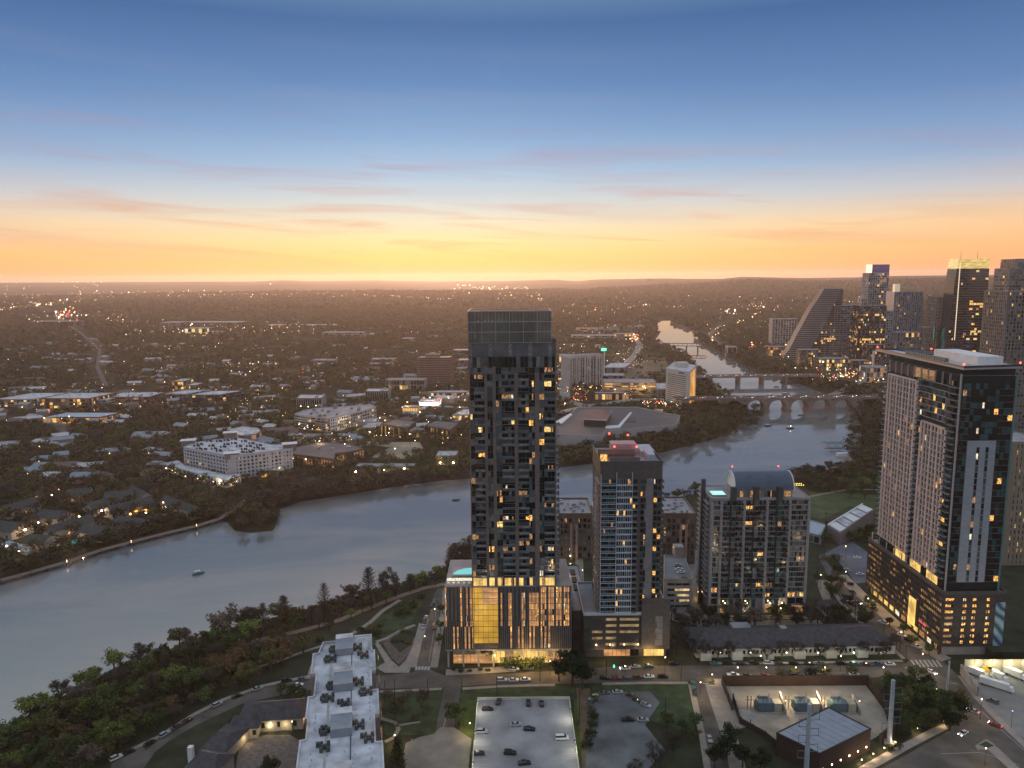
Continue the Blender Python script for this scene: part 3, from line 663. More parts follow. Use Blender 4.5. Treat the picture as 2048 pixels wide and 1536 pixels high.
def tower_curved():
    b = Bld('concrete_tower', 'grey concrete tower with a barrel vaulted blue metal roof and rooftop pool', 'tower', loc=(130, 395, 0))
    X0, X1, Y, Z1 = 104.2, 156.4, 381.5, 69.0; cg = mat('tower_concrete', (.24, .245, .265), .75, .15, .3); ci = b.mi(cg)
    body = [(X0, Y), (X1, Y), (X1, Y + 24), (X0, Y + 24)]
    b.base(body, 0, Z1 - 5.5, cg, roofg, .5); tg = mat('teal_metal', (.035, .06, .065), .4, .15, .5); ti = b.mi(tg)
    A = (X0, Y); u = (1, 0); nf = 19; z0 = 9; fh = (Z1 - 6 - z0) / nf
    piers = [0, 5.6, 17.6, 29.6, 41.6, 52.2]; tealc = [11.6, 23.6, 35.8]
    for s in piers: s0 = min(max(s - .7, 0), 50.8); b.wall.ob(A, u, s0, s0 + 1.4, -.01, .8, 0, Z1 - 7, ci)
    for s in tealc:
        pts = [(X0 + s - 1.7, Y), (X0 + s - 1.1, Y - 2.0), (X0 + s + 1.1, Y - 2.0), (X0 + s + 1.7, Y)]
        b.wall.prism(pts, 4, Z1 + 1.2, ti)
        for j in range(nf):
            z = z0 + j * fh; b.wall.ob(A, u, s - 1.25, s + 1.25, 1.95, 2.1, z, z + .22, ci)
            b.pane(A, u, s - 1.0, s + 1.0, z + .35, z + fh - .2, 2.02, w_d if RN() < .04 else random.choice([gl_t, gl_d, gl_b]))
    seg = [(.7, 4.9), (6.3, 9.9), (13.3, 16.9), (18.3, 21.9), (25.3, 28.9), (30.3, 34.1), (37.5, 40.9), (42.3, 51.5)]
    for j in range(nf):
        z = z0 + j * fh
        for q, (a, e) in enumerate(seg):
            n = max(2, round((e - a) / 1.35)); lb = RN() < .09
            for k in range(n):
                b.pane(A, u, a + (e - a) * k / n + .07, a + (e - a) * (k + 1) / n - .07, z + .3, z + fh - .42, .06, random.choice([w_w, w_y, w_d]) if lb and RN() < .8 else random.choice([gl_d, gl_d, gl_d, gl_c, gl_b, gl_t]))
            b.wall.ob(A, u, a, e, -.01, .5, z - .22, z + .22, ci)
            if 0 < q < 7:
                b.wall.ob(A, u, a, e, .4, 1.5, z - .1, z + .1, ci); r = MB(); r.ob(A, u, a, e, 1.42, 1.5, z + .1, z + 1.0)
                b.part('balcony_railing', r, random.choice([gl_t, gl_d, gl_b]))
        B = (X0, Y + 24)
        for k in range(3): b.pane(B, (0, -1), 2 + k * 7, 6 + k * 7, z + .3, z + fh - .4, .05, gl_d)
        b.wall.ob(B, (0, -1), 1, 10, -.01, 1.6, z - .12, z + .12, ci); b.wall.ob(B, (0, -1), 14, 23, -.01, 1.6, z - .12, z + .12, ci)
        r = MB(); r.ob(B, (0, -1), 14, 23, 1.5, 1.58, z + .12, z + 1.05); b.part('balcony_railing', r, gl_c)
    b.wall.ob((X0, Y + 24), (0, -1), 11, 12.4, -.01, 2.2, 0, Z1 + 2, ti)
    for a, e in [(1, 4.6), (6.5, 11), (18.5, 23), (30.5, 35), (42.5, 46.5), (47, 51)]: b.pane(A, u, a, e, .6, 4.2, .05, gl_d if a < 5 else w_d); b.pane(A, u, a, e, 5.4, 8.4, .05, gl_d)
    # penthouse floor and vault
    vx0, vx1 = X0 + 13.5, X0 + 43; vy0, vy1 = Y + 1.5, Y + 19; b.wall.box(vx0, vx1, vy0, vy1, Z1 - 5.4, Z1 - 1.2, ci)
    for k in range(16): b.pane((vx0, vy0), u, .2 + k * 1.8, 1.8 + k * 1.8, Z1 - 5, Z1 - 1.7, .05, w_d if RN() < .35 else random.choice([gl_c, gl_d, w_l if RN() < .3 else gl_b]))
    v = MB(); n = 12; pr = []
    pr = [(vy0 - 1 + a, Z1 - 1.2 + c) for a, c in ((0, 0), (.6, 2.2), (1.5, 4.0), (2.8, 5.6), (4.4, 6.8), (6.2, 7.6), (8, 8.0), (10, 8.0), (12, 7.5), (14, 6.4), (16, 4.6), (17.8, 2.4), (18.8, 0))]
    for i in range(n): v.face([(vx0 - 1, pr[i][0], pr[i][1]), (vx1 + 1, pr[i][0], pr[i][1]), (vx1 + 1, pr[i + 1][0], pr[i + 1][1]), (vx0 - 1, pr[i + 1][0], pr[i + 1][1])])
    k = [(vx0 - .6, p[0], p[1] - .1) for p in pr]; v.face(k, 1); v.face([(vx1 + .6, p[0], p[1] - .1) for p in reversed(pr)], 1)
    for s in (vx0 - 1, vx1 + .5):
        for i in range(n): v.hexa([(s, pr[i][0], pr[i][1] - .4), (s + .5, pr[i][0], pr[i][1] - .4), (s + .5, pr[i + 1][0], pr[i + 1][1] - .4), (s, pr[i + 1][0], pr[i + 1][1] - .4), (s, pr[i][0], pr[i][1] + .15), (s + .5, pr[i][0], pr[i][1] + .15), (s + .5, pr[i + 1][0], pr[i + 1][1] + .15), (s, pr[i + 1][0], pr[i + 1][1] + .15)], 1)
    b.part('vaulted_roof', v, [mat('blue_metal_roof', (.07, .105, .15), .6, .12, .3), white])
    for s in range(1, 20): v = MB(); x = vx0 + s * (vx1 - vx0) / 20; [v.hexa([(x, pr[i][0], pr[i][1]), (x + .1, pr[i][0], pr[i][1]), (x + .1, pr[i + 1][0], pr[i + 1][1]), (x, pr[i + 1][0], pr[i + 1][1]), (x, pr[i][0], pr[i][1] + .12), (x + .1, pr[i][0], pr[i][1] + .12), (x + .1, pr[i + 1][0], pr[i + 1][1] + .12), (x, pr[i + 1][0], pr[i + 1][1] + .12)]) for i in range(5)]; b.part('vaulted_roof/roof_seam', v, MT['blue_metal_roof'])
    p = MB(); p.box(X0 + 1.5, X0 + 9.5, Y + 4, Y + 12, Z1 - 5.4, Z1 - 4.6); b.part('pool_surround', p, conc)
    p = MB(); p.box(X0 + 2, X0 + 9, Y + 4.5, Y + 11.5, Z1 - 4.6, Z1 - 4.5); b.part('pool_surround/pool', p, mat('lit_pool_cyan', (.2, .6, .6), .1, 0, em=(.45, .85, .82), es=.9))
    for i in range(14): p = MB(); p.ball((X0 + 44.5 + (i % 7) * .95, Y + 5 + (i // 7) * 3, Z1 + .2), .2); b.part('string_light', p, mat('string_glow', (1, .8, .2), .5, 0, em=(1, .75, .15), es=4))
    for x in (vx0 + 1.5, vx1 - 3): p = MB(); p.ball((x, vy1 - 4, Z1 + 8), .4); b.part('red_beacon', p, e_red)
    for i in range(7): p = MB(); p.rbox(X0 + 11 + i * 5, Y - .5, 0, .6, 1, 1, 0); 
    for x in (8.7, 20.7, 32.8, 39.2): p = MB(); p.ball((X0 + x, Y - 1.2, 6.2), .36); b.part('wall_lamp', p, e_warm)
    r = b.done()
    for x in (8.7, 20.7, 32.8, 39.2): point(r, (X0 + x, Y - 2.2, 6), 420, (1, .70, .36), .3, 'wall_light')
tower_curved()

def tower_right():
    b = Bld('hotel_tower', 'biggest tower at the right with flat overhanging roof, pale brick grids and dark podium', 'tower', loc=(218, 368, 0))
    X0, X1, Y0, Y1, ZP, ZT = 203.8, 228.5, 336, 402, 31.5, 134.0; br = mat('pale_brick', (.52, .43, .40), .85, .12, .25); dk = mat('green_dark_glass', (.012, .022, .025), .1, .3, .1, ior=2.0)
    sh = MB(); body = [(X0, Y0), (X1, Y0), (X1, Y1), (X0, Y1)]; b.base(body, ZP - .5, ZT, dk, roofw); di = b.mi(dk); bi = b.mi(br); gi = b.mi(mat('grey_cladding', (.27, .30, .34), .75, .08, .25)); fi = b.mi(frame_d); si = b.mi(slabc)
    nf = 31; z0 = ZP + 5; fh = (ZT - 6 - z0) / nf
    # long left face: A at the back end -> B at the near corner
    A = (X0, Y1); u = (0, -1); Ln = Y1 - Y0
    def grid(s0, s1, zt, ncol):
        w = (s1 - s0) / ncol; b.wall.ob(A, u, s0, s1, -.01, .7, zt - .9, zt, bi)
        for i in range(ncol + 1):
            c = s0 + i * w; wd = 1.5 if i in (0, ncol) else (1.25 if i % 2 else .7); b.wall.ob(A, u, c - wd / 2, c + wd / 2, -.01, .72, z0 - .5, zt - .9, bi)
        for j in range(int((zt - .9 - z0) / fh) + 1):
            z = z0 + j * fh; b.wall.ob(A, u, s0, s1, -.01, .6, z - .22, z + .22, bi)
            for i in range(ncol):
                if z + fh - .25 > zt - .9: continue
                b.pane(A, u, s0 + i * w + .6, s0 + (i + 1) * w - .45, z + .25, z + fh - .25, .05, random.choice([w_w, w_d, w_d]) if RN() < .06 else random.choice([gl_d, gl_d, gl_t, gl_c]))
    grid(1.0, 29, ZT - 7, 9); grid(36, 57, ZT - 26, 7)
    b.wall.ob(A, u, 29.7, 31, -.01, .5, ZP, ZT - 7, bi)
    for j in range(nf + 1):
        z = z0 + j * fh
        for s0, s1 in ((31.2, 35.2), (57.8, 63.5)):
            b.wall.ob(A, u, s0, s1, -.01, .35, z - .1, z + .14, si)
            b.wall.ob(A, u, s0, s1, .3, 1.4, z - .1, z + .12, si)
            r = MB(); r.ob(A, u, s0, s1, 1.32, 1.4, z + .12, z + 1.0); b.part('balcony_railing', r, gl_t)
            for k in range(2): b.pane(A, u, s0 + k * (s1 - s0) / 2 + .1, s0 + (k + 1) * (s1 - s0) / 2 - .1, z + .2, z + fh - .15, .05, w_w if RN() < .08 else random.choice([gl_d, gl_t]))
        if z > ZT - 26:
            b.wall.ob(A, u, 31.2, Ln, -.01, .42, z - .12, z + .12, si)
            for k in range(14): b.pane(A, u, 36 + k * 2 + .08, 38 + k * 2 - .08, z + .2, z + fh - .15, .05, random.choice([w_w, w_y]) if RN() < .07 else random.choice([gl_d, gl_t, gl_d, gl_b]))
        # back fin balconies
        b.wall.ob(A, u, -1.6, .6, -.01, 1.7, z - .1, z + .12, gi); r = MB(); r.ob(A, u, -1.6, .6, 1.6, 1.68, z + .12, z + 1.0); b.part('balcony_railing', r, gl_t)
    for k in range(10): b.pane(A, u, 2 + k * 6.2, 7.6 + k * 6.2, ZT - 5.6, ZT - .6, .05, w_d if k in (4, 5, 6) else (mat('sky_lounge_screen', (.15, .09, .08), .6, .2, .5) if k < 4 else gl_d)); b.wall.ob(A, u, 1.6 + k * 6.2, 1.9 + k * 6.2, -.01, .8, ZT - 6, ZT, si)
    b.wall.ob(A, u, Ln - .7, Ln, -.01, .6, ZP - 4.5, ZT + .8, si)
    # near face
    A = (X0, Y0); W = X1 - X0
    b.wall.ob(A, (1, 0), 4.4, 17.4, -.01, .5, ZP + 4.6, ZT - 30, gi)
    for j in range(nf + 1):
        z = z0 + j * fh - .3
        b.wall.ob(A, (1, 0), .5, 4.4, -.01, .4, z - .1, z + .12, fi); b.wall.ob(A, (1, 0), 17.4, W, -.01, .4, z - .1, z + .12, fi)
        for s0, s1, p in ((.8, 2.5, .05), (2.6, 4.3, .05), (17.7, 19.5, .08), (19.7, 21.6, .12), (21.9, W - .2, .05)):
            b.pane(A, (1, 0), s0, s1, z + .2, z + fh - .15, .05, random.choice([w_w, w_w, w_d]) if RN() < p else random.choice([gl_d, gl_d, gl_t]))
        if z + fh < ZT - 30:
            for s in (8.7, 12.9): b.pane(A, (1, 0), s, s + 1.3, z + .25, z + fh - .15, .52, random.choice([w_w, w_d]) if RN() < .14 else random.choice([gl_d, gl_t, gl_b]))
            f = MB(); f.ob(A, (1, 0), 4.4, 17.4, .5, .53, z, z + .05); b.part('cladding_joint', f, frame_d)
        else:
            for k in range(7): b.pane(A, (1, 0), 4.5 + k * 1.85, 6.25 + k * 1.85, z + .2, z + fh - .15, .05, w_w if RN() < .05 else random.choice([gl_d, gl_d, gl_t]))
    b.wall.ob(A, (1, 0), W - .7, W, -.01, .5, ZP, ZT, b.mi(tealm := mat('teal_edge', (.08, .18, .19), .4, .1, 1)))
    # roof slab and plant
    rf = [(X0 - 1.5, Y0 - 3), (X1 + 3.5, Y0 + 2), (X1 + 2, Y1 + 4), (X0 + .8, Y1 + 18)]
    p = MB(); p.prism(rf, ZT + 3.0, ZT + 3.9, 0, 1); b.part('roof_slab', p, [slabc, roofw])
    rr = ccw(rf); p = MB()
    for i in range(4):
        q = Vector(rr[i]); r2 = Vector(rr[(i + 1) % 4]); uu = (r2 - q); ll = uu.length; uu.normalize(); p.ob(q, uu, 0, ll, -.3, .05, ZT + 3.9, ZT + 4.8)
    b.part('roof_slab/roof_parapet', p, dark)
    p = MB(); p.box(X0 + 10, X1 - 3, Y0 + 6, Y0 + 42, ZT + 3.9, ZT + 8); b.part('plant_room', p, white)
    p = MB(); [p.box(X0 + 9.5, X1 - 3.5, Y1 - 14 + k * 7, Y1 - 9 + k * 7, ZT + 3.9, ZT + 4.6) for k in range(4)]; b.part('roof_opening', p, dark)
    for k in range(16): p = MB(); p.rbox(X0 + 4.6, Y0 + 22 + k * 2.3, ZT + 3.9, ZT + 5.6, 2, 1.6, 0); b.part('cooling_unit', p, mat('teal_unit', (.09, .14, .15), .6, .2, 1))
    p = MB(); p.box(X0 - .2, X0 + .8, Y1 + 18, Y1 + 19, ZT - 6, ZT + 3); p.box(X0 + 6, X0 + 7, Y1 + 10, Y1 + 11, ZT - 6, ZT + 3); b.part('roof_column', p, white)
    b.wall.box(X0 + .2, X1 - .5, Y0 + .6, Y1, ZT, ZT + 3.0, di)
    for x, y in [(rf[0][0] + .8, rf[0][1] + 1.5), (rf[1][0] - .8, rf[1][1] + .6), (rf[3][0] + .6, rf[3][1] - 1), (rf[2][0] - 3, rf[2][1] - 1)]: p = MB(); p.ball((x, y, ZT + 5.4), .5); b.part('red_beacon', p, e_red)
    # podium
    PX0, PX1, PY0, PY1 = 201.8, 231.5, 334.5, 409; bk = mat('dark_brick', (.055, .048, .05), .8, .25, .6); ki = b.mi(bk); pp = [(PX0, PY0), (PX1, PY0), (PX1, PY1), (PX0, PY1)]; excl(pp)
    b.wall.prism(pp, 4.5, ZP - .6, ki, b.mi(roofg)); b.parapet(pp, ZP - .6, 1.2, frame_d, .3)
    b.wall.box(PX0 + 2.2, PX1 - 1, PY0 + .8, PY1 - 2, 0, 4.5, b.mi(conc))
    A = (PX0, PY1); am = litmat('garage_glow', (1, .55, .2), .32, .35, 0, 1.5)
    for j in range(8):
        z = 5.5 + j * 3.05
        for k in range(24):
            s = 1 + k * 3.05
            if 46 < s < 54 and j < 4: continue
            b.pane(A, (0, -1), s + .1, s + 2.6, z + .6, z + 1.9, .04, am if RN() < (.75 if s > 56 or s < 14 else .35) else frame_d)
    p = MB(); p.ob(A, (0, -1), 46.5, 53, .05, .5, 4, 18); b.part('lit_entry_panel', p, litmat('entry_glow', (1, .62, .15), 1.0, .12, .5, 1.4))
    for k in range(50): f = MB(); f.ob(A, (0, -1), .6 + k * 1.5, .72 + k * 1.5, .1, .35, 5, ZP - 1); b.part('screen_fin', f, bk)
    for k in range(11): b.pane((PX0 + 2.2, PY1 - 2), (0, -1), 3 + k * 6.2, 8.6 + k * 6.2, .3, 4.0, .05, w_s if k < 4 or k in (6, 7) else w_d)
    for k in range(13): b.wall.box(PX0 + .2, PX0 + .9, PY1 - 1.5 - k * 6 - .35, PY1 - 1.5 - k * 6 + .35, 0, 4.6, ki)
    A = (PX0, PY0)
    for j in range(8):
        z = 5.6 + j * 3.02
        b.pane(A, (1, 0), 1.4, 5.2, z + .7, z + 1.9, .04, w_w if j in (0, 1, 2, 5, 6, 7) and RN() < .8 else am)
        for s in (9.6, 14.2, 20.8):
            for q in (0, .95): b.pane(A, (1, 0), s + q, s + q + .8, z + .55, z + 1.9, .04, w_w if RN() < .8 else w_d)
    # amenity level between podium and tower
    for k in range(10): b.pane((X0, Y1), (0, -1), 14 + k * 5, 18.6 + k * 5, ZP, ZP + 4, .05, w_s if k % 3 else gl_d)
    for k in range(6): b.wall.ob((PX0, PY1), (0, -1), 2 + k * 8, 2.4 + k * 8, -1.2, -.8, ZP, ZP + 4.2, si)
    # blue mural on the near right corner
    mm = bpy.data.materials.new('blue_mural'); mm.use_nodes = True; t = mm.node_tree; bs = t.nodes['Principled BSDF']; g = t.nodes.new('ShaderNodeNewGeometry'); wv = t.nodes.new('ShaderNodeTexWave'); wv.bands_direction = 'DIAGONAL'; wv.inputs['Scale'].default_value = .11; wv.inputs['Distortion'].default_value = 3; cr_ = t.nodes.new('ShaderNodeValToRGB')
    cr_.color_ramp.elements[0].color = (.02, .06, .12, 1); cr_.color_ramp.elements[1].color = (.28, .42, .52, 1); t.links.new(g.outputs['Position'], wv.inputs[0]); t.links.new(wv.outputs[0], cr_.inputs[0]); t.links.new(cr_.outputs[0], bs.inputs['Base Color'])
    p = MB(); p.ob(A, (1, 0), 25.2, 29.6, .02, .1, 3.5, ZP - 5); b.part('painted_mural', p, mm)
    p = MB(); p.ob((PX0, PY1), (0, -1), 57, 63, .4, .6, 9, 9.5); b.part('red_sign_bar', p, mat('red_sign_glow', (.3, .02, .05), .5, 0, em=(.9, .05, .12), es=1.2))
    r = b.done()
    for k in range(8): point(r, (PX0 - 2.5, PY1 - 6 - k * 9, 4), 420 if k < 7 else 250, (1, .60, .22), .5, 'arcade_light')
    point(r, (PX0 - .5, PY1 - 5, ZP + 3), 150, (1, .7, .3), .3, 'terrace_light'); point(r, (PX0 - .5, PY1 - 28, ZP + 3), 150, (1, .7, .3), .3, 'terrace_light')
tower_right()

def white_roof_block():
    h = 30; a = Vector((-83.8, 293.6)); d = Vector((-59.4, 299.8)); c = Vector((-41.7, 212.6)); e = Vector((-65, 212.9))
    u = (c - d).normalized(); v = Vector((u.y, -u.x)) * -1   # u towards the camera, v to the left
    if v.x > 0: v = -v
    def q(s, t): p = d + u * s + v * t; return (p.x, p.y)   # s from the far end, t from the right edge
    b = Bld('apartment_block', 'long foreground apartment block with a notched white roof full of machinery', 'building')
    wallm = mat('beige_wall', (.26, .23, .21), .8, .12, .3); L_ = 118; W = 24.3
    poly = [q(0, 1), q(14, 1), q(14, 0), q(30, 0), q(30, 1.6), q(44, 1.6), q(44, -.6), q(60, -.6), q(60, 1), q(76, 1), q(76, -1.2), q(L_, -1.2), q(L_, W + 1), q(70, W + 1), q(70, W - .8), q(58, W - .8), q(58, W), q(44, W), q(44, W - 2), q(28, W - 2), q(28, W), q(12, W), q(12, W - 2), q(3, W - 3.5), q(3, W - 9), q(0, W - 9), q(0, W - 14), q(1.5, W - 14), q(1.5, 8), q(0, 8)]
    b.base(poly, 0, h, wallm, roofw); b.parapet(poly, h, .7, roofw, .45)
    A = Vector(q(0, -0.0)); ui = tuple(u)
    B = Vector(q(L_, 0)); un = tuple(-u)
    for j in range(9):
        z = 1 + j * 3.2
        for k in range(22):
            s = L_ - 112 + k * 5; b.pane(B, un, k * 5 + 1, k * 5 + 3.4, z + .6, z + 2.6, 1.3 if k % 3 else .9, w_d if RN() < .1 else gl_d)
    g = mat('roof_grey_box', (.22, .25, .29), .7, .12, .4)
    for s in (7, 34, 62, 92):
        p = MB(); c0 = q(s + 4, 12); ang = math.atan2(u.y, u.x); p.rbox(c0[0], c0[1], h, h + 3.0, 8.5, 7, ang, 0, 0); b.part('stair_penthouse', p, g)
        p = MB(); c0 = q(s - 2.2, 12); p.rbox(c0[0], c0[1], h, h + 3.3, 3.8, 7, ang, 0, 0); b.part('lift_overrun', p, roofw)
    for s, t in [(16, 6), (16.5, 18.5), (9, 16.8), (9, 8.5), (43.5, 5), (45, 18.5), (37, 16.8), (36, 8), (72, 5), (74, 19), (65, 18), (64, 8), (50, 13), (100, 6), (100, 20)]:
        n = 9 if s % 2 else 7
        for k in range(n):
            c0 = q(s + (k % 3) * 1.5, t - 3 + (k // 3) * 1.7 + (.5 if k % 2 else 0)); p = MB(); p.rbox(c0[0], c0[1], h + .02, h + 1.5, 1.1, 1.1, ang, 0, 0); p.rbox(c0[0], c0[1], h + 1.5, h + 1.62, .8, .8, ang + .7, 1, 1)
            b.part('air_conditioner', p, [mat('condenser', (.045, .075, .08), .6, .2, 2), dark])
    for k in range(95):
        c0 = q(U(2, 110), random.choice([U(2, 3), U(20.5, 21.5), U(5, 19)])); p = MB(); p.tube((c0[0], c0[1], h), (c0[0], c0[1], h + .6), .16, n=5); b.part('roof_vent', p, steel)
    for t in (17.4,): p = MB(); p.hexa([(*q(3, t), h + .006), (*q(3, t - .9), h + .006), (*q(110, t - .9), h + .006), (*q(110, t), h + .006), (*q(3, t), h + .05), (*q(3, t - .9), h + .05), (*q(110, t - .9), h + .05), (*q(110, t), h + .05)]); b.part('walkway_strip', p, mat('walkway_pad', (.36, .34, .34), .9, .2, .4))
    p = MB(); p.hexa([(*q(8, 9.2), h + .006), (*q(8, 8.9), h + .006), (*q(112, 8.9), h + .006), (*q(112, 9.2), h + .006), (*q(8, 9.2), h + .12), (*q(8, 8.9), h + .12), (*q(112, 8.9), h + .12), (*q(112, 9.2), h + .12)]); b.part('roof_pipe', p, dark)
    b.done()
white_roof_block()
# ---------------------------------------------------------------- streets, lawns and yards round the towers
walk = mat('sidewalk', (.27, .235, .205), .85, .15, .3); gravel = mat('pale_gravel', (.30, .265, .215), .95, .3, .12, detail=12)
drive = mat('driveway_concrete', (.21, .195, .18), .85, .2, .15); mark = mat('road_paint', (.36, .35, .33), .7, .1, 2); dirt = mat('dry_dirt', (.13, .095, .065), .95, .3, .2)
lotm = mat('old_lot_paving', (.12, .125, .135), .9, .45, .08, detail=12); grass2 = mat('dim_lawn', (.04, .058, .026), .95, .5, .2); scrub = mat('dark_ground_cover', (.030, .034, .018), .95, .5, .1)
sheet('near_bank', [(-60, 1560), (-60, 1500), (0, 1478), (60, 1421), (150, 1376), (230, 1331), (330, 1298), (400, 1271), (480, 1246), (560, 1228), (640, 1206), (700, 1191), (780, 1168), (860, 1146), (945, 1091), (1115, 1026), (1325, 996), (1500, 956), (1690, 931), (1715, 905), (1760, 830), (2100, 830), (2100, 1560)], .02, scrub)
# low ground
sheet('lawn', [(760, 1385), (886, 1375), (870, 1470), (770, 1470)], .03, grass2)
sheet('lawn', [(925, 1374), (1140, 1370), (1165, 1366), (1165, 1400), (955, 1398), (930, 1440), (905, 1450)], .03, grass2)
sheet('lawn', [(1185, 1372), (1372, 1362), (1385, 1415), (1395, 1470), (1300, 1440), (1190, 1420)], .03, mat('green_lawn', (.040, .062, .030), .95, .4, .25))
sheet('lawn', [(700, 1260), (800, 1215), (850, 1190), (838, 1215), (815, 1260), (770, 1345), (752, 1340)], .03, grass2)
sheet('lawn', [(1400, 1296), (1790, 1292), (1806, 1312), (1425, 1318)], .03, grass2)
sheet('park_lawn', [(1620, 985), (1700, 985), (1762, 992), (1762, 1030), (1700, 1012), (1640, 1040), (1615, 1030)], .03, mat('park_grass', (.05, .075, .03), .95, .3, .1))
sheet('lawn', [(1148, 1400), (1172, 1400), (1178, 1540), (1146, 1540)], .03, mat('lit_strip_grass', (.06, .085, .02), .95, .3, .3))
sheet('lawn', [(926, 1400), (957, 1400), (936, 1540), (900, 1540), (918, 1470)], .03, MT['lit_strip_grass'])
sheet('dirt_track', [(1152, 1376), (1180, 1376), (1183, 1540), (1164, 1540), (1160, 1470)], .04, dirt)
sheet('parking_lot', [(1192, 1385), (1300, 1383), (1320, 1405), (1290, 1450), (1330, 1500), (1290, 1545), (1170, 1545), (1178, 1450), (1180, 1420)], .05, lotm)
# roads
R1 = [(222, 1545), (222, 1528), (249, 1511), (319, 1478), (388, 1434), (446, 1404), (527, 1375), (620, 1357), (755, 1352), (829, 1345), (829, 1340), (841, 1284), (858, 1236), (866, 1194), (876, 1176), (893, 1176), (885, 1203), (874, 1261), (861, 1340), (888, 1351), (1000, 1348), (1172, 1338),
      (1240, 1332), (1400, 1331), (1560, 1331), (1813, 1326), (1818, 1321), (1764, 1270), (1720, 1237), (1682, 1199), (1660, 1159), (1636, 1112), (1650, 1108), (1672, 1140), (1715, 1190), (1744, 1212), (1779, 1245), (1844, 1302), (1889, 1325), (1916, 1352), (1947, 1395), (1988, 1438), (2060, 1505), (2060, 1560), (1720, 1560), (1765, 1536), (1834, 1498), (1895, 1463), (1936, 1419),
      (1891, 1397), (1852, 1368), (1830, 1354), (1600, 1358), (1440, 1360), (1416, 1363), (1430, 1405), (1445, 1452), (1475, 1545), (1418, 1545), (1402, 1452), (1389, 1415), (1379, 1362), (1240, 1364), (1150, 1368), (1000, 1368), (922, 1373), (908, 1458), (869, 1470), (888, 1375), (760, 1378), (620, 1380), (539, 1395), (481, 1409), (435, 1430), (388, 1453), (342, 1479), (310, 1504), (282, 1545)]
sheet('road', R1, .06, asph)
sheet('turning_circle', [(880, 1455), (908, 1455), (925, 1466), (943, 1478), (936, 1545), (812, 1545), (806, 1510), (812, 1486), (840, 1474), (868, 1468)], .065, drive)
def lightn(pts, wd, z=.066, name='road_marking'): ribbon(name, pts, wd, z, mark)
for pts in ([(885, 1462), (893, 1432)], [(834, 1492), (822, 1478)], [(846, 1486), (840, 1476)], [(862, 1484), (858, 1472)], [(870, 1483), (869, 1472)], [(912, 1490), (922, 1474), (933, 1480)], [(912, 1494), (934, 1492)], [(905, 1505), (934, 1500)], [(908, 1516), (932, 1513)]): lightn(pts, .25)
for k in range(5): lightn([(832 + k * 6, 1340), (834 + k * 6, 1333)], 1.0)                                  # crosswalk by the tall tower
for k in range(7): lightn([(1822 + k * 8.5, 1320), (1832 + k * 8.5, 1334)], 1.0); lightn([(1810 + k * 5, 1336 + k * 4.5), (1822 + k * 5, 1336 + k * 4.5)], .7)
lightn([(1404, 1367), (1418, 1367)], .5); lightn([(1600, 1347), (1700, 1346)], .15); lightn([(1900, 1366), (1916, 1368)], .4); lightn([(1960, 1420), (1998, 1456), (2048, 1500)], .2); lightn([(1880, 1508), (1960, 1505), (2040, 1530)], .2)
lightn([(873, 1200), (868, 1262), (858, 1325)], .2)
# pavements with kerbs
def pavement(pts, wd, label=None):
    q = [Vector(p) for p in PP(pts)]; b = MB()
    for i in range(len(q) - 1):
        u = (q[i + 1] - q[i]); l = u.length; u.normalize(); b.ob(q[i], u, -.05, l + .05, -wd / 2, wd / 2, .0, .17 + .001 * i)
    return b.build('pavement', walk, kind='structure')
for pts, wd in (([(245, 1508), (316, 1475), (385, 1431), (443, 1401), (525, 1372), (618, 1353), (640, 1351)], 2.2), ([(892, 1345), (950, 1343), (1030, 1338)], 5), ([(868, 1335), (880, 1262), (890, 1215), (892, 1180)], 3.5), ([(826, 1335), (838, 1284), (853, 1238)], 3),
                ([(924, 1378), (1000, 1373), (1110, 1370)], 2), ([(1205, 1368), (1300, 1366), (1376, 1366)], 2), ([(1382, 1370), (1394, 1425), (1404, 1470), (1416, 1545)], 2.5), ([(1424, 1370), (1440, 1420), (1458, 1470), (1476, 1540)], 6), ([(1440, 1327), (1600, 1326), (1805, 1322)], 1.8), ([(1655, 1160), (1680, 1203), (1718, 1242), (1762, 1276), (1808, 1318)], 2.2),
                ([(1682, 1150), (1722, 1190), (1752, 1214), (1790, 1248), (1850, 1298), (1893, 1320)], 7), ([(1922, 1352), (1954, 1395), (1995, 1438), (2060, 1500)], 3), ([(755, 1384), (820, 1381), (884, 1378)], 1.8), ([(1430, 1368), (1520, 1363), (1640, 1362), (1740, 1362)], 3)): pavement(pts, wd)
sheet('plaza', [(752, 1336), (770, 1346), (818, 1346), (838, 1284), (848, 1250), (838, 1246), (826, 1290), (812, 1320), (798, 1334), (782, 1320), (756, 1284), (750, 1288), (770, 1325)], .12, walk)
sheet('plaza', [(765, 1285), (800, 1262), (825, 1258), (830, 1285), (812, 1316), (798, 1330), (782, 1314)], .10, mat('paver_bed', (.12, .09, .08), .9, .3, .5))
sheet('planting_bed', [(778, 1283), (806, 1262), (832, 1262), (822, 1290), (800, 1306)], .14, scrub)
path = mat('trail_gravel', (.26, .19, .15), .95, .2, .3)
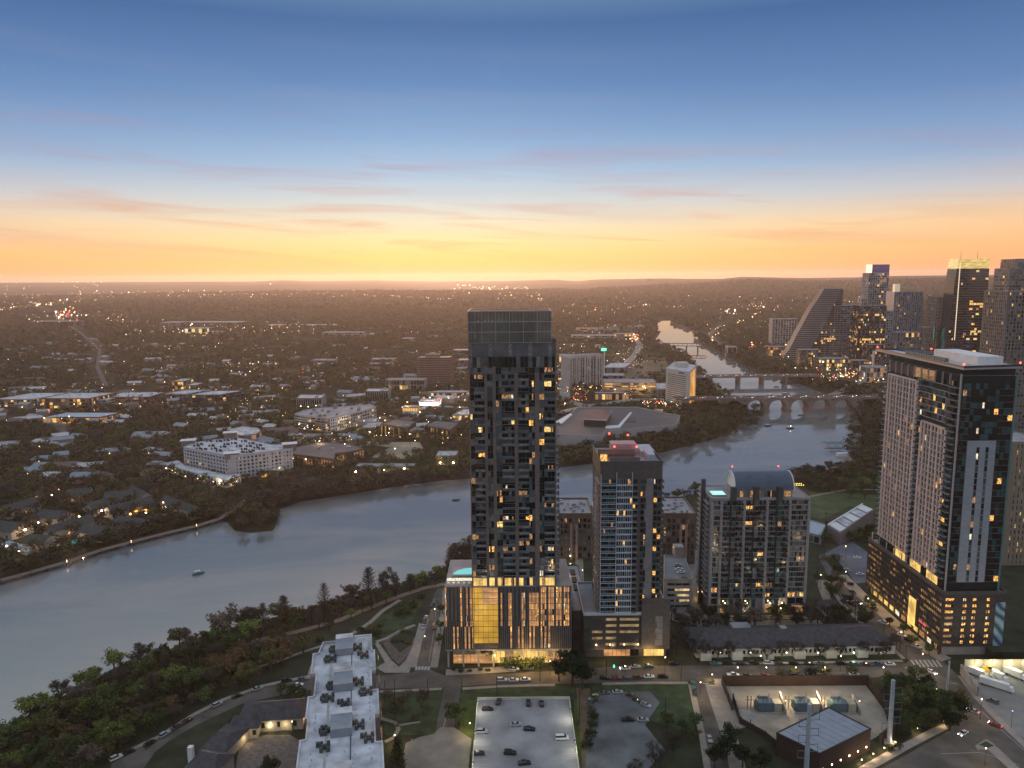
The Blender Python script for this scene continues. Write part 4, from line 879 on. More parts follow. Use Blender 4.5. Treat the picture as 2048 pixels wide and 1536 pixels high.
for pts, wd, mm in (([(890, 1168), (850, 1176), (800, 1192), (740, 1215), (680, 1240), (600, 1262), (530, 1278), (480, 1290), (430, 1310)], 4, path), ([(800, 1200), (765, 1222), (740, 1245), (715, 1262), (695, 1272)], 2.6, walk), ([(752, 1284), (775, 1276), (800, 1262), (830, 1250)], 2.2, walk), ([(520, 1325), (545, 1300), (552, 1288), (545, 1284), (520, 1292), (490, 1306), (430, 1326)], 2, walk), ([(520, 1333), (550, 1325), (600, 1306), (650, 1290)], 2, walk), ([(752, 1434), (790, 1445), (797, 1458), (788, 1475), (770, 1484)], 1.8, walk), ([(790, 1452), (840, 1444)], 1.2, walk),
                    ([(620, 1357), (626, 1335), (640, 1310)], 3, walk), ([(1700, 900), (1702, 930), (1660, 945), (1560, 955)], 3, path), ([(1620, 993), (1700, 978), (1765, 980)], 2.5, path), ([(430, 1395), (360, 1440), (290, 1500)], 1.2, scrub)): ribbon('path', pts, wd, .09, mm)
# substation yard
sheet('gravel_yard', [(1450, 1373), (1732, 1371), (1768, 1420), (1778, 1452), (1752, 1475), (1700, 1500), (1560, 1490), (1510, 1462), (1476, 1440)], .08, gravel)
sheet('pavement', [(1428, 1358), (1449, 1358), (1500, 1452), (1466, 1462)], .09, walk); sheet('pavement', [(1470, 1420), (1504, 1420), (1516, 1446), (1482, 1449)], .10, conc)
sheet('pavement', [(1700, 1545), (1780, 1500), (1862, 1458), (1888, 1448), (1896, 1458), (1830, 1492), (1735, 1545)], .12, walk)
sheet('traffic_island', [(1950, 1492), (1972, 1478), (1985, 1486), (2048, 1545), (2025, 1545), (1975, 1500), (1955, 1500)], .14, walk); sheet('planting_bed', [(1958, 1490), (1972, 1483), (1988, 1492), (1975, 1497)], .16, grass)
sheet('truck_lot', [(1930, 1346), (2060, 1346), (2060, 1490), (1996, 1434), (1958, 1392)], .09, mat('lot_concrete', (.22, .215, .20), .9, .15, .15))
sheet('roof_terrace_garden', [(1118, 1120), (1165, 1120), (1178, 1170), (1122, 1170)], .03, scrub)
sheet('parking_lot', [(1640, 1112), (1700, 1080), (1735, 1105), (1736, 1165), (1700, 1168), (1660, 1140)], .07, mat('patterned_lot', (.11, .12, .15), .9, .3, .06)); sheet('planting_bed', [(1650, 1115), (1665, 1110), (1700, 1150), (1712, 1172), (1690, 1165)], .10, scrub)
sheet('road', [(1120, 1075), (1190, 1075), (1190, 1110), (1166, 1112), (1170, 1230), (1158, 1230), (1150, 1110), (1118, 1108)], .07, drive)
sheet('road', [(1322, 1100), (1350, 1090), (1400, 1100), (1400, 1215), (1420, 1240), (1640, 1240), (1650, 1252), (1400, 1254), (1340, 1240)], .07, drive)
sheet('lit_forecourt', [(1405, 1232), (1620, 1230), (1622, 1238), (1405, 1240)], .09, walk)

# ---- walls and the substation
brickd = mat('dark_red_brick', (.05, .032, .026), .9, .25, 1.5)
def wallrun(name, label, cat, pts, h, th, m, grp=None, cap=None):
    q = [Vector(p) for p in PP(pts)]; b = MB()
    for i in range(len(q) - 1):
        u = q[i + 1] - q[i]; l = u.length; u.normalize(); b.ob(q[i], u, -th / 2, l + th / 2, -th / 2, th / 2, 0, h + i * .004)
        k = int(l / 5)
        for j in range(k + 1): b.ob(q[i], u, j * l / max(k, 1) - .3, j * l / max(k, 1) + .3, -th / 2 - .12, th / 2 + .12, 0, h + .15)
    return b.build(name, [m], label=label, cat=cat, group=grp)
wallrun('yard_wall', 'long dark brick wall closing off the lit substation yard along the street', 'wall', [(1446, 1371), (1734, 1370)], 4.6, .5, brickd)
wallrun('yard_wall', 'dark brick wall on the right side of the substation yard beside the trees', 'wall', [(1736, 1371), (1768, 1416), (1790, 1462), (1760, 1488)], 4.2, .5, brickd)
wallrun('gate', 'dark slatted sliding gate on the left side of the substation yard', 'gate', [(1444, 1370), (1464, 1420)], 3.4, .3, dark)
wallrun('gate', 'dark slatted gate leaf standing nearer the camera at the yard entrance', 'gate', [(1466, 1403), (1480, 1448)], 3.4, .3, dark)
wallrun('yard_wall', 'low dark wall at the near left corner of the substation yard', 'wall', [(1482, 1448), (1530, 1475), (1560, 1500)], 2.6, .4, brickd)
def substation_hall():
    top = [(1553, 1466), (1657, 1415), (1742, 1458), (1640, 1508)]; h = 9.0
    b = Bld('substation_hall', 'dark brick hall with a flat pale blue metal roof inside the substation yard', 'building'); poly = b.base(PP(top, h), 0, h, brickd, mat('pale_blue_roof', (.27, .29, .34), .5, .1, .3), .25)
    q = PP(top, h); a, c, d, e = [Vector(v) for v in q]
    for k in range(1, 9):
        t = k / 9; p0 = a.lerp(c, t); p1 = e.lerp(d, t); m = MB(); u = (p1 - p0); l = u.length; u.normalize(); m.ob(p0, u, .4, l - .4, -.06, .06, h, h + .12); b.part('roof_seam', m, MT['pale_blue_roof'])
    for k in range(6):
        p0 = e.lerp(d, .06 + k * .17); u = (d - e).normalized(); m = MB(); m.ob(p0, u, 0, .5, .05, .2, 2.2, 2.7); b.part('wall_lamp', m, e_warm)
    b.done()
substation_hall()
def transformer(px_, py_, label):
    p = P(px_, py_); r = empty('transformer', (p.x, p.y, 0), 0, label, 'transformer', 'transformers in the substation yard'); st = steel; X, Y = p
    tb = mat('transformer_blue_grey', (.10, .145, .175), .5, .15, 1)
    m = MB(); m.box(X - 4, X + 2.2, Y - 2, Y + 2.2, .5, 4.3); m.build('tank', tb, r)
    m = MB(); m.box(X + 2.6, X + 5.8, Y - 2, Y + 2, .3, 4.0); m.build('switch_cabinet', mat('cabinet_cream', (.4, .36, .28), .6, .1, 1), r)
    m = MB(); m.box(X - 5, X + 6.2, Y - 2.8, Y + 2.9, 0, .3); m.build('plinth', conc, r)
    for i in range(2):
        m = MB()
        for k in range(6): m.box(X - 4.9 + i * 7.4, X - 4.1 + i * 7.4, Y - 1.8 + k * .65, Y - 1.5 + k * .65, .8, 3.8)
        m.build('radiator', tb, r)
    for k in range(7):
        m = MB(); m.tube((X - 3.6 + k * .85, Y - .8 + (k % 2) * 1.4, 4.2), (X - 3.9 + k * .95, Y - .8 + (k % 2) * 1.5, 6.0 + (k % 3) * .5), .2, .08); m.build('bushing', mat('insulator', (.12, .2, .24), .3, .1, 2), r)
    m = MB(); m.tube((X - 3.6, Y + 1.4, 5.0), (X + .4, Y + 1.4, 5.0), .5, n=10); m.build('conservator', tb, r)
    for s in (-6.6, -8):
        m = MB(); m.tube((X + s, Y, 0), (X + s, Y, 6.4), .14); m.tube((X + s - 1.2, Y, 4.6), (X + s + 1.2, Y, 4.6), .1); m.tube((X + s, Y - 1.2, 5.4), (X + s, Y + 1.2, 5.4), .1); m.build('bus_post', dark, r)
    m = MB(); m.hexa([(X + 6.4, Y - 4, 0), (X + 6.9, Y - 4, 0), (X + 6.9, Y + 4, 0), (X + 6.4, Y + 4, 0), (X + 6.4, Y - 4, 2.6), (X + 6.9, Y - 4, 2.6), (X + 6.9, Y + 4, 6), (X + 6.4, Y + 4, 6)]); m.build('fire_wall', conc, r)
    m = MB(); m.ball((X + 7.4, Y - 1, 4.8), .2); m.build('yard_lamp', e_warm, r)
    return r
t1 = transformer(1533, 1420, 'leftmost of the three transformers lit in the substation yard'); t2 = transformer(1608, 1420, 'middle one of the three transformers in the substation yard'); t3 = transformer(1680, 1421, 'rightmost of the three transformers in the substation yard')
for t_, dx in ((t1, 8), (t2, 8), (t3, -8)): point(t_, (t_.location.x + dx, t_.location.y + 2, 6.5), 2400, (1, .74, .42), .3, 'yard_light'); point(t_, (t_.location.x - 2, t_.location.y + 6, 5), 1100, (1, .72, .4), .3, 'yard_light')

# ---- lit parking deck in the foreground
def deck():
    h = 8; q = [P(960, 1397, h), P(1140, 1400, h)]; x0, x1 = -15.2, 22.6; y1 = 286.8; y0 = 205
    b = Bld('parking_deck', 'open top deck of a parking garage, lit at its edges, with few cars on it', 'parking garage'); dk = mat('deck_concrete', (.25, .25, .265), .85, .3, .09, detail=12); pw = mat('parapet_pale', (.42, .40, .35), .8, .1, .3)
    b.base([(x0, y0), (x1, y0), (x1, y1), (x0, y1)], 0, h, pw, dk); b.parapet([(x0, y0), (x1, y0), (x1, y1), (x0, y1)], h, 1.1, pw, .35, .05)
    for k in range(28):
        for sx in (x0 + .6, x1 - 5.6): m = MB(); m.box(sx, sx + 5, y0 + 4 + k * 2.8, y0 + 4.12 + k * 2.8, h, h + .012); b.part('bay_line', m, mark)
    for k in range(12): m = MB(); m.box(x0 + 3 + k * 2.9, x0 + 3.12 + k * 2.9, y1 - 6, y1 - .8, h, h + .012); b.part('bay_line', m, mark)
    r = b.done()
    for i, (x, y) in enumerate([(x0 + .3, 278), (x0 + .2, 258), (x0 + .2, 240), (x1 - .4, 272), (x1 - .4, 252), (x1 - .4, 236)]):
        s = 1 if x < 0 else -1
        l = empty('floodlight', (x, y, h), 0, ['floodlight mast nearest the far left corner of the parking deck', 'floodlight mast halfway along the left edge of the parking deck', 'floodlight mast nearest the camera on the left edge of the deck', 'floodlight mast nearest the far right corner of the parking deck', 'floodlight mast halfway along the right edge of the parking deck', 'floodlight mast nearest the camera on the right edge of the deck'][i], 'floodlight', 'floodlights on the parking deck')
        m = MB(); m.tube((x, y, h), (x, y, h + 4.6), .1); m.build('pole', dark, l); m = MB(); m.box(x - .1, x + .7 * s, y - .25, y + .25, h + 4.55, h + 4.75) if s > 0 else m.box(x - .7, x + .1, y - .25, y + .25, h + 4.55, h + 4.75); m.build('lamp_head', dark, l)
        point(l, (x + .6 * s, y, h + 4.3), 900, (1, .95, .72), .25, 'lamp_light'); point(l, (x - 1.6 * s, y - 3, 6), 260, (.95, 1, .45), .3, 'wall_light')
deck()

# ---- hip and gable houses
def gable(mb, cx, cy, lx, ly, a, z0, zw, zr, wi=0, ri=1, hip=0, ov=.6):
    u = Vector((math.cos(a), math.sin(a))); v = Vector((-u.y, u.x)); c = Vector((cx, cy))
    def g(s, t, z): p = c + u * s + v * t; return (p.x, p.y, z)
    mb.rbox(cx, cy, z0, zw, lx, ly, a, wi)
    L2, W2 = lx / 2 + ov, ly / 2 + ov; e = zw + .02
    r1, r2 = g(-L2 + hip, 0, zr), g(L2 - hip, 0, zr); A, B, D, E = g(-L2, -W2, e), g(L2, -W2, e), g(L2, W2, e), g(-L2, W2, e)
    mb.face([A, B, r2, r1], ri); mb.face([D, E, r1, r2], ri)
    if hip > 0: mb.face([B, D, r2], ri); mb.face([E, A, r1], ri)
    else:
        mb.face([g(lx / 2, -ly / 2, e), g(lx / 2, ly / 2, e), g(lx / 2, 0, zr - .3)], wi); mb.face([g(-lx / 2, ly / 2, e), g(-lx / 2, -ly / 2, e), g(-lx / 2, 0, zr - .3)], wi)
    mb.face([E, D, B, A], ri)
def house(px_, py_, lx, ly, a, label, wall=None, roof=None, zw=4, zr=7, hip=0, name='house', group=None, lamps=0, win=4, z=0, lit=.3, cat='house', zref=None):
    p = P(px_, py_, zref if zref is not None else zw); r = empty(name, (p.x, p.y, 0), 0, label, cat, group); mb = MB(); gable(mb, p.x, p.y, lx, ly, a, 0, zw, zr, 0, 1, hip)
    mb2 = MB(); mb2.v = mb.v; mb2.f = [f for f, k in zip(mb.f, mb.m) if k == 0]; mb2.m = [0] * len(mb2.f); mb2.build('wall', wall or conc, r)
    mb3 = MB(); mb3.v = mb.v; mb3.f = [f for f, k in zip(mb.f, mb.m) if k == 1]; mb3.m = [0] * len(mb3.f); mb3.build('roof', roof or roofd, r)
    u = (math.cos(a), math.sin(a)); poly = [(p.x + u[0] * s - u[1] * t, p.y + u[1] * s + u[0] * t) for s, t in ((-lx / 2, -ly / 2), (lx / 2, -ly / 2), (lx / 2, ly / 2), (-lx / 2, ly / 2))]; excl(poly, 2)
    A = Vector(poly[0])
    for k in range(win):
        s = (k + .5) * lx / win; m = MB(); m.ob(A, u, s - .7, s + .7, .02, .1, zw * .35, zw * .8); m.build('window', (w_w if RN() < lit else gl_d), r)
    for k in range(lamps):
        s = (k + .5) * lx / lamps; m = MB(); q = A + Vector(u) * s + Vector((u[1], -u[0])) * .6; m.ball((q.x, q.y, zw * .8), .22); m.build('wall_lamp', e_warm, r)
    return r
cream = mat('cream_wall', (.36, .33, .27), .85, .1, .4)
# courtyard house at bottom left
for a in [(548, 1420, 25, 14, .12, 'large courtyard house with a dark hipped roof and a lit portico, bottom left', cream, roofd, 5, 9, 5, 3), (492, 1444, 11, 9, .1, 'small dark roofed wing left of the lit portico house', cream, roofd, 4.5, 7.5, 3, 1),
          (450, 1478, 10, 17, -.25, 'dark roofed wing with a lit colonnade facing the courtyard', cream, roofd, 4.5, 7.5, 3, 2), (420, 1522, 12, 11, -.3, 'nearest dark roofed wing with a white chimney at the bottom edge', cream, roofd, 5, 8.5, 3, 2)]:
    house(a[0], a[1], a[2], a[3], a[4], a[5], a[6], a[7], a[8], a[9], a[10], lamps=a[11])
def portico():
    p = P(552, 1462); r = empty('portico', (p.x, p.y, 0), 0, 'pale gabled portico with posts lit from below on the courtyard', 'portico')
    m = MB(); gable(m, p.x, p.y + 3, 14, 5, 0, 4.2, 4.6, 6.4, 0, 0, 0, .3); m.build('gable_roof', cream, r)
    for k in range(4): m = MB(); m.box(p.x - 6.4 + k * 4.1, p.x - 5.8 + k * 4.1, p.y, p.y + .6, 0, 4.3); m.build('post', cream, r)
    point(r, (p.x - 2, p.y - 1.2, 2.6), 330, (1, .78, .42), .4, 'portico_light'); point(r, (p.x + 4, p.y - 1.2, 2.6), 280, (1, .78, .42), .4, 'portico_light')
    q = P(478, 1500); point(r, (q.x + 2.5, q.y + 3, 2.5), 300, (1, .75, .4), .4, 'colonnade_light'); q = P(612, 1450); point(r, (q.x, q.y, 3), 200, (1, .4, .12), .4, 'gate_light')
portico()
sheet('courtyard', [(470, 1545), (478, 1496), (500, 1478), (530, 1470), (580, 1470), (606, 1485), (612, 1510), (600, 1545)], .05, mat('courtyard_paving', (.15, .125, .11), .9, .3, .6))
m_ = MB(); q_ = P(382, 1508, 8); m_.box(q_.x - .9, q_.x + .9, q_.y - .9, q_.y + .9, 4, 11); tag(m_.build('chimney_stack', white), 'white chimney stack standing at the dark roofed house, bottom left', 'chimney')
# long low white building among bare trees
def long_house():
    b = Bld('long_low_building', 'long single storey white building with a dark roof behind bare trees', 'building'); A = P(1392, 1316); B = P(1790, 1308); u = (B - A).normalized(); l = (B - A).length
    mb = MB(); c = (A + B) / 2 + Vector((-u.y, u.x)) * 11; ang = math.atan2(u.y, u.x)
    gable(mb, c.x, c.y, l, 22, ang, 0, 4.6, 8.8, 0, 1, 8, .8); b.loc = (c.x, c.y, 0); pol = [tuple(A), tuple(B), tuple(B + Vector((-u.y, u.x)) * 22), tuple(A + Vector((-u.y, u.x)) * 22)]; excl(pol, 0)
    wl = mat('whitewash_wall', (.46, .46, .42), .8, .1, .5); b.wall = mb; b.wm = [wl, roofd]
    for k in range(44): s = 1.2 + k * (l - 2.4) / 44; b.pane(A, u, s, s + 1.1, 1.6, 3.4, .05, w_d if RN() < .06 else gl_d)
    for k in range(6):
        s = 4 + k * l / 6.4; m = MB(); m.rbox((A + u * s + Vector((u.y, -u.x)) * 1.5).x, (A + u * s + Vector((u.y, -u.x)) * 1.5).y, 0, 3.8, 5, 3, ang); b.part('entrance_bay', m, wl)
    m = MB(); m.rbox(c.x - 22, c.y + 4, 7, 8.6, 9, 6, ang); b.part('skylight', m, roofg); m = MB(); m.rbox(c.x - 2, c.y + 1, 7, 9, 3, 3, ang); b.part('roof_vent_box', m, cream)
    r = b.done()
    for px_, w_ in ((1440, 90), (1500, 300), (1572, 420), (1635, 300), (1706, 420), (1760, 150)): q = P(px_, 1322); point(r, (q.x, q.y - .8, 4.2), w_, (.95, 1, .7), .3, 'wall_light'); m = MB(); m.ball((q.x, q.y - .2, 4.3), .3 if w_ > 200 else .12); m.build('wall_lamp', e_white, r)
long_house()
house(1652, 1208, 9, 7, .2, 'small white gabled cottage by the diagonal street, left of the big right tower', cream, roofd, 3, 5.5, 0, lit=0)
house(1540, 1262, 22, 10, 0, 'low grey roofed outbuilding behind the long white building', conc, roofg, 3.4, 5, 0, lit=0, win=3)
# concrete lit wall and trucks bottom right
wl_ = MB(); A_ = P(1928, 1346); B_ = P(2070, 1346); u_ = (B_ - A_).normalized(); wl_.ob(A_, u_, 0, (B_ - A_).length, -.4, 0, 0, 6.5)
for k in range(9): wl_.ob(A_, u_, k * 4.2, k * 4.2 + .35, 0, .25, 0, 6.7)
r_ = empty('floodlit_wall', (A_.x, A_.y, 0), 0, 'floodlit pale concrete wall panelled behind white trucks at right edge', 'wall'); wl_.build('wall', mat('panel_concrete', (.42, .38, .30), .85, .08, .3), r_)
for k in range(4): point(r_, (A_.x + 5 + k * 7.5, A_.y - 3, 5.8), 1100, (1, .9, .5), .3, 'flood_light'); m_ = MB(); m_.ball((A_.x + 5 + k * 7.5, A_.y - 1.2, 5.8), .3); m_.build('lamp_head', e_white, r_)
wallrun('retaining_wall', 'grey concrete retaining wall sloping beside the street at the right', 'wall', [(1922, 1348), (1954, 1392)], 4.5, .6, conc)
wallrun('site_wall', 'dark flat construction block behind the floodlit wall at the right edge', 'wall', [(1990, 1318), (2070, 1318)], 5, 6, scrub)
# garage deck between towers and brown brick blocks on the shore
def garage_small():
    b = Bld('garage', 'pale parking garage with open floors between the slender tower and the vaulted tower', 'parking garage'); h = 17; pts = [P(1328, 1160, h), P(1386, 1160, h), P(1370, 1118, h), P(1328, 1112, h)]
    poly = b.base(pts, 0, h, conc, mat('deck_grey', (.19, .2, .22), .85, .15, .2), .9); A = Vector(pts[0]); B = Vector(pts[1]); u = (B - A); l = u.length; u.normalize()
    sl = litmat('garage_lit_slot', (1, .72, .32), .7, .25, 0, 1.4)
    for j in range(5):
        for k in range(3): b.pane(A, u, 2 + k * (l - 3.5) / 3, 1.7 + (k + 1) * (l - 3.5) / 3, 1.6 + j * 3.1, 2.8 + j * 3.1, .03, sl if j in (1, 2, 3) and k else gl_d)
    for s in (0, l - 1.4): b.wall.ob(A, u, s, s + 1.4, -.01, .6, 0, h + 1, b.mi(conc))
    m = MB(); q = P(1358, 1110, h); m.box(q.x - 3, q.x + 2.5, q.y - 2, q.y + 4, h, h + 5.5); b.part('stair_tower', m, conc)
    r = b.done(); q = P(1392, 1195); point(r, (q.x + .5, q.y, 4), 420, (1, .6, .22), .4, 'alley_light'); q = P(1392, 1210); point(r, (q.x + .5, q.y + 6, 5), 300, (1, .6, .22), .4, 'alley_light'); q = P(1346, 1104, 18); point(r, (q.x, q.y, 21), 160, (1, .65, .35), .4, 'roof_light')
garage_small()
brn = mat('brown_brick', (.12, .095, .08), .85, .2, .3)
def shore_block(x0, x1, yb, yt, dep, label, cols):
    poly, h = front(x0, x1, yb, yt, dep); b = Bld('brick_block', label, 'building'); b.base(poly, 0, h, brn, roofg, 1.2); A, B = poly[0], poly[1]
    b.side(A, B, 1, h - 1.5, 7, 7, 1.2, 1.3, .3, brn, brn, .07); u = (Vector(B) - Vector(A)).normalized()
    for s in cols: b.wall.ob(A, u, s, s + 1.5, -.01, .9, 0, h - 6, b.mi(mat('pink_stone', (.30, .23, .2), .8, .1, .5)))
    m = MB(); units(poly, h, 14, m, (1, 2.5), (.8, 2)); b.part('rooftop_unit', m, roofg); return b
b = shore_block(1118, 1183, 1118, 1030, 34, 'brown brick shore block with pale pilasters, left of the slender tower', (7, 10.5)); m = MB(); c_ = b.poly; m.rbox(c_[0][0] + 9, c_[0][1] + 16, 20, 26, 7, 7, 0); b.part('stair_penthouse', m, dark); r = b.done(); q = P(1140, 1122); point(r, (q.x, q.y - 3, 4), 500, (1, .72, .4), .4, 'wall_light'); m = MB(); m.ball((q.x, q.y - 2, 4.3), .4); m.build('wall_lamp', e_warm, r)
b = shore_block(1322, 1389, 1128, 1030, 36, 'brown brick shore block with pale pilasters, between slender and vaulted towers', (11, 14.5)); m = MB(); c_ = b.poly; m.rbox(c_[0][0] + 8, c_[0][1] + 20, 20, 26, 8, 8, 0); b.part('stair_penthouse', m, brn); b.done()
def roof_garden():
    b = Bld('garden_podium', 'low podium with a planted roof garden beside the base of the tallest tower', 'building'); X, Y = 30, 364; b.base([(28.5, 342), (36, 342), (36, 400), (20, 400), (20, 362.5), (28.5, 362.5)], 0, 20, brn, roofg, .6)
    for k in range(9): m = MB(); m.box(22 + (k % 3) * 4.5, 24.5 + (k % 3) * 4.5, 366 + (k // 3) * 10, 373 + (k // 3) * 10, 20, 20.7); b.part('planter', m, scrub)
    r = b.done(); point(r, (30, 385, 23), 260, (1, .75, .4), .3, 'garden_light'); point(r, (26, 372, 22), 120, (1, .75, .4), .3, 'garden_light')
roof_garden()
def folded_hall():
    b = Bld('folded_roof_hall', 'grey hall with a sloping folded white roof on the park lawn near the lake', 'building'); a = P(1655, 1048, 9); c = P(1724, 1012, 14); d = P(1747, 1022, 14); e = P(1680, 1064, 9); g = mat('warm_grey_wall', (.17, .15, .14), .8, .1, .3)
    m = b.wall; b.wm = [g, white]; b.loc = (a.x, a.y, 0); k = len(m.v)
    m.hexa([(*e, 0), (*d, 0), (*c, 0), (*a, 0), (*e, 8), (*d, 15), (*c, 15), (*a, 8)], 0, 0); excl([a, c, d, e])
    for j in range(5):
        t0, t1 = j / 5, (j + 1) / 5; q = []
        def pt(t, s, z): p = a.lerp(c, t).lerp(e.lerp(d, t), s); return (p.x, p.y, 8 + 7 * t + z)
        n = MB(); n.hexa([pt(t0 + .02, .06, .05), pt(t0 + .02, .94, .05), pt(t1, .94, .05), pt(t1, .06, .05), pt(t0 + .02, .06, .9), pt(t0 + .02, .94, .9), pt(t1, .94, .1), pt(t1, .06, .1)]); b.part('roof_fold', n, [white, roofw][j % 2])
    n = MB(); n.hexa([(*a, 8), (*a.lerp(e, .07), 8), (*c.lerp(d, .07), 15), (*c, 15), (*a, 9.1), (*a.lerp(e, .07), 9.1), (*c.lerp(d, .07), 16.1), (*c, 16.1)]); b.part('roof_edge', n, white); b.done()
folded_hall()
block('shed', 'low grey building with a ribbed metal roof left of the folded roof hall', [(1618, 1040), (1652, 1050), (1640, 1072), (1616, 1066)], 6, 1, 2, roofg, steel, lit=0, n_units=0).done()
# ---------------------------------------------------------------- bridges, boardwalk, boats
brc = mat('bridge_concrete', (.19, .15, .13), .85, .15, .1)
def arch_bridge():
    zt = 17.5; A = P(1352, 799, zt); B = P(1762, 795, zt); u = (B - A).normalized(); l = (B - A).length; n = Vector((-u.y, u.x))
    r = empty('arch_bridge', (A.x, A.y, 0), 0, 'nearest bridge with wide concrete arches and car lights', 'bridge'); r_ = r
    m = MB(); m.ob(A, u, 0, l, -20, 0, zt - 1.6, zt, 0, 1); m.build('deck', [brc, asph], r)
    for d in (-20, -.3):
        m = MB(); m.ob(A, u, 0, l, d, d + .3, zt, zt + 1.1); m.build('parapet', brc, r)
    # piers where the photo shows them
    px_ = [(1495, 826), (1542, 827), (1590, 827), (1640, 827), (1690, 826)]; ss = []
    for x, y in px_: q = P(x, y); ss.append((q - A).dot(u))
    sp = ss[1] - ss[0]; ss = [ss[0] + sp * k for k in range(-1, 6)]
    for s in ss:
        if 0 < s < l: m = MB(); m.ob(A, u, s - 2.6, s + 2.6, -19, -1, -1, zt - 3.2); m.ob(A, u, s - 3.6, s + 3.6, -20, -.2, -1, 2.4); m.build('pier', brc, r)
    for k in range(len(ss) - 1):
        s0, s1 = ss[k] + 2.4, ss[k + 1] - 2.4
        if s0 < 0 or s1 > l: continue
        for d0, d1 in ((-19, -16), (-4, -1)):
            m = MB(); N_ = 14
            for i in range(N_):
                a0 = i / N_; a1 = (i + 1) / N_; f = lambda a: 3.5 + (zt - 6.0) * math.sqrt(max(0, 1 - (2 * a - 1) ** 2)) ** .9
                q = []
                for zz in (0, 1):
                    for a, d in ((a0, d1), (a1, d1), (a1, d0), (a0, d0)):
                        p = A + u * (s0 + (s1 - s0) * a) - n * d * -1 * -1; p = A + u * (s0 + (s1 - s0) * a) + Vector((u.y, -u.x)) * d; q.append((p.x, p.y, zt - 1.6 if zz else f(a)))
                m.hexa(q)
            m.build('arch', brc, r)
    for k in range(14):
        s = 12 + k * l / 14; p = A + u * s - n * -19.6 ; p = A + u * s + Vector((u.y, -u.x)) * (-.6); m = MB(); m.tube((p.x, p.y, zt), (p.x, p.y, zt + 8), .12, n=4); m.ball((p.x, p.y, zt + 8.1), .35, n=5); m.build('lamp_post', dark, r)
    return A, u, l, zt
ARCH = arch_bridge()
def beam_bridge():
    zt = 13.5; A = P(1398, 754, zt); B = P(1642, 751, zt); u = (B - A).normalized(); l = (B - A).length
    r = empty('beam_bridge', (A.x, A.y, 0), 0, 'middle bridge, straight concrete deck on slender piers', 'bridge'); m = MB(); m.ob(A, u, 0, l, -22, 0, zt - 2.2, zt, 0, 1); m.build('deck', [brc, asph], r)
    for d in (-22, -.3): m = MB(); m.ob(A, u, 0, l, d, d + .3, zt, zt + 1); m.build('parapet', brc, r)
    for x in (1420, 1477, 1526, 1574, 1615):
        s = (P(x, 768) - A).dot(u); m = MB()
        for k in range(4): m.ob(A, u, s - 1.4, s + 1.4, -20 + k * 5.4, -18 + k * 5.4, -1, zt - 2.6)
        m.ob(A, u, s - 1.8, s + 1.8, -21, -1, zt - 3.6, zt - 2.2); m.build('pier', brc, r)
    return A, u, l, zt
BEAM = beam_bridge()
def rail_bridge():
    zt = 19; A = P(1300, 688, 15); B = P(1412, 690, 15); u = (B - A).normalized(); l = (B - A).length
    r = empty('truss_bridge', (A.x, A.y, 0), 0, 'farthest bridge, a dark railway truss silhouetted on the orange water', 'bridge'); rb = mat('rust_brown', (.06, .04, .035), .8, .2, .2)
    for zz in (11, 17): m = MB(); m.ob(A, u, 0, l, -5, 0, zz, zz + 1.3); m.build('chord', rb, r)
    for k in range(13):
        s = k * l / 12; m = MB(); m.ob(A, u, s, s + 1.0, -5, 0, 12, 17.2); m.build('truss_post', rb, r)
    for k in range(5): s = 6 + k * l / 5; m = MB(); m.ob(A, u, s, s + 3, -6, 1, -1, 11); m.build('pier', rb, r)
rail_bridge()
ribbon('bridge_approach', [(1115, 830), (1180, 815), (1260, 803), (1352, 801)], 18, 2.5, drive)
ribbon('road', [(1762, 798), (1790, 790), (1830, 770)], 18, 1.5, drive)
def boardwalk():
    pts = [(-40, 1172), (0, 1160), (60, 1144), (130, 1124), (200, 1100), (260, 1084), (330, 1066), (390, 1052), (440, 1037), (462, 1022), (480, 1010), (492, 1000)]
    q = [Vector(p) for p in PP(pts, 2.2)]; r = empty('boardwalk', (q[4].x, q[4].y, 0), 0, 'narrow timber boardwalk on piles running along the far shore at left', 'boardwalk'); wd = mat('boardwalk_deck', (.20, .15, .12), .9, .15, .6)
    m = MB(); rl = MB(); rr_ = MB()
    for i in range(len(q) - 1):
        u = q[i + 1] - q[i]; l = u.length; u.normalize(); m.ob(q[i], u, -.3, l + .3, -2.2, 2.2, 1.9, 2.25)
        for d, b_ in ((-2.15, rl), (2.1, rr_)): b_.ob(q[i], u, 0, l, d, d + .07, 3.3, 3.4); b_.ob(q[i], u, 0, l, d, d + .05, 2.7, 2.76)
    m.build('deck', wd, r); rl.build('railing', dark, r); rr_.build('railing', dark, r)
    n = 0
    for i in range(len(q) - 1):
        u = q[i + 1] - q[i]; l = u.length; u.normalize(); k = int(l / 9)
        for j in range(k):
            p = q[i] + u * j * l / k; m = MB(); nn = Vector((u.y, -u.x))
            for d in (-1.6, 1.6): a = p + nn * d; m.tube((a.x, a.y, -.5), (a.x, a.y, 2), .35, n=6)
            m.build('pile_pair', dark, r)
            if n % 4 == 0: a = p + nn * 2; m = MB(); m.tube((a.x, a.y, 2), (a.x, a.y, 3.6), .06, n=4); m.ball((a.x, a.y, 3.7), .22, n=5); m.build('bollard_light', [e_warm], r)
            n += 1
boardwalk()
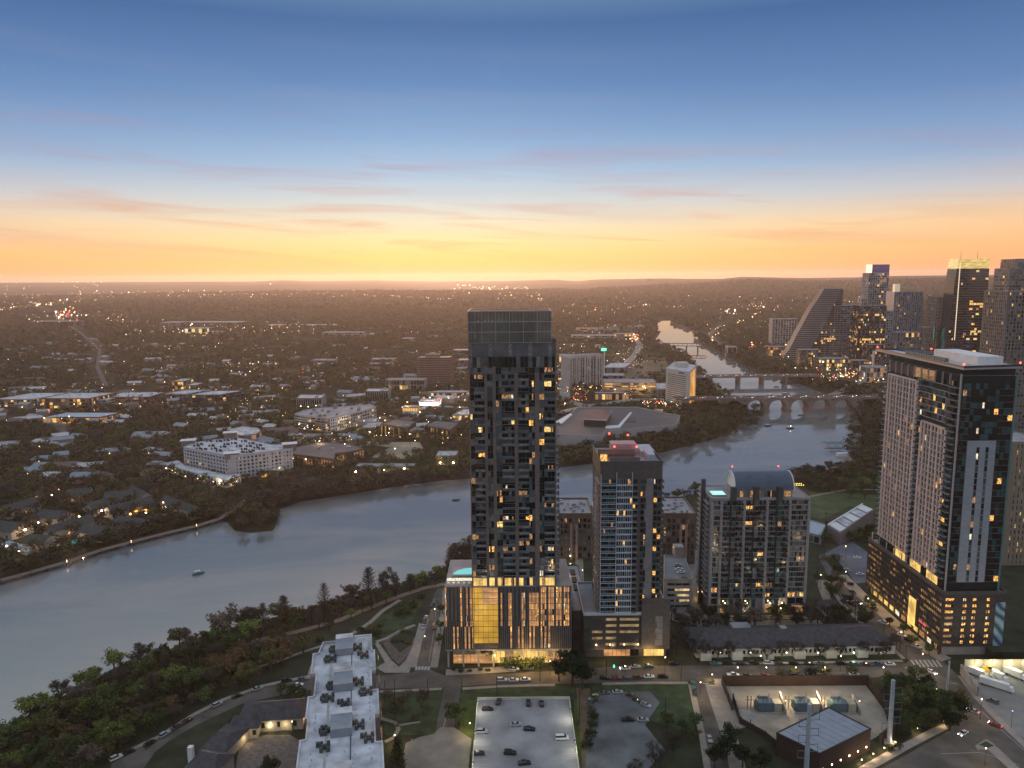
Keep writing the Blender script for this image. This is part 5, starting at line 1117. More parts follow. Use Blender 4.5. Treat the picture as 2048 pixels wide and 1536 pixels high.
def dock():
    p = P(1672, 895); r = empty('marina_dock', (p.x, p.y, 0), 0, 'floating dock with blue roofed boat shelters near the right shore', 'dock')
    for i, (a, b_) in enumerate([(1672, 884), (1672, 896), (1674, 908)]): q = P(a, b_); m = MB(); m.box(q.x - 15 + i * 2, q.x + 15, q.y - 1.5, q.y + 1.5, .1, .6); m.build('pontoon', conc, r)
    for i, (a, b_) in enumerate([(1658, 888), (1668, 888), (1678, 888), (1688, 888), (1664, 898), (1680, 898)]):
        q = P(a, b_); m = MB(); m.box(q.x - 3, q.x + 3, q.y - 4, q.y + 4, 3, 3.4); [m.tube((q.x + sx, q.y + sy, .5), (q.x + sx, q.y + sy, 3), .12, n=4) for sx in (-2.6, 2.6) for sy in (-3.5, 3.5)]; m.build('shelter', mat('shelter_blue', (.16, .26, .34), .5, .2, .2), r)
    q = P(1690, 912); m = MB(); m.box(q.x - 8, q.x + 3, q.y - 3, q.y + 3, .1, 3.2); m.build('boathouse', white, r)
dock()
def boat(px_, py_, L_, W_, a, label, hull, cabin=True, lit=False):
    p = P(px_, py_, .1); r = empty('boat', (p.x, p.y, .06), a, label, 'boat', 'boats out on the lake'); m = MB()
    s = [(-.5, .42), (-.5, -.42), (.2, -.5), (.5, 0), (.2, .5)]; k = [(x * L_, y * W_) for x, y in s]; m.prism(k, 0, .9); m.prism([(x * .8, y * .8) for x, y in k], .9, 1.0)
    o = m.build('hull', hull); o.parent = r
    if cabin: m = MB(); m.box(-L_ * .32, L_ * .15, -W_ * .32, W_ * .32, 2.1, 2.3); [m.tube((x * L_, y * W_, 1), (x * L_, y * W_, 2.1), .06, n=4) for x in (-.3, .13) for y in (-.3, .3)]; o = m.build('canopy', white); o.parent = r
    if lit: m = MB(); m.ball((0, 0, 3.2), .5, n=5); o = m.build('masthead_light', e_white); o.parent = r
for a in [(397, 1148, 7, 2.4, .6, 'small teal motorboat alone on the near left water', mat('teal_hull', (.03, .12, .12), .5, .1, 1), True, False), (912, 1001, 6, 2, .1, 'dark boat with a wake just left of the tallest tower', dark, False, False), (1536, 852, 10, 4, .2, 'left boat of the two floating below the arches', dark, True, False), (1581, 857, 10, 4, .2, 'right boat of the two below the arches, with a mast light', dark, True, True),
          (1541, 791, 9, 4, 0, 'small boat behind the left arches of the nearest bridge', dark, True, False), (1572, 788, 12, 5, 0, 'larger boat between the two nearest bridges, right one', dark, True, False), (1553, 774, 8, 4, 0, 'tiny boat beside the middle bridge', dark, False, False), (1601, 831, 7, 2, .2, 'rowing boat beside the right arch pier', dark, False, False), (1495, 822, 7, 2, .3, 'rowing boat beside the left arch pier', dark, False, False)]: boat(*a)

# ---------------------------------------------------------------- buildings on the far (left) shore
blue = mat('blue_grey_wall', (.30, .33, .38), .8, .12, .15); brick = mat('red_brick', (.16, .085, .06), .85, .2, .2); paleb = mat('pale_wall', (.36, .35, .35), .8, .1, .15); greyb = mat('grey_wall', (.17, .165, .165), .8, .15, .1)
bge = mat('beige_block', (.27, .22, .18), .85, .12, .1); drk = mat('dark_block', (.05, .048, .05), .7, .2, .1)
def shore_apartment():
    h = 22; b = Bld('white_apartments', 'big white apartment block with a flat roof full of air conditioners on the far shore', 'apartment building'); pts = [(367, 895), (456, 912), (468, 912), (539, 903), (564, 899), (585, 898), (583, 890), (543, 890), (481, 877), (430, 880), (390, 886)]
    wl = mat('white_stucco', (.42, .42, .45), .8, .08, .2); poly = b.base(PP(pts, h), 0, h, wl, roofw, .7)
    q = PP(pts, h)
    for i, nb in ((0, 15), (1, 2), (2, 9), (3, 3), (4, 3)): b.side(q[i], q[i + 1], 1, h - 1, 6, nb, 1.7, 1.5, .3, wl, wl if i != 1 else greyb, .06, [gl_d, gl_d, gl_b, gl_t, mat('brown_infill', (.13, .09, .08), .8, .2, 1)])
    low = [(326, 927), (357, 920), (368, 930), (453, 950), (479, 947), (482, 953), (451, 959), (398, 947)]; h2 = 7.5; ql = PP(low, h2); b.wall.prism(ql, 0, h2, b.mi(wl), b.mi(roofw)); excl(ql)
    b.side(ql[0], ql[7], .5, h2 - .6, 2, 9, 1.6, 1.3, .3, wl, None, .2); b.side(ql[7], ql[6], .5, h2 - .6, 2, 9, 1.6, 1.3, .3, wl, None, .2); b.side(ql[6], ql[5], .5, h2 - .6, 2, 4, 1.6, 1.3, .3, wl, None, .3)
    for x, y, z in ((375, 888, 3.5), (462, 911, 2.2), (578, 896, 4), (460, 873, 4)): c = P(x, y, h); m = MB(); m.rbox(c.x, c.y + 2, h - 3, h + z, 12, 8, .3); m.rbox(c.x, c.y + 2, h + z, h + z + .3, 14, 10, .3, 1); b.part('corner_tower', m, [greyb, white])
    un = [(395, 893), (402, 890), (410, 900), (425, 893), (430, 899), (440, 903), (448, 895), (455, 890), (470, 888), (480, 894), (490, 900), (500, 894), (505, 903), (515, 897), (525, 899), (440, 884), (455, 882), (470, 880), (490, 884), (505, 888), (520, 892), (420, 884), (400, 899), (465, 905), (485, 906), (500, 906)]
    for x, y in un:
        c = P(x, y, h)
        for k in range(3): m = MB(); m.rbox(c.x + k * 2.2 - 3, c.y + (k % 2) * 1.5, h, h + 1.8, 1.5, 1.5, .3); b.part('air_conditioner', m, dark)
    r = b.done()
    for x, y in ((333, 936), (345, 940), (352, 944), (372, 952), (384, 955), (396, 957), (427, 963), (440, 966), (449, 968), (474, 963)): q = P(x, y, 4); m = MB(); m.ball((q.x, q.y - 1, 4), .55, n=5); m.build('wall_lamp', e_warm, r)
    q = P(440, 970); point(r, (q.x, q.y - 6, 5), 1500, (1, .8, .5), 1, 'wall_light')
shore_apartment()
block('pavilion', 'low glass pavilion glowing amber on the shore below the white apartments', [(520, 943), (573, 941), (565, 931), (520, 934)], 6, 1, 7, drk, roofg, lit=.8, litm=[w_w, w_d]).done()
block('hexagon_building', 'pale building with a pointed white roof just behind the white apartments', [(455, 866), (484, 872), (512, 868), (522, 862), (515, 856), (485, 853), (462, 858)], 10, 1, 4, bge, roofw, lit=.3, bayw=6).done()
block('blue_roof_building', 'low building with a smooth blue grey roof beside the pointed white roof', [(500, 884), (545, 890), (560, 880), (515, 868)], 5, 1, 4, greyb, mat('blue_grey_roof', (.16, .18, .22), .7, .1, .1), lit=.1, n_units=1, bayw=6).done()
def fins(name, label, pts, h, roof, n, lit, ht=0, lamps=()):
    b = Bld(name, label, 'office building'); q = PP(pts, h); poly = b.base(q, 0, h, mat('brown_office', (.11, .085, .07), .85, .15, .2), roof, .6); k = 0
    for i in range(len(poly)):
        A = Vector(poly[i]); B = Vector(poly[(i + 1) % len(poly)]); u = B - A; l = u.length; u.normalize(); nn = Vector((u.y, -u.x))
        if nn.dot(-(A + B) / 2) < .03 * ((A + B) / 2).length: continue
        m_ = max(2, round(l / 3.2))
        for j in range(m_):
            b.pane(A, u, j * l / m_ + .5, (j + 1) * l / m_ - .3, .8, h - 1.6, .05, lit if lit and RN() < .8 else gl_d); f = MB(); f.ob(A, u, j * l / m_ - .25, j * l / m_ + .3, .02, 1.0, 0, h - 1.0); b.part('facade_fin', f, MT['brown_office'] if roof is not roofw else paleb)
    m = MB(); units(poly, h, 3, m, (3, 5), (1, 2)); b.part('rooftop_unit', m, roofg); r = b.done()
    for x, y in lamps: q = P(x, y, h * .9); m = MB(); m.ball((q.x, q.y - 1, h * .9), .7, n=5); m.build('wall_lamp', e_warm, r)
    return r
rb_ = mat('brown_flat_roof', (.17, .135, .13), .9, .15, .08)
ol = litmat('olive_glow', (1, .62, .12), .38, .1, .5, 1.3)
fins('office_block', 'left one of two square brown offices with yellow lit fins', [(762, 848), (812, 856), (832, 843), (790, 838)], 13, rb_, 14, ol, lamps=[(764, 848), (803, 853), (812, 853)])
fins('office_block', 'right one of two square brown offices with yellow lit fins, beside the tall tower', [(850, 851), (900, 860), (918, 846), (872, 842)], 13, rb_, 14, ol, lamps=[(852, 852), (892, 856), (903, 855), (916, 848)])
block('link_pavilion', 'small pale entrance pavilion between the two yellow lit offices', [(819, 861), (846, 862), (850, 857), (824, 856)], 8, 1, 4, bge, roofg, lit=.5).done()
fins('office_block', 'wide low brown office with a jagged roof right of the white apartments', [(580, 908), (668, 919), (672, 908), (706, 903), (728, 898), (700, 888), (640, 885), (590, 895)], 9, rb_, 20, w_d, lamps=[(586, 916), (622, 903), (660, 909), (684, 905), (612, 918)])
fins('office_block', 'brown office cube with a white roof among trees, behind the blue white apartments', [(593, 797), (642, 797), (652, 790), (601, 789)], 15, roofw, 12, None, lamps=[(602, 812), (617, 813), (632, 811)])
fins('office_block', 'dark green office with pale vertical fins and a white roof', [(731, 783), (775, 783), (781, 777), (736, 777)], 15, roofw, 12, None)
def blue_apts():
    h = 17; b = Bld('blue_white_apartments', 'long blue white apartment row with a garage end behind the shore offices', 'apartment building'); pts = [(589, 828), (612, 832), (660, 837), (700, 828), (752, 814), (742, 809), (700, 812), (640, 816), (610, 820)]; q = PP(pts, h); b.base(q, 0, h, blue, roofg, .6)
    b.side(q[0], q[1], 1, h - .8, 5, 1, .4, 1.4, .3, blue, None, 0); b.side(q[1], q[2], 1, h - .8, 5, 5, .8, 1.5, .3, bge, None, .25); b.side(q[2], q[3], 1, h - .8, 4, 9, 1.3, 1.3, .3, white, None, .1); b.side(q[3], q[4], 1, h - .8, 4, 11, 1.3, 1.3, .3, blue, None, .15)
    m = MB(); units(ccw(q), h, 14, m, (2, 5), (1, 2.4)); b.part('rooftop_unit', m, greyb); b.done()
blue_apts()
def striped():
    A = P(834, 776); B = P(906, 776); h = HZ((A + B) / 2, 716); c = (A + B) / 2; b = Bld('striped_hotel', 'reddish stepped office tower with horizontal stripes left of the tallest tower', 'tower'); W = (B - A).length / 2
    poly = [(c.x - W, c.y + 12), (c.x - W * .8, c.y + 3), (c.x - W * .35, c.y), (c.x + W * .35, c.y), (c.x + W * .8, c.y + 3), (c.x + W, c.y + 12), (c.x + W * .8, c.y + 32), (c.x - W * .8, c.y + 32)]; st = mat('red_stripe', (.22, .13, .105), .85, .1, .1)
    b.base(poly, 0, h, drk, roofg, .5)
    for j in range(13):
        z = 1 + j * (h - 1) / 13; k = .97 + .05 * (j / 13)
        m = MB(); m.prism([(c.x + (p[0] - c.x) * 1.025, c.y + 14 + (p[1] - c.y - 14) * 1.04) for p in poly], z, z + (h - 1) / 13 * .52); b.part('floor_band', m, st)
    m = MB(); m.box(c.x - 16, c.x + 8, c.y + 10, c.y + 22, h, h + 5); b.part('penthouse', m, st); b.done()
striped()
F = front
def fb(name, label, xl, xr, yb, yt, dep, wm, rm, nf, nb, lit=.1, cat='building', nmax=60, skew=0, **k):
    poly, h = F(xl, xr, yb, yt, dep, skew=skew); b = block(name, label, poly, h, nf, nb, wm, rm, roofpx=False, lit=lit, cat=cat, **k); b.done(nmax); return b
fb('long_office', 'long beige terraced office with round arches of light, left of the striped tower', 772, 850, 790, 760, 22, bge, roofg, 3, 14, .15)
fb('waterfront_office', 'long low dark building right on the far shore with four lamps', 710, 828, 947, 934, 14, drk, roofg, 1, 16, .05)
fb('boathouse_restaurant', 'small white roofed restaurant at the water just left of the tallest tower', 872, 912, 930, 912, 20, bge, roofw, 1, 5, .3)
fb('brick_apartments', 'brick block at the left edge with a pale blue roof', -10, 68, 814, 799, 60, bge, roofw, 3, 12, .18, skew=14)
fb('brick_apartments', 'red brick block with a bright orange lit garage front', 85, 180, 824, 797, 50, brick, roofw, 4, 12, .3, skew=10)
fb('apartment_wing', 'blue grey wing between the lit garage and the long brick block', 180, 214, 820, 800, 40, blue, roofw, 4, 4, .05)
fb('brick_apartments', 'long brick block with regular vertical windows and rooftop equipment', 215, 300, 815, 794, 45, brick, roofw, 4, 16, .1, n_units=14)
fb('apartment_block', 'pale blue block with a white roof right of the long brick block', 325, 374, 800, 788, 40, blue, roofw, 2, 6, .1, skew=20)
fb('apartment_block', 'dark grey block with a white roof left of the round tree clump', 378, 440, 812, 790, 40, drk, roofw, 4, 8, .1, skew=20)
fb('school_building', 'long low building with a light blue roof and a row of lamps', 86, 200, 848, 835, 34, drk, mat('sky_blue_roof', (.36, .42, .5), .6, .08, .1), 1, 12, .8, litm=[w_w, w_d], skew=10)
fb('brick_hall', 'brick cube with a bright lit lobby in the upper left city', 344, 368, 779, 763, 34, brick, roofw, 2, 4, .5)
fb('brick_hall', 'smaller brick cube right of the lit lobby cube', 372, 392, 784, 771, 30, brick, roofw, 2, 3, .1)
fb('motel', 'long thin motel row with orange lights on the left', 48, 104, 776, 770, 14, bge, roofg, 1, 12, .8)
fb('warehouse', 'wide grey warehouse far off at the left below the red traffic', 60, 148, 652, 643, 60, greyb, roofg, 1, 8, 0)
fb('warehouse', 'pale round edged hall far away with a bright streetlit forecourt', 322, 360, 658, 645, 70, paleb, roofg, 1, 5, 0)
fb('lit_hall', 'far building with a brilliantly lit yellow ground floor', 370, 412, 672, 657, 60, greyb, roofg, 2, 6, .5, litm=[w_y, w_l])
fb('warehouse', 'long pale roof right of the yellow lit far building', 365, 480, 651, 645, 90, greyb, paleb, 1, 8, .1)
fb('warehouse', 'very long thin pale roof in the middle distance, left of centre', 525, 668, 655, 651, 80, greyb, paleb, 1, 12, .1)
fb('long_apartments', 'long pale apartment row in the middle distance above the offices', 645, 725, 676, 665, 40, paleb, roofg, 3, 14, 0)
fb('small_hall', 'small white topped hall left of the tallest tower in the distance', 804, 826, 682, 677, 30, paleb, roofw, 1, 3, 0)
fb('dark_hall', 'dark block with a pale roof touching the left edge of the tallest tower', 905, 940, 716, 701, 40, drk, roofg, 4, 4, 0)
fb('dark_hall', 'brown block just below the dark block at the left of the tallest tower', 915, 942, 742, 721, 40, brick, roofg, 4, 4, 0)
fb('hillside_offices', 'terraced pale topped offices left of the striped tower', 740, 790, 726, 719, 30, greyb, paleb, 2, 8, .1)
fb('hillside_offices', 'low terraced office just under the terraced pale topped offices', 730, 785, 733, 728, 24, greyb, paleb, 1, 8, .1)
fb('grey_offices', 'dim blue grey office steps in the left middle distance', 622, 668, 731, 721, 30, greyb, roofg, 2, 7, .08)
fb('shop_row', 'long white shop roof near the bright gas station', 700, 740, 762, 757, 30, greyb, roofg, 1, 6, .1)
fb('gas_station', 'brilliantly lit white filling station canopy left of the tallest tower', 838, 878, 812, 803, 22, paleb, roofw, 1, 6, 1, litm=[mat('canopy_glow', (.5, .5, .5), .5, 0, em=(1, .97, .95), es=2)])
fb('retail_row', 'slanting pale roofed retail row above the bright filling station', 845, 925, 800, 785, 18, greyb, roofw, 2, 14, .3, skew=22)
fb('white_shop', 'white roofed shop with bright corner lamps left of the tallest tower', 905, 942, 848, 830, 40, bge, roofw, 1, 6, .4, skew=10)
fb('diner', 'small diner outlined in violet neon near the shore offices', 586, 604, 878, 872, 12, drk, roofg, 1, 3, 1, litm=[w_l, w_y]); 
fb('diner', 'round glowing white kiosk between trees in front of the lit offices', 678, 712, 882, 873, 16, drk, roofg, 1, 6, .9, litm=[w_l])
fb('store', 'lit orange storefront near the red car queue', 805, 836, 824, 815, 16, bge, roofg, 1, 6, .9, litm=[w_w])
# right of the tall tower
fb('theatre', 'round grey roofed theatre right of the tallest tower', 1118, 1150, 735, 712, 40, greyb, roofg, 2, 4, .3)
def curved_slab():
    b = Bld('curved_hotel', 'concave pale slab tower with vertical stripes and a tall mast', 'tower'); A = P(1138, 780); B = P(1205, 770); h = HZ((A + B) / 2, 712); u = (B - A).normalized(); n = Vector((-u.y, u.x)); l = (B - A).length; fr = []; bk_ = []
    for i in range(8):
        t = i / 7; d = 9 * math.sin(math.pi * t); fr.append(A + u * l * t + n * d); bk_.append(A + u * l * t + n * (d + 18))
    poly = [tuple(p) for p in fr] + [tuple(p) for p in reversed(bk_)]; b.base(poly, 0, h, paleb, roofg, .8)
    for i in range(7): b.side(fr[i], fr[i + 1], 2, h - 3, 14, 2, 1.6 if i % 2 else 2.6, .5, .5, paleb, bge, .05)
    m = MB(); q = P(1208, 765); m.tube((q.x, q.y, 0), (q.x, q.y, h + 5), 1.0, n=6); b.part('mast', m, white); m = MB(); m.box(q.x - 5, q.x + 3, q.y - .4, q.y + .4, h + 3, h + 7); b.part('green_sign', m, e_grn); b.done()
curved_slab()
def waterfront_hotel():
    b = Bld('slab_hotel', 'white slab hotel with dark balcony rows and an orange lit end wall beside the lake', 'hotel'); wl = mat('hotel_white', (.50, .46, .42), .8, .06, .1); ph = 52
    L0 = P(1332, 737, ph); Cn = P(1379, 745, ph); R = P(1393, 731, ph); Bk = L0 + (R - Cn); poly = b.base([L0, Cn, R, Bk], 0, ph, wl, roofw, .8); b.side(L0 + (Cn - L0) * .09, L0 + (Cn - L0) * .86, 8, ph - 5, 14, 1, .6, 1.7, .9, wl, wl, 0, [drk])
    u = (R - Cn).normalized(); l = (R - Cn).length; b.pane(Cn, u, l * .12, l * .9, 1, ph * .96, .05, litmat('painted_orange_wash', (1, .45, .08), .55, .03, .25, 1.5)); c = (L0 + R) / 2  # glowing sheet on the end wall: orange light put into the surface
    m = MB(); m.rbox(c.x, c.y, ph, ph + 7, 16, 12, .1); b.part('penthouse', m, wl); A = L0.lerp(Cn, .55); uu = (Cn - L0).normalized(); m = MB(); m.ob(A, uu, 0, 12, .06, .3, ph - 3.6, ph - 1.6); b.part('sign_letters', m, mat('sign_slate', (.06, .09, .16), .5, .1, 1)); r = b.done(); q = Cn + u * l * .5; point(r, (q.x + 6, q.y - 6, 6), 5000, (1, .5, .12), 1, 'wall_wash_light')
waterfront_hotel()
fb('hotel_podium', 'low white ballroom wing in front of the white slab hotel', 1315, 1382, 793, 778, 60, paleb, roofw, 1, 8, .05)
fb('garage', 'beige parking garage with glowing yellow floors left of the white slab hotel', 1208, 1312, 790, 765, 40, bge, roofg, 5, 6, .75, litm=[w_d, w_d, w_w], pier=1, slab=2.2)
fb('row_building', 'low shop row with violet and green signs in front of the beige garage', 1190, 1258, 800, 787, 16, drk, roofg, 1, 10, .4)
fb('annex', 'dark square annex above the beige garage', 1205, 1250, 766, 752, 40, drk, roofg, 2, 8, .05)
fb('white_hall', 'low white hall on the park meadow beyond the curved slab tower', 1206, 1248, 748, 735, 70, paleb, roofw, 1, 5, 0, skew=20)
fb('distant_apartments', 'long striped apartments seen just right of the crown of the tallest tower', 1142, 1228, 682, 671, 40, paleb, roofg, 3, 18, .1)
fb('distant_apartments', 'apartment block with a lit rooftop behind the long striped apartments', 1228, 1262, 682, 668, 40, brick, roofg, 3, 8, .1)
fb('distant_apartments', 'olive lit garage floors above the long striped apartments', 1152, 1196, 669, 657, 40, bge, roofg, 4, 6, .5, litm=[w_d])
fb('small_white_house', 'white blocks at the right flank of the tallest tower in the distance', 1116, 1142, 760, 742, 26, paleb, roofg, 4, 4, .1)
def newspaper():
    b = Bld('newspaper_hall', 'sprawling low white building with brown roofs and a square block on top', 'building'); h = 12; rb = mat('mauve_roof', (.12, .105, .105), .9, .1, .05)
    pts = [(1110, 868), (1110, 845), (1140, 828), (1155, 815), (1275, 815), (1330, 827), (1360, 832), (1352, 850), (1300, 855), (1212, 862), (1205, 872), (1160, 872)]; b.base(PP(pts, h), 0, h, paleb, rb, 1.0)
    t = PP([(1168, 838), (1212, 840), (1222, 822), (1182, 820)], 20); m = MB(); m.prism(t, h - 1, 20, 0, 1); b.part('roof_block', m, [drk, rb]); m = MB(); t2 = PP([(1167, 838), (1213, 840), (1224, 820), (1180, 818)], 21); m.prism(t2, 20.1, 21.2, 0, 1); b.part('roof_block/roof_rim', m, [white, mat('maroon_roof', (.15, .09, .085), .9, .1, .1)])
    m = MB(); q = PP([(1250, 845), (1272, 845), (1270, 838), (1256, 838)], h); m.prism(q, h, h + .4); b.part('roof_well', m, drk)
    for s in ([(1212, 858), (1240, 856), (1264, 826), (1260, 826), (1236, 852), (1210, 853)], [(1110, 846), (1124, 848), (1145, 830), (1140, 828)]): m = MB(); m.prism(PP(s, h), h, h + .9); b.part('roof_ridge', m, white)
    b.side(P(1110, 868, h), P(1160, 872, h), .5, h, 1, 6, .5, 1, .2, paleb, None, 0, [paleb]); b.part('loading_dock', (lambda m: (m.prism(PP([(1212, 864), (1300, 858), (1300, 861), (1212, 868)], 6), 4.5, 6), m)[1])(MB()), drk)
    b.done()
newspaper()
sheet('parking_lot', [(1275, 815), (1370, 822), (1380, 835), (1290, 826)], .05, drive); sheet('parking_lot', [(560, 890), (600, 868), (700, 880), (760, 885), (720, 895), (640, 884)], .05, drive); sheet('parking_lot', [(700, 884), (840, 884), (850, 905), (800, 920), (740, 915), (780, 895)], .04, mat('dim_lot', (.20, .18, .15), .9, .3, .05))
sheet('meadow', [(1212, 735), (1330, 715), (1340, 745), (1250, 770)], .04, mat('tan_meadow', (.10, .085, .055), .95, .3, .02)); sheet('meadow', [(1190, 655), (1290, 648), (1290, 660), (1200, 664)], .04, MT['tan_meadow'])
for pts, wd in (([(1180, 815), (1130, 800), (1128, 760), (1180, 740), (1250, 730), (1270, 710), (1280, 690), (1262, 665)], 16), ([(940, 815), (860, 812), (800, 830), (700, 868), (600, 870), (500, 862)], 14), ([(860, 812), (900, 790), (940, 775)], 14), ([(210, 730), (300, 728), (400, 730), (520, 735)], 16), ([(130, 900), (133, 880), (125, 862), (90, 852)], 8), ([(100, 640), (130, 650), (160, 665), (200, 700), (195, 735), (215, 780)], 8), ([(60, 610), (110, 630), (150, 660)], 22),
                ([(1640, 800), (1700, 775), (1760, 740), (1800, 715)], 14), ([(1760, 795), (1700, 770), (1640, 750)], 16), ([(1450, 700), (1420, 670), (1440, 650), (1520, 640)], 14), ([(600, 980), (700, 962), (840, 950), (940, 940)], 3), ([(1640, 1240), (1660, 1215), (1640, 1160)], 5), ([(330, 760), (420, 772), (520, 790), (600, 800)], 10), ([(0, 700), (200, 690), (420, 700), (620, 690)], 12), ([(500, 640), (700, 630), (930, 640)], 20), ([(1120, 690), (1200, 686), (1290, 690), (1320, 688)], 12)):
    ribbon('road', pts, wd, .5 if pts[0][1] < 720 else .12, asph if pts[0][1] < 720 else drive)

# ---------------------------------------------------------------- downtown skyline at the right
sg = mat('silver_facade', (.19, .22, .27), .6, .12, .1); blk_ = mat('black_glass', (.02, .026, .036), .2, .3, .05, ior=2.0)
def D(name, label, xl, xr, yb, yt, dep, wm, nf, nb, lit, litm=None, glass=None, cat='tower', rm=roofg, skew=0, pier=.8, slab=1.0, nmax=100, top=None, done=True, litrows=None):
    if lit < .25: lit *= .5; litm = litm or [w_w, w_d, w_d, w_d, w_y]
    if litrows: litrows = {k: v * .75 for k, v in litrows.items()}
    poly, h = F(xl, xr, yb, yt, dep, skew=skew); b = block(name, label, poly, h, nf, nb, wm, rm, roofpx=False, lit=lit, litm=litm, glass=glass, cat=cat, pier=pier, slab=slab, n_units=3, litrows=litrows, dep=.6)
    if done: b.done(nmax)
    return b, poly, h
def sail():
    A = P(1570, 722); B = P(1662, 722); u = (B - A).normalized(); n = Vector((-u.y, u.x)); D_ = A.length; k = D_ / FPX * 1.02; zz = lambda y: HZ((A + B) / 2, y)
    b = Bld('sail_tower', 'glass office tower with a curved slanting edge like a sail', 'tower'); b.loc = (A.x, A.y, 0); b.wm = [mat('sail_glass', (.07, .08, .09), .75, .2, .05), sg]; excl([A, B, B + n * 30, A + n * 30])
    X = lambda x: (x - 1570) * k; rows = [(722, 1572, 1668), (712, 1568, 1668), (700, 1576, 1668), (685, 1583, 1668), (668, 1590, 1668), (650, 1598, 1668), (632, 1606, 1668), (615, 1614, 1668), (598, 1624, 1668), (578, 1634, 1668)]
    for i in range(len(rows) - 1):
        y0, l0, r0_ = rows[i]; y1, l1, r1 = rows[i + 1]; z0, z1 = zz(y0), zz(y1); q = []
        for z, l, r_ in ((z0, l0, r0_), (z1, l1, r1)):
            for s, d in ((X(l), 0), (X(r_), 0), (X(r_), 28), (X(l), 28)): p = A + u * s + n * d; q.append((p.x, p.y, z))
        b.wall.hexa(q, 0)
    tot = zz(578); nfl = 34
    for j in range(nfl):
        z = tot * j / nfl; y = 722 - (722 - 578) * j / nfl; l = np.interp(-y, [-r[0] for r in rows], [r[1] for r in rows]); w_ = 34 + 6 * math.sin(j / 9)
        m = MB(); m.ob(A, u, X(l) - .8, X(l + w_), .05, 1.2, z, z + .8); b.part('floor_band', m, mat('sail_band', (.34, .36, .38), .5, .05, .1) if j > 7 else paleb)
        for q in range(8):
            s = X(l + w_ + 2) + q * 4.6
            if s < X(1664): b.pane(A, u, s, s + 4.2, z + 1, z + tot / nfl - .3, .06, (random.choice([w_w, w_y]) if RN() < (.4 if j in (8, 9, 10, 26) else .03) else gl_d))
    b.done()
sail()
D('grey_apartments', 'pale grey striped apartment slab left of the sail shaped tower', 1543, 1592, 692, 638, 30, paleb, 14, 9, .04, pier=1.6, slab=.7)
D('white_grid_block', 'lower block with a white rectangular grid in front of the sail tower', 1640, 1692, 722, 645, 26, sg, 18, 6, .12, pier=.4, slab=1.2)
D('grid_tower', 'taller grid fronted tower right of the sail shaped tower', 1664, 1714, 722, 611, 30, sg, 26, 8, .06, pier=.4, slab=1.2)
D('dark_office_tower', 'black glass office tower with yellow lit floors', 1712, 1766, 730, 612, 34, blk_, 24, 12, .1, litm=[w_w, w_y], pier=.2, slab=1.1, litrows={9: .8, 10: .9, 13: .5, 14: .5, 18: .35, 20: .45, 8: .3})
D('spire_tower', 'silver residential tower of stepped piers with a lit spire', 1780, 1838, 730, 584, 36, sg, 36, 14, .07, pier=1.6, slab=.6)
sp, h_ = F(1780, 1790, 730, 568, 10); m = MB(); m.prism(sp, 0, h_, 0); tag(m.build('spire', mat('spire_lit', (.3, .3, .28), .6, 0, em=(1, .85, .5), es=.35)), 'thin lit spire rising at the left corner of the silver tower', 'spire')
b, pl, h_ = D('purple_top_tower', 'tall stepped tower with a violet crown standing above the hills', 1728, 1768, 712, 546, 34, blue, 38, 9, .16, pier=.7, slab=.9, done=False)
c_ = [(pl[0][0] * .85 + pl[1][0] * .15, pl[0][1]), (pl[1][0], pl[1][1]), (pl[2][0], pl[2][1]), (pl[3][0] * .85 + pl[2][0] * .15, pl[3][1])]; m = MB(); m.prism(c_, h_, HZ(Vector(pl[0]), 529)); b.part('violet_crown', m, mat('violet_glass', (.06, .05, .12), .3, .3, .1, em=(.35, .22, .7), es=.10)); b.done()
D('slim_white_block', 'slim pale block touching the left of the violet crowned tower', 1716, 1730, 712, 597, 20, paleb, 16, 3, .1)
D('glass_condo', 'pale blue glass tower with a blue lit top beside the spire', 1767, 1780, 730, 622, 22, blue, 20, 3, .12)
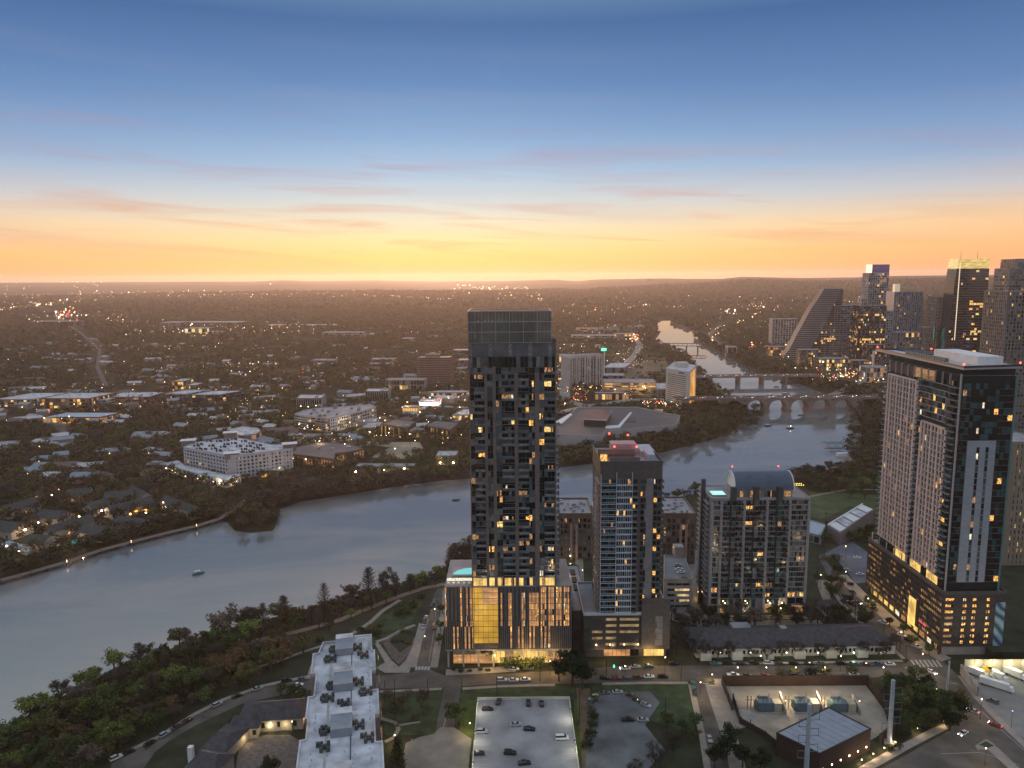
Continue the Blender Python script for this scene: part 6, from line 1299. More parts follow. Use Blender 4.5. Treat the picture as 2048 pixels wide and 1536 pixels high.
def gold_tower():
    A = P(1893, 740); B = P(1963, 740); b = Bld('gold_crown_tower', 'tapering office tower with a glowing golden crown', 'tower'); u = (B - A).normalized(); n = Vector((-u.y, u.x)); l = (B - A).length; b.loc = (A.x, A.y, 0); b.wm = [blk_, MT['black_glass']]; c = (A + B) / 2; zz = lambda y: HZ(c, y)
    def ring(k): return [A.lerp(c, k) , B.lerp(c, k * .15), B.lerp(c, k * .15) + n * 34, A.lerp(c, k) + n * 34]
    ys = [740, 680, 640, 600, 560, 537, 517]; ks = [-.12, -.06, 0, .03, .1, .16, .22]
    for i in range(5):
        q = [(p.x, p.y, zz(ys[i])) for p in ring(ks[i])] + [(p.x, p.y, zz(ys[i + 1])) for p in ring(ks[i + 1])]; b.wall.hexa(q, 0)
    q = [(p.x, p.y, zz(537)) for p in ring(.16)] + [(p.x, p.y, zz(517)) for p in ring(.22)]; m = MB(); m.hexa(q); b.part('golden_crown', m, litmat('gold_crown_glow', (1, .70, .22), .75, .12, .6, 1.2, (1, 1, 4)))
    H_ = zz(540); N_ = 40
    for j in range(N_):
        z = H_ * j / N_; t = np.interp(z, [zz(y) for y in ys], ks); a0 = A.lerp(c, float(t)); b0 = B.lerp(c, float(t) * .15); ll = (b0 - a0).length; m = MB(); m.ob(a0, u, 0, ll, .06, .5, z, z + .6); b.part('floor_band', m, greyb)
        for k in range(10): b.pane(a0, u, k * ll / 10 + .3, (k + 1) * ll / 10 - .3, z + .9, z + H_ / N_ - .3, .3, random.choice([w_y, w_w]) if RN() < (.5 if k > 4 and j in (14, 15, 16, 24, 26, 27) else .05) else gl_d)
    for x in (1913, 1946): q = P(x, 740) + n * 15; m = MB(); m.tube((q.x, q.y, zz(519)), (q.x, q.y, zz(500)), .5, .2, n=4); b.part('antenna', m, dark)
    m = MB(); m.ob(A.lerp(c, .05), u, l * .12, l * .12 + 1.4, .6, 1.2, zz(680), zz(525)); b.part('light_strip', m, mat('strip_glow', (.3, .3, .3), .5, 0, em=(1, .8, .5), es=.8)); b.done()
gold_tower()
D('beige_tower', 'beige tower with square dark windows left of the gold crowned tower', 1862, 1896, 735, 594, 30, bge, 22, 6, .06, pier=2, slab=1.8)
D('white_arch_block', 'white stone office with an arched top in front of the gold crowned tower', 1874, 1936, 720, 632, 34, paleb, 12, 11, .08, pier=1.8, slab=1.6)
sp, h_ = F(1884, 1926, 722, 621, 22); m = MB(); m.prism([(p[0], p[1] + 6) for p in sp], 20, h_, 0); tag(m.build('arched_attic', paleb), 'arched white attic storey on top of the white stone office', 'attic')
b, pl, h_ = D('brick_hall', 'wide dark red building with rows of small lights and cyan edge lines', 1864, 1942, 735, 668, 40, mat('wine_brick', (.07, .035, .04), .8, .2, .2), 5, 14, .3, done=False)
for s in (-2, -5): m = MB(); A_ = Vector(pl[0]); m.ob(A_, (1, 0), s - 1, s - .2, 1, 1.6, h_ * .5 if s < -3 else h_ * .85, h_ * .85 if s < -3 else h_ * 1.2); b.part('cyan_edge_light', m, e_cyan)
b.done()
D('led_building', 'small building with blue light bars left of the right edge tower', 1972, 1994, 745, 640, 20, greyb, 8, 2, .9, litm=[em('blue_bar', (.12, .25, 1), 1.6), w_d], slab=5)
D('edge_tower', 'tall grey residential tower standing at the right edge behind the hotel tower', 1990, 2070, 900, 583, 40, mat('edge_concrete', (.16, .15, .145), .8, .15, .1), 44, 12, .1, pier=1.3, slab=1.0)
D('blue_crown_tower', 'slender tower with a blue lit curved top at the upper right edge', 2010, 2070, 760, 518, 40, mat('blue_glass_wall', (.05, .10, .15), .2, .3, .05, ior=2.4), 40, 9, .06, pier=.3, slab=.8)
D('twin_tower', 'dark balcony tower just left of the blue topped tower at right', 1998, 2040, 800, 537, 36, greyb, 42, 7, .06, slab=1.4)
D('beige_flats', 'plain beige apartment tower behind the lower right side of the hotel tower', 2002, 2075, 1130, 885, 30, mat('beige_flat', (.26, .22, .17), .85, .08, .2), 20, 9, .3, pier=1.8, slab=1.6)
p_ = P(1965, 735, 20); m = MB(); m.ball((p_.x, p_.y, 12), 24, n=16, sz=.55); tag(m.build('blue_dome', mat('dome_blue', (.03, .06, .4), .5, .1, .1, em=(.03, .08, .8), es=.4), smooth=True), 'glowing blue dome rising behind the roof of the hotel tower', 'dome')
D('lakeside_hotel', 'low lakeside block with a glowing yellow ground floor', 1636, 1700, 742, 718, 30, drk, 3, 12, .5, cat='hotel', litm=[w_y, w_d], slab=2)
D('lakeside_hotel', 'low lakeside block with orange windows right of the yellow one', 1700, 1742, 742, 722, 30, drk, 3, 8, .45, cat='hotel', litm=[w_w, w_d], slab=2)
D('corner_hotel', 'pale hotel corner with lit bays beside the left edge of the hotel tower', 1732, 1772, 765, 735, 30, paleb, 3, 6, .4, cat='hotel', litm=[w_l, w_d])
D('lakeside_block', 'low brown block at the foot of the sail tower', 1540, 1572, 712, 694, 30, brick, 3, 6, .25)
D('boathouse', 'small white boathouse among trees on the far right shore', 1455, 1473, 712, 694, 26, paleb, 1, 2, 0, cat='boathouse')
D('hill_building', 'tiny block silhouetted on top of the distant ridge', 1293, 1308, 562, 558, 60, greyb, 2, 3, 0) if False else None
def ridge_block():
    a = (1300 - 1024) / FPX; d = 10500; x = math.sin(math.atan(a)) * d; y = math.cos(math.atan(a)) * d; z = ground_z(x, y); m = MB(); m.box(x - 45, x + 45, y, y + 60, z - 10, z + 30); m.box(x - 30, x - 10, y + 10, y + 30, z + 30, z + 38); tag(m.build('hilltop_block', greyb), 'tiny block silhouetted on top of the distant ridge', 'building')
ridge_block()
for xl, xr, yt, col, lt in ((1790, 1835, 665, sg, .15), (1800, 1862, 680, greyb, .2), (1842, 1862, 655, bge, .1), (1600, 1640, 700, drk, .3), (1940, 1975, 672, greyb, .3), (1735, 1768, 690, drk, .2)):
    D('midrise_block', {1790: 'pale midrise at the foot of the spire tower', 1800: 'dark midrise below the pale one near the spire tower', 1842: 'narrow beige block right of the spire tower', 1600: 'dark lobby block at the base of the sail tower', 1940: 'grey midrise with lights under the gold crowned tower', 1735: 'dark base block under the violet crowned tower'}[xl], xl, xr, 738, yt, 26, col, 8, 8, lt, nmax=40, cat='building')
# ---------------------------------------------------------------- low houses on the left shore
tealroof = mat('slate_shingle', (.05, .056, .056), .9, .25, .4); stucco = mat('stucco_gable', (.40, .35, .30), .85, .1, .3)
def rowhouse(x0, y0, x1, y1, wd, label, zw=6, zr=10):
    A = P(x0, y0, zr); B = P(x1, y1, zr); u = B - A; l = u.length; a = math.atan2(u.y, u.x)
    if math.cos(a) < 0: a += math.pi
    c = (A + B) / 2; o = empty('row_house', (c.x, c.y, 0), 0, label, 'house', 'row houses on the far left shore'); mb = MB(); gable(mb, c.x, c.y, l, wd, a, 0, zw, zr)
    for t, nm, mt in ((0, 'wall', stucco), (1, 'roof', tealroof)):
        q = MB(); q.v = mb.v; q.f = [f for f, g in zip(mb.f, mb.m) if g == t]; q.m = [0] * len(q.f); q.build(nm, mt, o)
    v = (-math.sin(a), math.cos(a)); uu = (math.cos(a), math.sin(a)); excl([(c.x + uu[0] * s_ + v[0] * t_, c.y + uu[1] * s_ + v[1] * t_) for s_, t_ in ((-l / 2, -wd / 2), (l / 2, -wd / 2), (l / 2, wd / 2), (-l / 2, wd / 2))], 0)
    A2 = Vector((c.x - uu[0] * l / 2 - v[0] * wd / 2, c.y - uu[1] * l / 2 - v[1] * wd / 2)); n = max(2, int(l / 7))
    for k in range(n): m = MB(); m.ob(A2, uu, (k + .4) * l / n, (k + .4) * l / n + 1.6, .02, .1, 1.2, 3.4); m.build('window', random.choice([gl_d, gl_d, w_w, w_d]), o)
for q_ in [(93, 1052, 178, 1029, 13, 'long dark row house with a pale gable end, running diagonally to the lake'), (84, 1018, 132, 1022, 15, 'row house with a broad pale side and a single lamp'), (215, 1013, 300, 992, 14, 'row house whose pale gable faces a violet white lamp'), (210, 985, 266, 980, 16, 'upper row house with a pale stucco side near the olive trees'), (5, 1012, 66, 994, 15, 'row house under the dark trees at upper left of the estate'), (-8, 1040, 44, 1046, 18, 'shingled row house cut by the left edge'), (60, 1068, 100, 1070, 15, 'hipped row house above three orange lit stairways'),
           (168, 1048, 222, 1052, 14, 'low row house nearest the turquoise swimming pool'), (137, 978, 182, 975, 13, 'row house at the top of the estate with a pale gable'), (174, 1006, 206, 997, 14, 'small row house with a lamp on its pale gable'), (238, 1032, 288, 1037, 13, 'row house beside the orange neon strip'), (330, 990, 393, 1012, 9, 'long thin roofed row house stepping down to the lake path'), (264, 970, 292, 984, 9, 'short thin roofed row house farthest from the lake')]: rowhouse(*q_)
house(34, 1092, 36, 6, -.5, 'long pale blue carport roof near the lake at far left', conc, mat('pale_blue_carport', (.26, .33, .38), .6, .1, .3), 3, 3.8, 0, name='carport', win=0, cat='carport')
pts = PP([(141, 1078), (163, 1082), (150, 1088), (138, 1087)], .3); m = MB(); m.prism(pts, .1, .35); tag(m.build('swimming_pool', mat('pool_turquoise', (.05, .4, .4), .1, .05, 1, em=(.08, .55, .5), es=.45)), 'turquoise swimming pool among the row houses', 'swimming pool')
p_ = P(281, 1021, 4); m = MB(); m.rbox(p_.x, p_.y, 3.4, 4.4, 9, .4, .5); tag(m.build('neon_strip', em('neon_orange', (1, .45, .05), 3)), 'orange neon strip on a wall between row houses', 'light')
# scattered small roofs showing between the trees of the neighbourhood
hr = random.Random(5); HN = 0
RC = [mat('roof_pale', (.42, .41, .42), .8, .2, .2), mat('roof_brown', (.13, .10, .09), .85, .2, .2), roofg, mat('roof_bluish', (.20, .24, .29), .8, .15, .2)]
def hood(x, y, i):
    p = P(x, y, 5)
    if blocked(p) or inside(p, WQ): return 0
    a = hr.uniform(-.5, .6); L_ = hr.choice([13, 16, 19, 24, 34]); W_ = hr.uniform(9, 14); zw = hr.choice([4, 4.5, 6, 7]); k = hr.randrange(4)
    zone = 'left' if x < 350 else ('left centre' if x < 640 else ('centre' if x < 940 else 'right of the tallest tower')); dist = 'near the lake' if y > 860 else ('in the middle distance' if y > 720 else 'far off')
    o = empty('house', (p.x, p.y, 0), 0, '%s roofed house among trees %s, %s of the picture' % (['pale', 'brown', 'grey', 'bluish'][k], dist, zone) if zone[:5] != 'right' else '%s roofed house among trees %s, right of the tallest tower' % (['pale', 'brown', 'grey', 'bluish'][k], dist), 'house', '%s roofed houses %s, %s' % (['pale', 'brown', 'grey', 'bluish'][k], dist, zone))
    mb = MB(); gable(mb, p.x, p.y, L_, W_, a, 0, zw, zw + 2.8, 0, 1, hr.choice([0, 3]))
    for t, nm, mt in ((0, 'wall', bge), (1, 'roof', RC[k])):
        q = MB(); q.v = mb.v; q.f = [f for f, g in zip(mb.f, mb.m) if g == t]; q.m = [0] * len(q.f); q.build(nm, mt, o)
    excl([(p.x - L_ / 2, p.y - W_ / 2), (p.x + L_ / 2, p.y - W_ / 2), (p.x + L_ / 2, p.y + W_ / 2), (p.x - L_ / 2, p.y + W_ / 2)], 1)
    if hr.random() < .35 and y > 700:
        q = Vector((math.cos(a), math.sin(a))); n = Vector((q.y, -q.x)); m = MB(); c = p + n * (W_ / 2 + .3); m.ball((c.x, c.y, 2.6), .45, n=5); m.build('wall_lamp', e_warm, o)
    return 1
i = 0
while HN < 285 and i < 3000:
    i += 1; y = 955 - (955 - 640) * hr.random() ** .8; x = hr.uniform(-10, 935) if hr.random() < .85 else hr.uniform(1120, 1300)
    if y > 880 and x > 330: continue
    if x > 1100 and not (640 < y < 700): continue
    HN += hood(x, y, i)

# ---------------------------------------------------------------- trees
leafm = {k: mat('foliage_' + k, c, .9, .45, .9, spec=.15, objvar=.35) for k, c in dict(green=(.058, .082, .028), olive=(.092, .090, .034), bright=(.115, .145, .036), rust=(.120, .078, .040), brown=(.098, .078, .060), dark=(.026, .036, .016)).items()}
barkm = mat('bark', (.065, .052, .042), .95, .3, 1.2); twigm = mat('twigs', (.060, .047, .040), .95, .2, 1, objvar=.25)
def leaf_quads(mb, c, r, n, s, rng, flat=.8):
    for _ in range(n):
        while True:
            d = Vector((rng.uniform(-1, 1), rng.uniform(-1, 1), rng.uniform(-1, 1)))
            if .3 < d.length < 1: break
        p = Vector(c) + Vector((d.x * r, d.y * r, d.z * r * flat)); nn = (d.normalized() + Vector((rng.uniform(-1, 1), rng.uniform(-1, 1), rng.uniform(-.5, 1))) * .8).normalized(); a = nn.orthogonal().normalized(); b = nn.cross(a); k = s * rng.uniform(.6, 1.3); t = rng.uniform(.5, 1)
        mb.face([p - a * k - b * k * t * .3, p + b * k * t, p + a * k - b * k * .2, p - b * k * t])
def branch(mb, p, d, L_, r, lvl, rng, ends, spread=.75):
    q = p + d * L_; mb.tube(p, q, r, r * .6, n=5 if lvl < 2 else 3, cap=False)
    ends.append((q, lvl))
    if lvl >= 4: return
    for _ in range(3 if lvl else 5):
        a = Vector((rng.uniform(-1, 1), rng.uniform(-1, 1), rng.uniform(-.25, .8))); dd = (d + a * spread).normalized(); branch(mb, p + d * L_ * rng.uniform(.55, 1), dd, L_ * rng.uniform(.55, .8), r * .55, lvl + 1, rng, ends, spread)
def proto(kind, seed):
    rng = random.Random(seed); tr = MB(); cr_ = MB()   # unit: height about 10
    if kind == 'leafy':
        ends = []; 
        q = Vector((0, 0, 3.0)); tr.tube((0, 0, -.3), q, .35, .25, n=7, cap=False)
        for k in range(7):
            a = k * .9 + rng.random(); d = Vector((math.cos(a) * rng.uniform(.4, 1), math.sin(a) * rng.uniform(.4, 1), rng.uniform(.5, 1.2))).normalized(); e = q + d * rng.uniform(2.2, 4.2); tr.tube(q, e, .2, .07, n=5, cap=False); ends.append(e)
            for _ in range(2): e2 = e + Vector((rng.uniform(-1, 1), rng.uniform(-1, 1), rng.uniform(-.1, 1))) * 1.6; tr.tube(e, e2, .08, .03, n=4, cap=False); ends.append(e2)
        for e in ends: leaf_quads(cr_, e, rng.uniform(1.0, 1.9), 62, .30, rng, .75)
    elif kind == 'bare':
        ends = []; t0 = MB(); tr.tube((0, 0, -.3), (0, 0, 2.6), .3, .22, n=6, cap=False)
        for k in range(6):
            a = k * 1.05 + rng.random() * .5; d = Vector((math.cos(a) * .75, math.sin(a) * .75, rng.uniform(.7, 1.5))).normalized(); branch(cr_, Vector((0, 0, rng.uniform(1.8, 2.8))), d, rng.uniform(1.7, 2.3), .13, 1, rng, ends, .8)
        for e, l in ends:
            if l >= 3:
                for _ in range(5):
                    d = Vector((rng.uniform(-1, 1), rng.uniform(-1, 1), rng.uniform(-.2, 1))).normalized() * rng.uniform(.5, 1.0); cr_.face([e, e + d * .5 + Vector((.08, 0, 0)), e + d, e + d * .5 - Vector((.08, 0, .04))])
    elif kind == 'conical':
        ends = []; tr.tube((0, 0, -.3), (0, 0, 9.6), .26, .04, n=6, cap=False)
        for k in range(60):
            z = 1.8 + 7.6 * k / 60; r = (1 - ((z - 1.8) / 8.2)) ** .7 * 3.0 * rng.uniform(.7, 1.1) + .2; a = k * 2.4; e = Vector((math.cos(a) * r, math.sin(a) * r, z + .55 * r)); cr_.tube((0, 0, z), e, .07, .03, n=3, cap=False)
            for _ in range(26):
                t = rng.uniform(.2, 1); b = Vector((0, 0, z)).lerp(e, t); d = Vector((rng.uniform(-1, 1), rng.uniform(-1, 1), rng.uniform(-.3, .6))) * .8; cr_.face([b, b + d * .5 + Vector((.075, 0, 0)), b + d, b + d * .5 - Vector((.075, 0, .05))])
    elif kind == 'evergreen':
        tr.tube((0, 0, -.3), (0, 0, 9), .25, .05, n=6, cap=False)
        for k in range(24): z = 1 + 8.4 * k / 24; r = (1 - (z - 1) / 9) ** .6 * 2.1 + .2; a = k * 2.4; leaf_quads(cr_, (math.cos(a) * r * .6, math.sin(a) * r * .6, z), r * .6 + .3, 46, .27, rng, .9)
    elif kind == 'shrub':
        for k in range(6): a = k * 1.1; leaf_quads(cr_, (math.cos(a) * 1.6, math.sin(a) * 1.6, rng.uniform(1, 2.2)), 1.5, 60, .30, rng, .8)
        tr.tube((0, 0, -.2), (0, 0, 1.5), .12, .06, n=5, cap=False)
    return tr, cr_
PR = {}
for kind, n in (('leafy', 4), ('bare', 3), ('conical', 2), ('evergreen', 1), ('shrub', 1)):
    for i in range(n):
        t, c = proto(kind, 11 + i * 7); PR[kind, i] = (t.mesh('trunk', barkm), c)
CM = {}
def crown_mesh(kind, i, mk):
    k = (kind, i, mk)
    if k not in CM: CM[k] = PR[kind, i][1].mesh('crown', twigm if mk == 'twig' else leafm[mk])
    return CM[k]
NK = dict(leafy=4, bare=3, conical=2, evergreen=1, shrub=1); NTREE = 0
def tree(p, kind, mk, h, label, group, z=0):
    global NTREE; NTREE += 1
    i = random.randrange(NK[kind]); o = empty({'shrub': 'shrub', 'conical': 'cypress_tree', 'bare': 'bare_tree'}.get(kind, 'tree'), (p[0], p[1], z), U(0, 6.28), label, 'shrub' if kind == 'shrub' else 'tree', group); s = h / 10 if kind != 'shrub' else h / 3.5
    wd = s * U(.9, 1.2)
    for nm, me in (('trunk', PR[kind, i][0]), ('crown', crown_mesh(kind, i, mk))):
        c = bpy.data.objects.new(nm, me); C.objects.link(c); c.parent = o; c.scale = (wd, wd, s)
    return o
CWORD = dict(green='dark green', olive='olive green', bright='fresh light green', rust='rust coloured', brown='brownish', dark='very dark', twig='bare')
def area(pts, n, mix, hr_, where, mind=6, z=0, grp=None):
    poly = PP(pts); xs = [p[0] for p in poly]; ys = [p[1] for p in poly]; got = []; k = 0
    while len(got) < n and k < n * 40:
        k += 1; p = (U(min(xs), max(xs)), U(min(ys), max(ys)))
        if not inside(p, poly) or blocked(p) or inside(p, WQ): continue
        if any((p[0] - q[0]) ** 2 + (p[1] - q[1]) ** 2 < mind * mind for q in got): continue
        got.append(p); kind, mk = random.choice(mix); w = CWORD[mk]
        tree(p, kind, mk, U(*hr_) * (.35 if kind == 'shrub' else 1), ('%s %s %s' % (w, 'shrub' if kind == 'shrub' else ('feathery tree' if kind == 'conical' else 'tree'), where)), '%s %ss %s' % (w, kind, where), z)
def at(x, y, kind, mk, h, label, z=0): return tree(P(x, y, z), kind, mk, h, label, None, z)
B_ = 'bare', 'twig'; G_ = 'leafy', 'green'; O_ = 'leafy', 'olive'; L_ = 'leafy', 'bright'; K_ = 'leafy', 'dark'; N_ = 'leafy', 'brown'; X_ = 'leafy', 'rust'; V_ = 'conical', 'twig'
# single remarkable trees
at(975, 1322, 'leafy', 'dark', 15, 'big dark live oak in front of the lit lobby of the tallest tower'); at(945, 1318, 'leafy', 'dark', 12, 'left smaller dark oak beside the big one at the lobby')
at(1145, 1372, 'leafy', 'dark', 20, 'huge black live oak spilling over the street right of the lobby'); at(1165, 1378, 'leafy', 'dark', 15, 'dark oak merging with the right side of the huge black one'); at(1118, 1362, 'leafy', 'dark', 12, 'low dark oak at the left foot of the huge black one')
at(912, 1452, 'leafy', 'green', 12, 'round green oak at the left corner of the lit parking deck'); at(797, 1536, 'evergreen', 'dark', 13, 'dark pointed magnolia by the turning circle'); at(540, 1560, 'leafy', 'dark', 11, 'dark tree in the courtyard at the bottom edge')
at(1018, 1333, 'shrub', 'bright', 5, 'first lit green shrub from the left before the lobby'); at(1046, 1333, 'shrub', 'bright', 5, 'middle lit green shrub before the lobby'); at(1078, 1332, 'shrub', 'bright', 5, 'last lit green shrub before the lobby')
at(570, 1255, 'conical', 'twig', 18, 'bare fan shaped cypress standing alone against the water'); at(505, 1258, 'bare', 'twig', 17, 'pale bare tree on the bank left of the lone cypress'); at(450, 1280, 'leafy', 'brown', 20, 'broad brownish tree rising above the near bank'); at(335, 1345, 'conical', 'twig', 10, 'small bare pointed tree on the near bank against the water')
at(650, 1228, 'conical', 'twig', 18, 'tall bare cypress left of the row along the near shore'); at(738, 1194, 'conical', 'twig', 18, 'tall bare cypress in the middle of the near shore'); at(706, 1212, 'bare', 'twig', 18, 'bare tree between two tall cypresses on the near shore'); at(775, 1180, 'bare', 'twig', 17, 'bare round tree right of the tall middle cypress')
at(1310, 1545, 'bare', 'twig', 15, 'large bare tree in front of the old parking lot, bottom edge'); at(1345, 1520, 'bare', 'twig', 16, 'large spreading bare tree right of the old parking lot'); at(1270, 1560, 'bare', 'twig', 11, 'smaller bare tree left at the old parking lot')
for k, (x, y) in enumerate([(1453, 1520), (1485, 1535), (1430, 1535), (1520, 1545), (1460, 1500)]): at(x, y, 'leafy', 'dark', 11, ['dense dark oak above the bottom edge, left of the metal roof', 'dense dark oak at the bottom edge below the yard wall', 'leftmost dense dark oak at the bottom edge by the side street', 'dark oak touching the near corner of the metal roofed hall', 'highest dark oak of the clump left of the metal roofed hall'][k])
area([(1770, 1375), (1830, 1362), (1885, 1400), (1930, 1430), (1900, 1462), (1820, 1470), (1800, 1440)], 26, [G_, K_, O_], (8, 12), 'in the clump right of the substation wall', 4.5)
area([(1800, 1470), (1850, 1445), (1820, 1490), (1740, 1530)], 6, [('shrub', 'dark')], (6, 9), 'by the path lamps under the big pole', 3)
area([(1540, 1344), (1730, 1343), (1730, 1352), (1540, 1353)], 5, [('shrub', 'olive'), ('shrub', 'dark')], (9, 11), 'on the kerb above the substation wall', 6)
area([(1400, 1300), (1800, 1296), (1800, 1322), (1400, 1326)], 16, [B_, B_, ('bare', 'twig')], (9, 13), 'in front of the long white building', 6)
area([(1380, 1235), (1700, 1230), (1760, 1262), (1400, 1272)], 26, [B_, B_, N_, K_], (8, 13), 'behind the long white building', 6)
area([(1330, 1235), (1400, 1232), (1400, 1322), (1335, 1318)], 13, [B_, N_, ('bare', 'twig')], (8, 12), 'in the dark grove right of the slender tower', 6)
area([(1630, 1165), (1680, 1175), (1740, 1250), (1640, 1232)], 12, [B_, K_, G_], (6, 10), 'near the white cottage by the diagonal street', 5)
area([(1640, 1120), (1668, 1112), (1706, 1168), (1690, 1180)], 8, [('shrub', 'dark'), ('shrub', 'olive')], (8, 12), 'on the planted strip beside the patterned lot', 4)
area([(1630, 1060), (1755, 1050), (1750, 1085), (1640, 1085)], 15, [K_, G_], (7, 10), 'in the hedge below the folded roof hall', 5)
area([(1180, 1392), (1192, 1392), (1180, 1500), (1170, 1500)], 6, [('shrub', 'dark'), ('shrub', 'olive')], (6, 9), 'along the fence beside the dirt track', 4)
area([(1325, 1450), (1395, 1450), (1405, 1500), (1350, 1490)], 6, [G_, O_], (6, 9), 'at the side street below the green lawn', 6)
area([(775, 1390), (868, 1385), (850, 1440), (790, 1440)], 9, [('shrub', 'brown'), ('bare', 'twig')], (7, 9), 'on the lawn between the white roof and the driveway', 6)
area([(605, 1385), (560, 1390), (600, 1410), (606, 1440)], 5, [('shrub', 'dark'), G_], (6, 8), 'between the courtyard house and the white roofed block', 4)
area([(905, 1335), (980, 1338), (980, 1346), (905, 1345)], 6, [('shrub', 'rust'), ('shrub', 'dark')], (4, 6), 'in the planting bed before the dark oak', 3)
for k, (x, y) in enumerate([(1661, 1262 + 0)]): pass
for k, (x, y) in enumerate([(878, 1290), (881, 1262), (885, 1228)]): at(x, y, 'leafy', 'green', 7, ['nearest small street tree beside the left flank of the podium', 'middle small street tree beside the left flank of the podium', 'farthest small street tree beside the left flank of the podium'][k])
for k, (x, y) in enumerate([(1736, 1212), (1744, 1220), (1779, 1253), (1806, 1268), (1822, 1290), (1858, 1310)]): at(x, y, 'leafy', 'green', 6.5, '%s small street tree at the hotel tower arcade, counted from the far end' % ['first', 'second', 'third', 'fourth', 'fifth', 'sixth'][k])
# banks of the near shore
near = [(-40, 1545), (-40, 1508), (60, 1432), (150, 1384), (230, 1340), (330, 1306), (400, 1280), (480, 1255), (560, 1238), (620, 1225), (615, 1300), (600, 1340), (520, 1366), (440, 1392), (380, 1425), (310, 1470), (240, 1500), (190, 1545)]
area(near, 120, [G_, G_, G_, O_, O_, O_, X_, N_, B_, B_, K_, L_, V_], (6, 15), 'in the grove on the near lake bank at lower left', 5)
area([(600, 1240), (700, 1200), (780, 1178), (860, 1154), (890, 1138), (890, 1165), (800, 1195), (740, 1225), (640, 1270)], 34, [G_, O_, B_, B_, L_, N_, V_, V_], (7, 11.5), 'along the near shore left of the tallest tower', 5)
area([(860, 1128), (945, 1092), (945, 1130), (895, 1145)], 9, [B_, V_], (13, 18), 'in the bare row just left of the pool terrace', 5)
area([(620, 1280), (745, 1255), (830, 1200), (850, 1190), (835, 1215), (760, 1260), (752, 1280), (640, 1290)], 12, [('shrub', 'olive'), ('shrub', 'green'), ('shrub', 'dark')], (7, 11), 'on the slope between trail and street', 5)
area([(782, 1285), (806, 1264), (830, 1264), (818, 1290)], 5, [('shrub', 'olive')], (5, 7), 'in the triangular planting bed', 3)
# park behind the vaulted tower
area([(1328, 990), (1400, 980), (1400, 1000), (1330, 1006)], 8, [B_, O_], (9, 13), 'on the shore between slender and vaulted towers', 6)
area([(1575, 945), (1700, 928), (1700, 985), (1620, 990), (1585, 960)], 24, [B_, B_, G_, K_, N_], (10, 14), 'on the bank behind the vaulted tower', 7)
area([(1640, 975), (1765, 970), (1765, 1010), (1640, 1000)], 10, [O_, G_, L_], (10, 13), 'on the park lawn left of the hotel tower', 8)
print('individual trees', NTREE)
# ---- the woods that nobody could count: one mesh of leaf clusters
def forest(name, label, protos, pts, hts, tints):
    pv = [np.array(p.v, dtype=np.float32) for p in protos]; nq = [len(p.f) for p in protos]; V = []; T = []; n = len(pts); pid = np.random.RandomState(3).randint(0, len(protos), n); rs = np.random.RandomState(9)
    for k in range(len(protos)):
        ix = np.where(pid == k)[0]
        if not len(ix): continue
        a = rs.uniform(0, 6.28, len(ix)); s = hts[ix] / 10; w = s * rs.uniform(.95, 1.45, len(ix)); v = pv[k]
        X = (v[None, :, 0] * np.cos(a)[:, None] - v[None, :, 1] * np.sin(a)[:, None]) * w[:, None] + pts[ix, 0:1]; Y = (v[None, :, 0] * np.sin(a)[:, None] + v[None, :, 1] * np.cos(a)[:, None]) * w[:, None] + pts[ix, 1:2]; Z = v[None, :, 2] * s[:, None] + pts[ix, 2:3]
        V.append(np.stack([X, Y, Z], -1).reshape(-1, 3)); c = np.repeat(tints[ix][:, None, :], nq[k], 1); c = c * rs.uniform(.75, 1.3, (c.shape[0], c.shape[1], 1)); T.append(c.reshape(-1, 3))
    V = np.concatenate(V).astype(np.float32); T = np.concatenate(T); nf = len(V) // 4
    me = bpy.data.meshes.new(name); me.vertices.add(len(V)); me.vertices.foreach_set('co', V.ravel()); me.loops.add(len(V)); me.loops.foreach_set('vertex_index', np.arange(len(V), dtype=np.int32)); me.polygons.add(nf); me.polygons.foreach_set('loop_start', np.arange(0, len(V), 4, dtype=np.int32)); me.polygons.foreach_set('loop_total', np.full(nf, 4, dtype=np.int32))
    at_ = me.attributes.new('tint', 'FLOAT_COLOR', 'FACE'); at_.data.foreach_set('color', np.concatenate([T, np.ones((nf, 1))], 1).astype(np.float32).ravel()); me.update(); me.materials.append(MT.get('tinted_leaves') or attr_mat('tinted_leaves'))
    o = bpy.data.objects.new(name, me); C.objects.link(o); tag(o, label, None, None, 'stuff'); print(name, n, nf); return o
def cheap(seed, n, s, R=4.2, cone=False):
    rng = random.Random(seed); mb = MB(); lobes = [(rng.uniform(-2.2, 2.2), rng.uniform(-2.2, 2.2), rng.uniform(5, 8)) for _ in range(5)] + [(0, 0, 8)]
    for i in range(n):
        c = lobes[i % len(lobes)]; leaf_quads(mb, c, rng.uniform(1.6, 2.8), 1, s, rng, .75)
    return mb
PAL = np.array([(.046, .068, .024), (.064, .072, .027), (.085, .078, .033), (.078, .060, .046), (.070, .056, .050), (.030, .040, .018), (.085, .060, .034), (.06, .09, .028)]); rs = np.random.RandomState(4)
EX = [np.array([e[0], e[1], e[2], e[3]]) for e in EXCL]; EA = np.array(EX)
ROADS = []
def np_inside(px_, py_, poly):
    c = np.zeros(len(px_), bool); j = len(poly) - 1
    for i in range(len(poly)):
        xi, yi = poly[i]; xj, yj = poly[j]
        if yi != yj: k = ((yi > py_) != (yj > py_)) & (px_ < (xj - xi) * (py_ - yi) / (yj - yi) + xi); c ^= k
        j = i
    return c
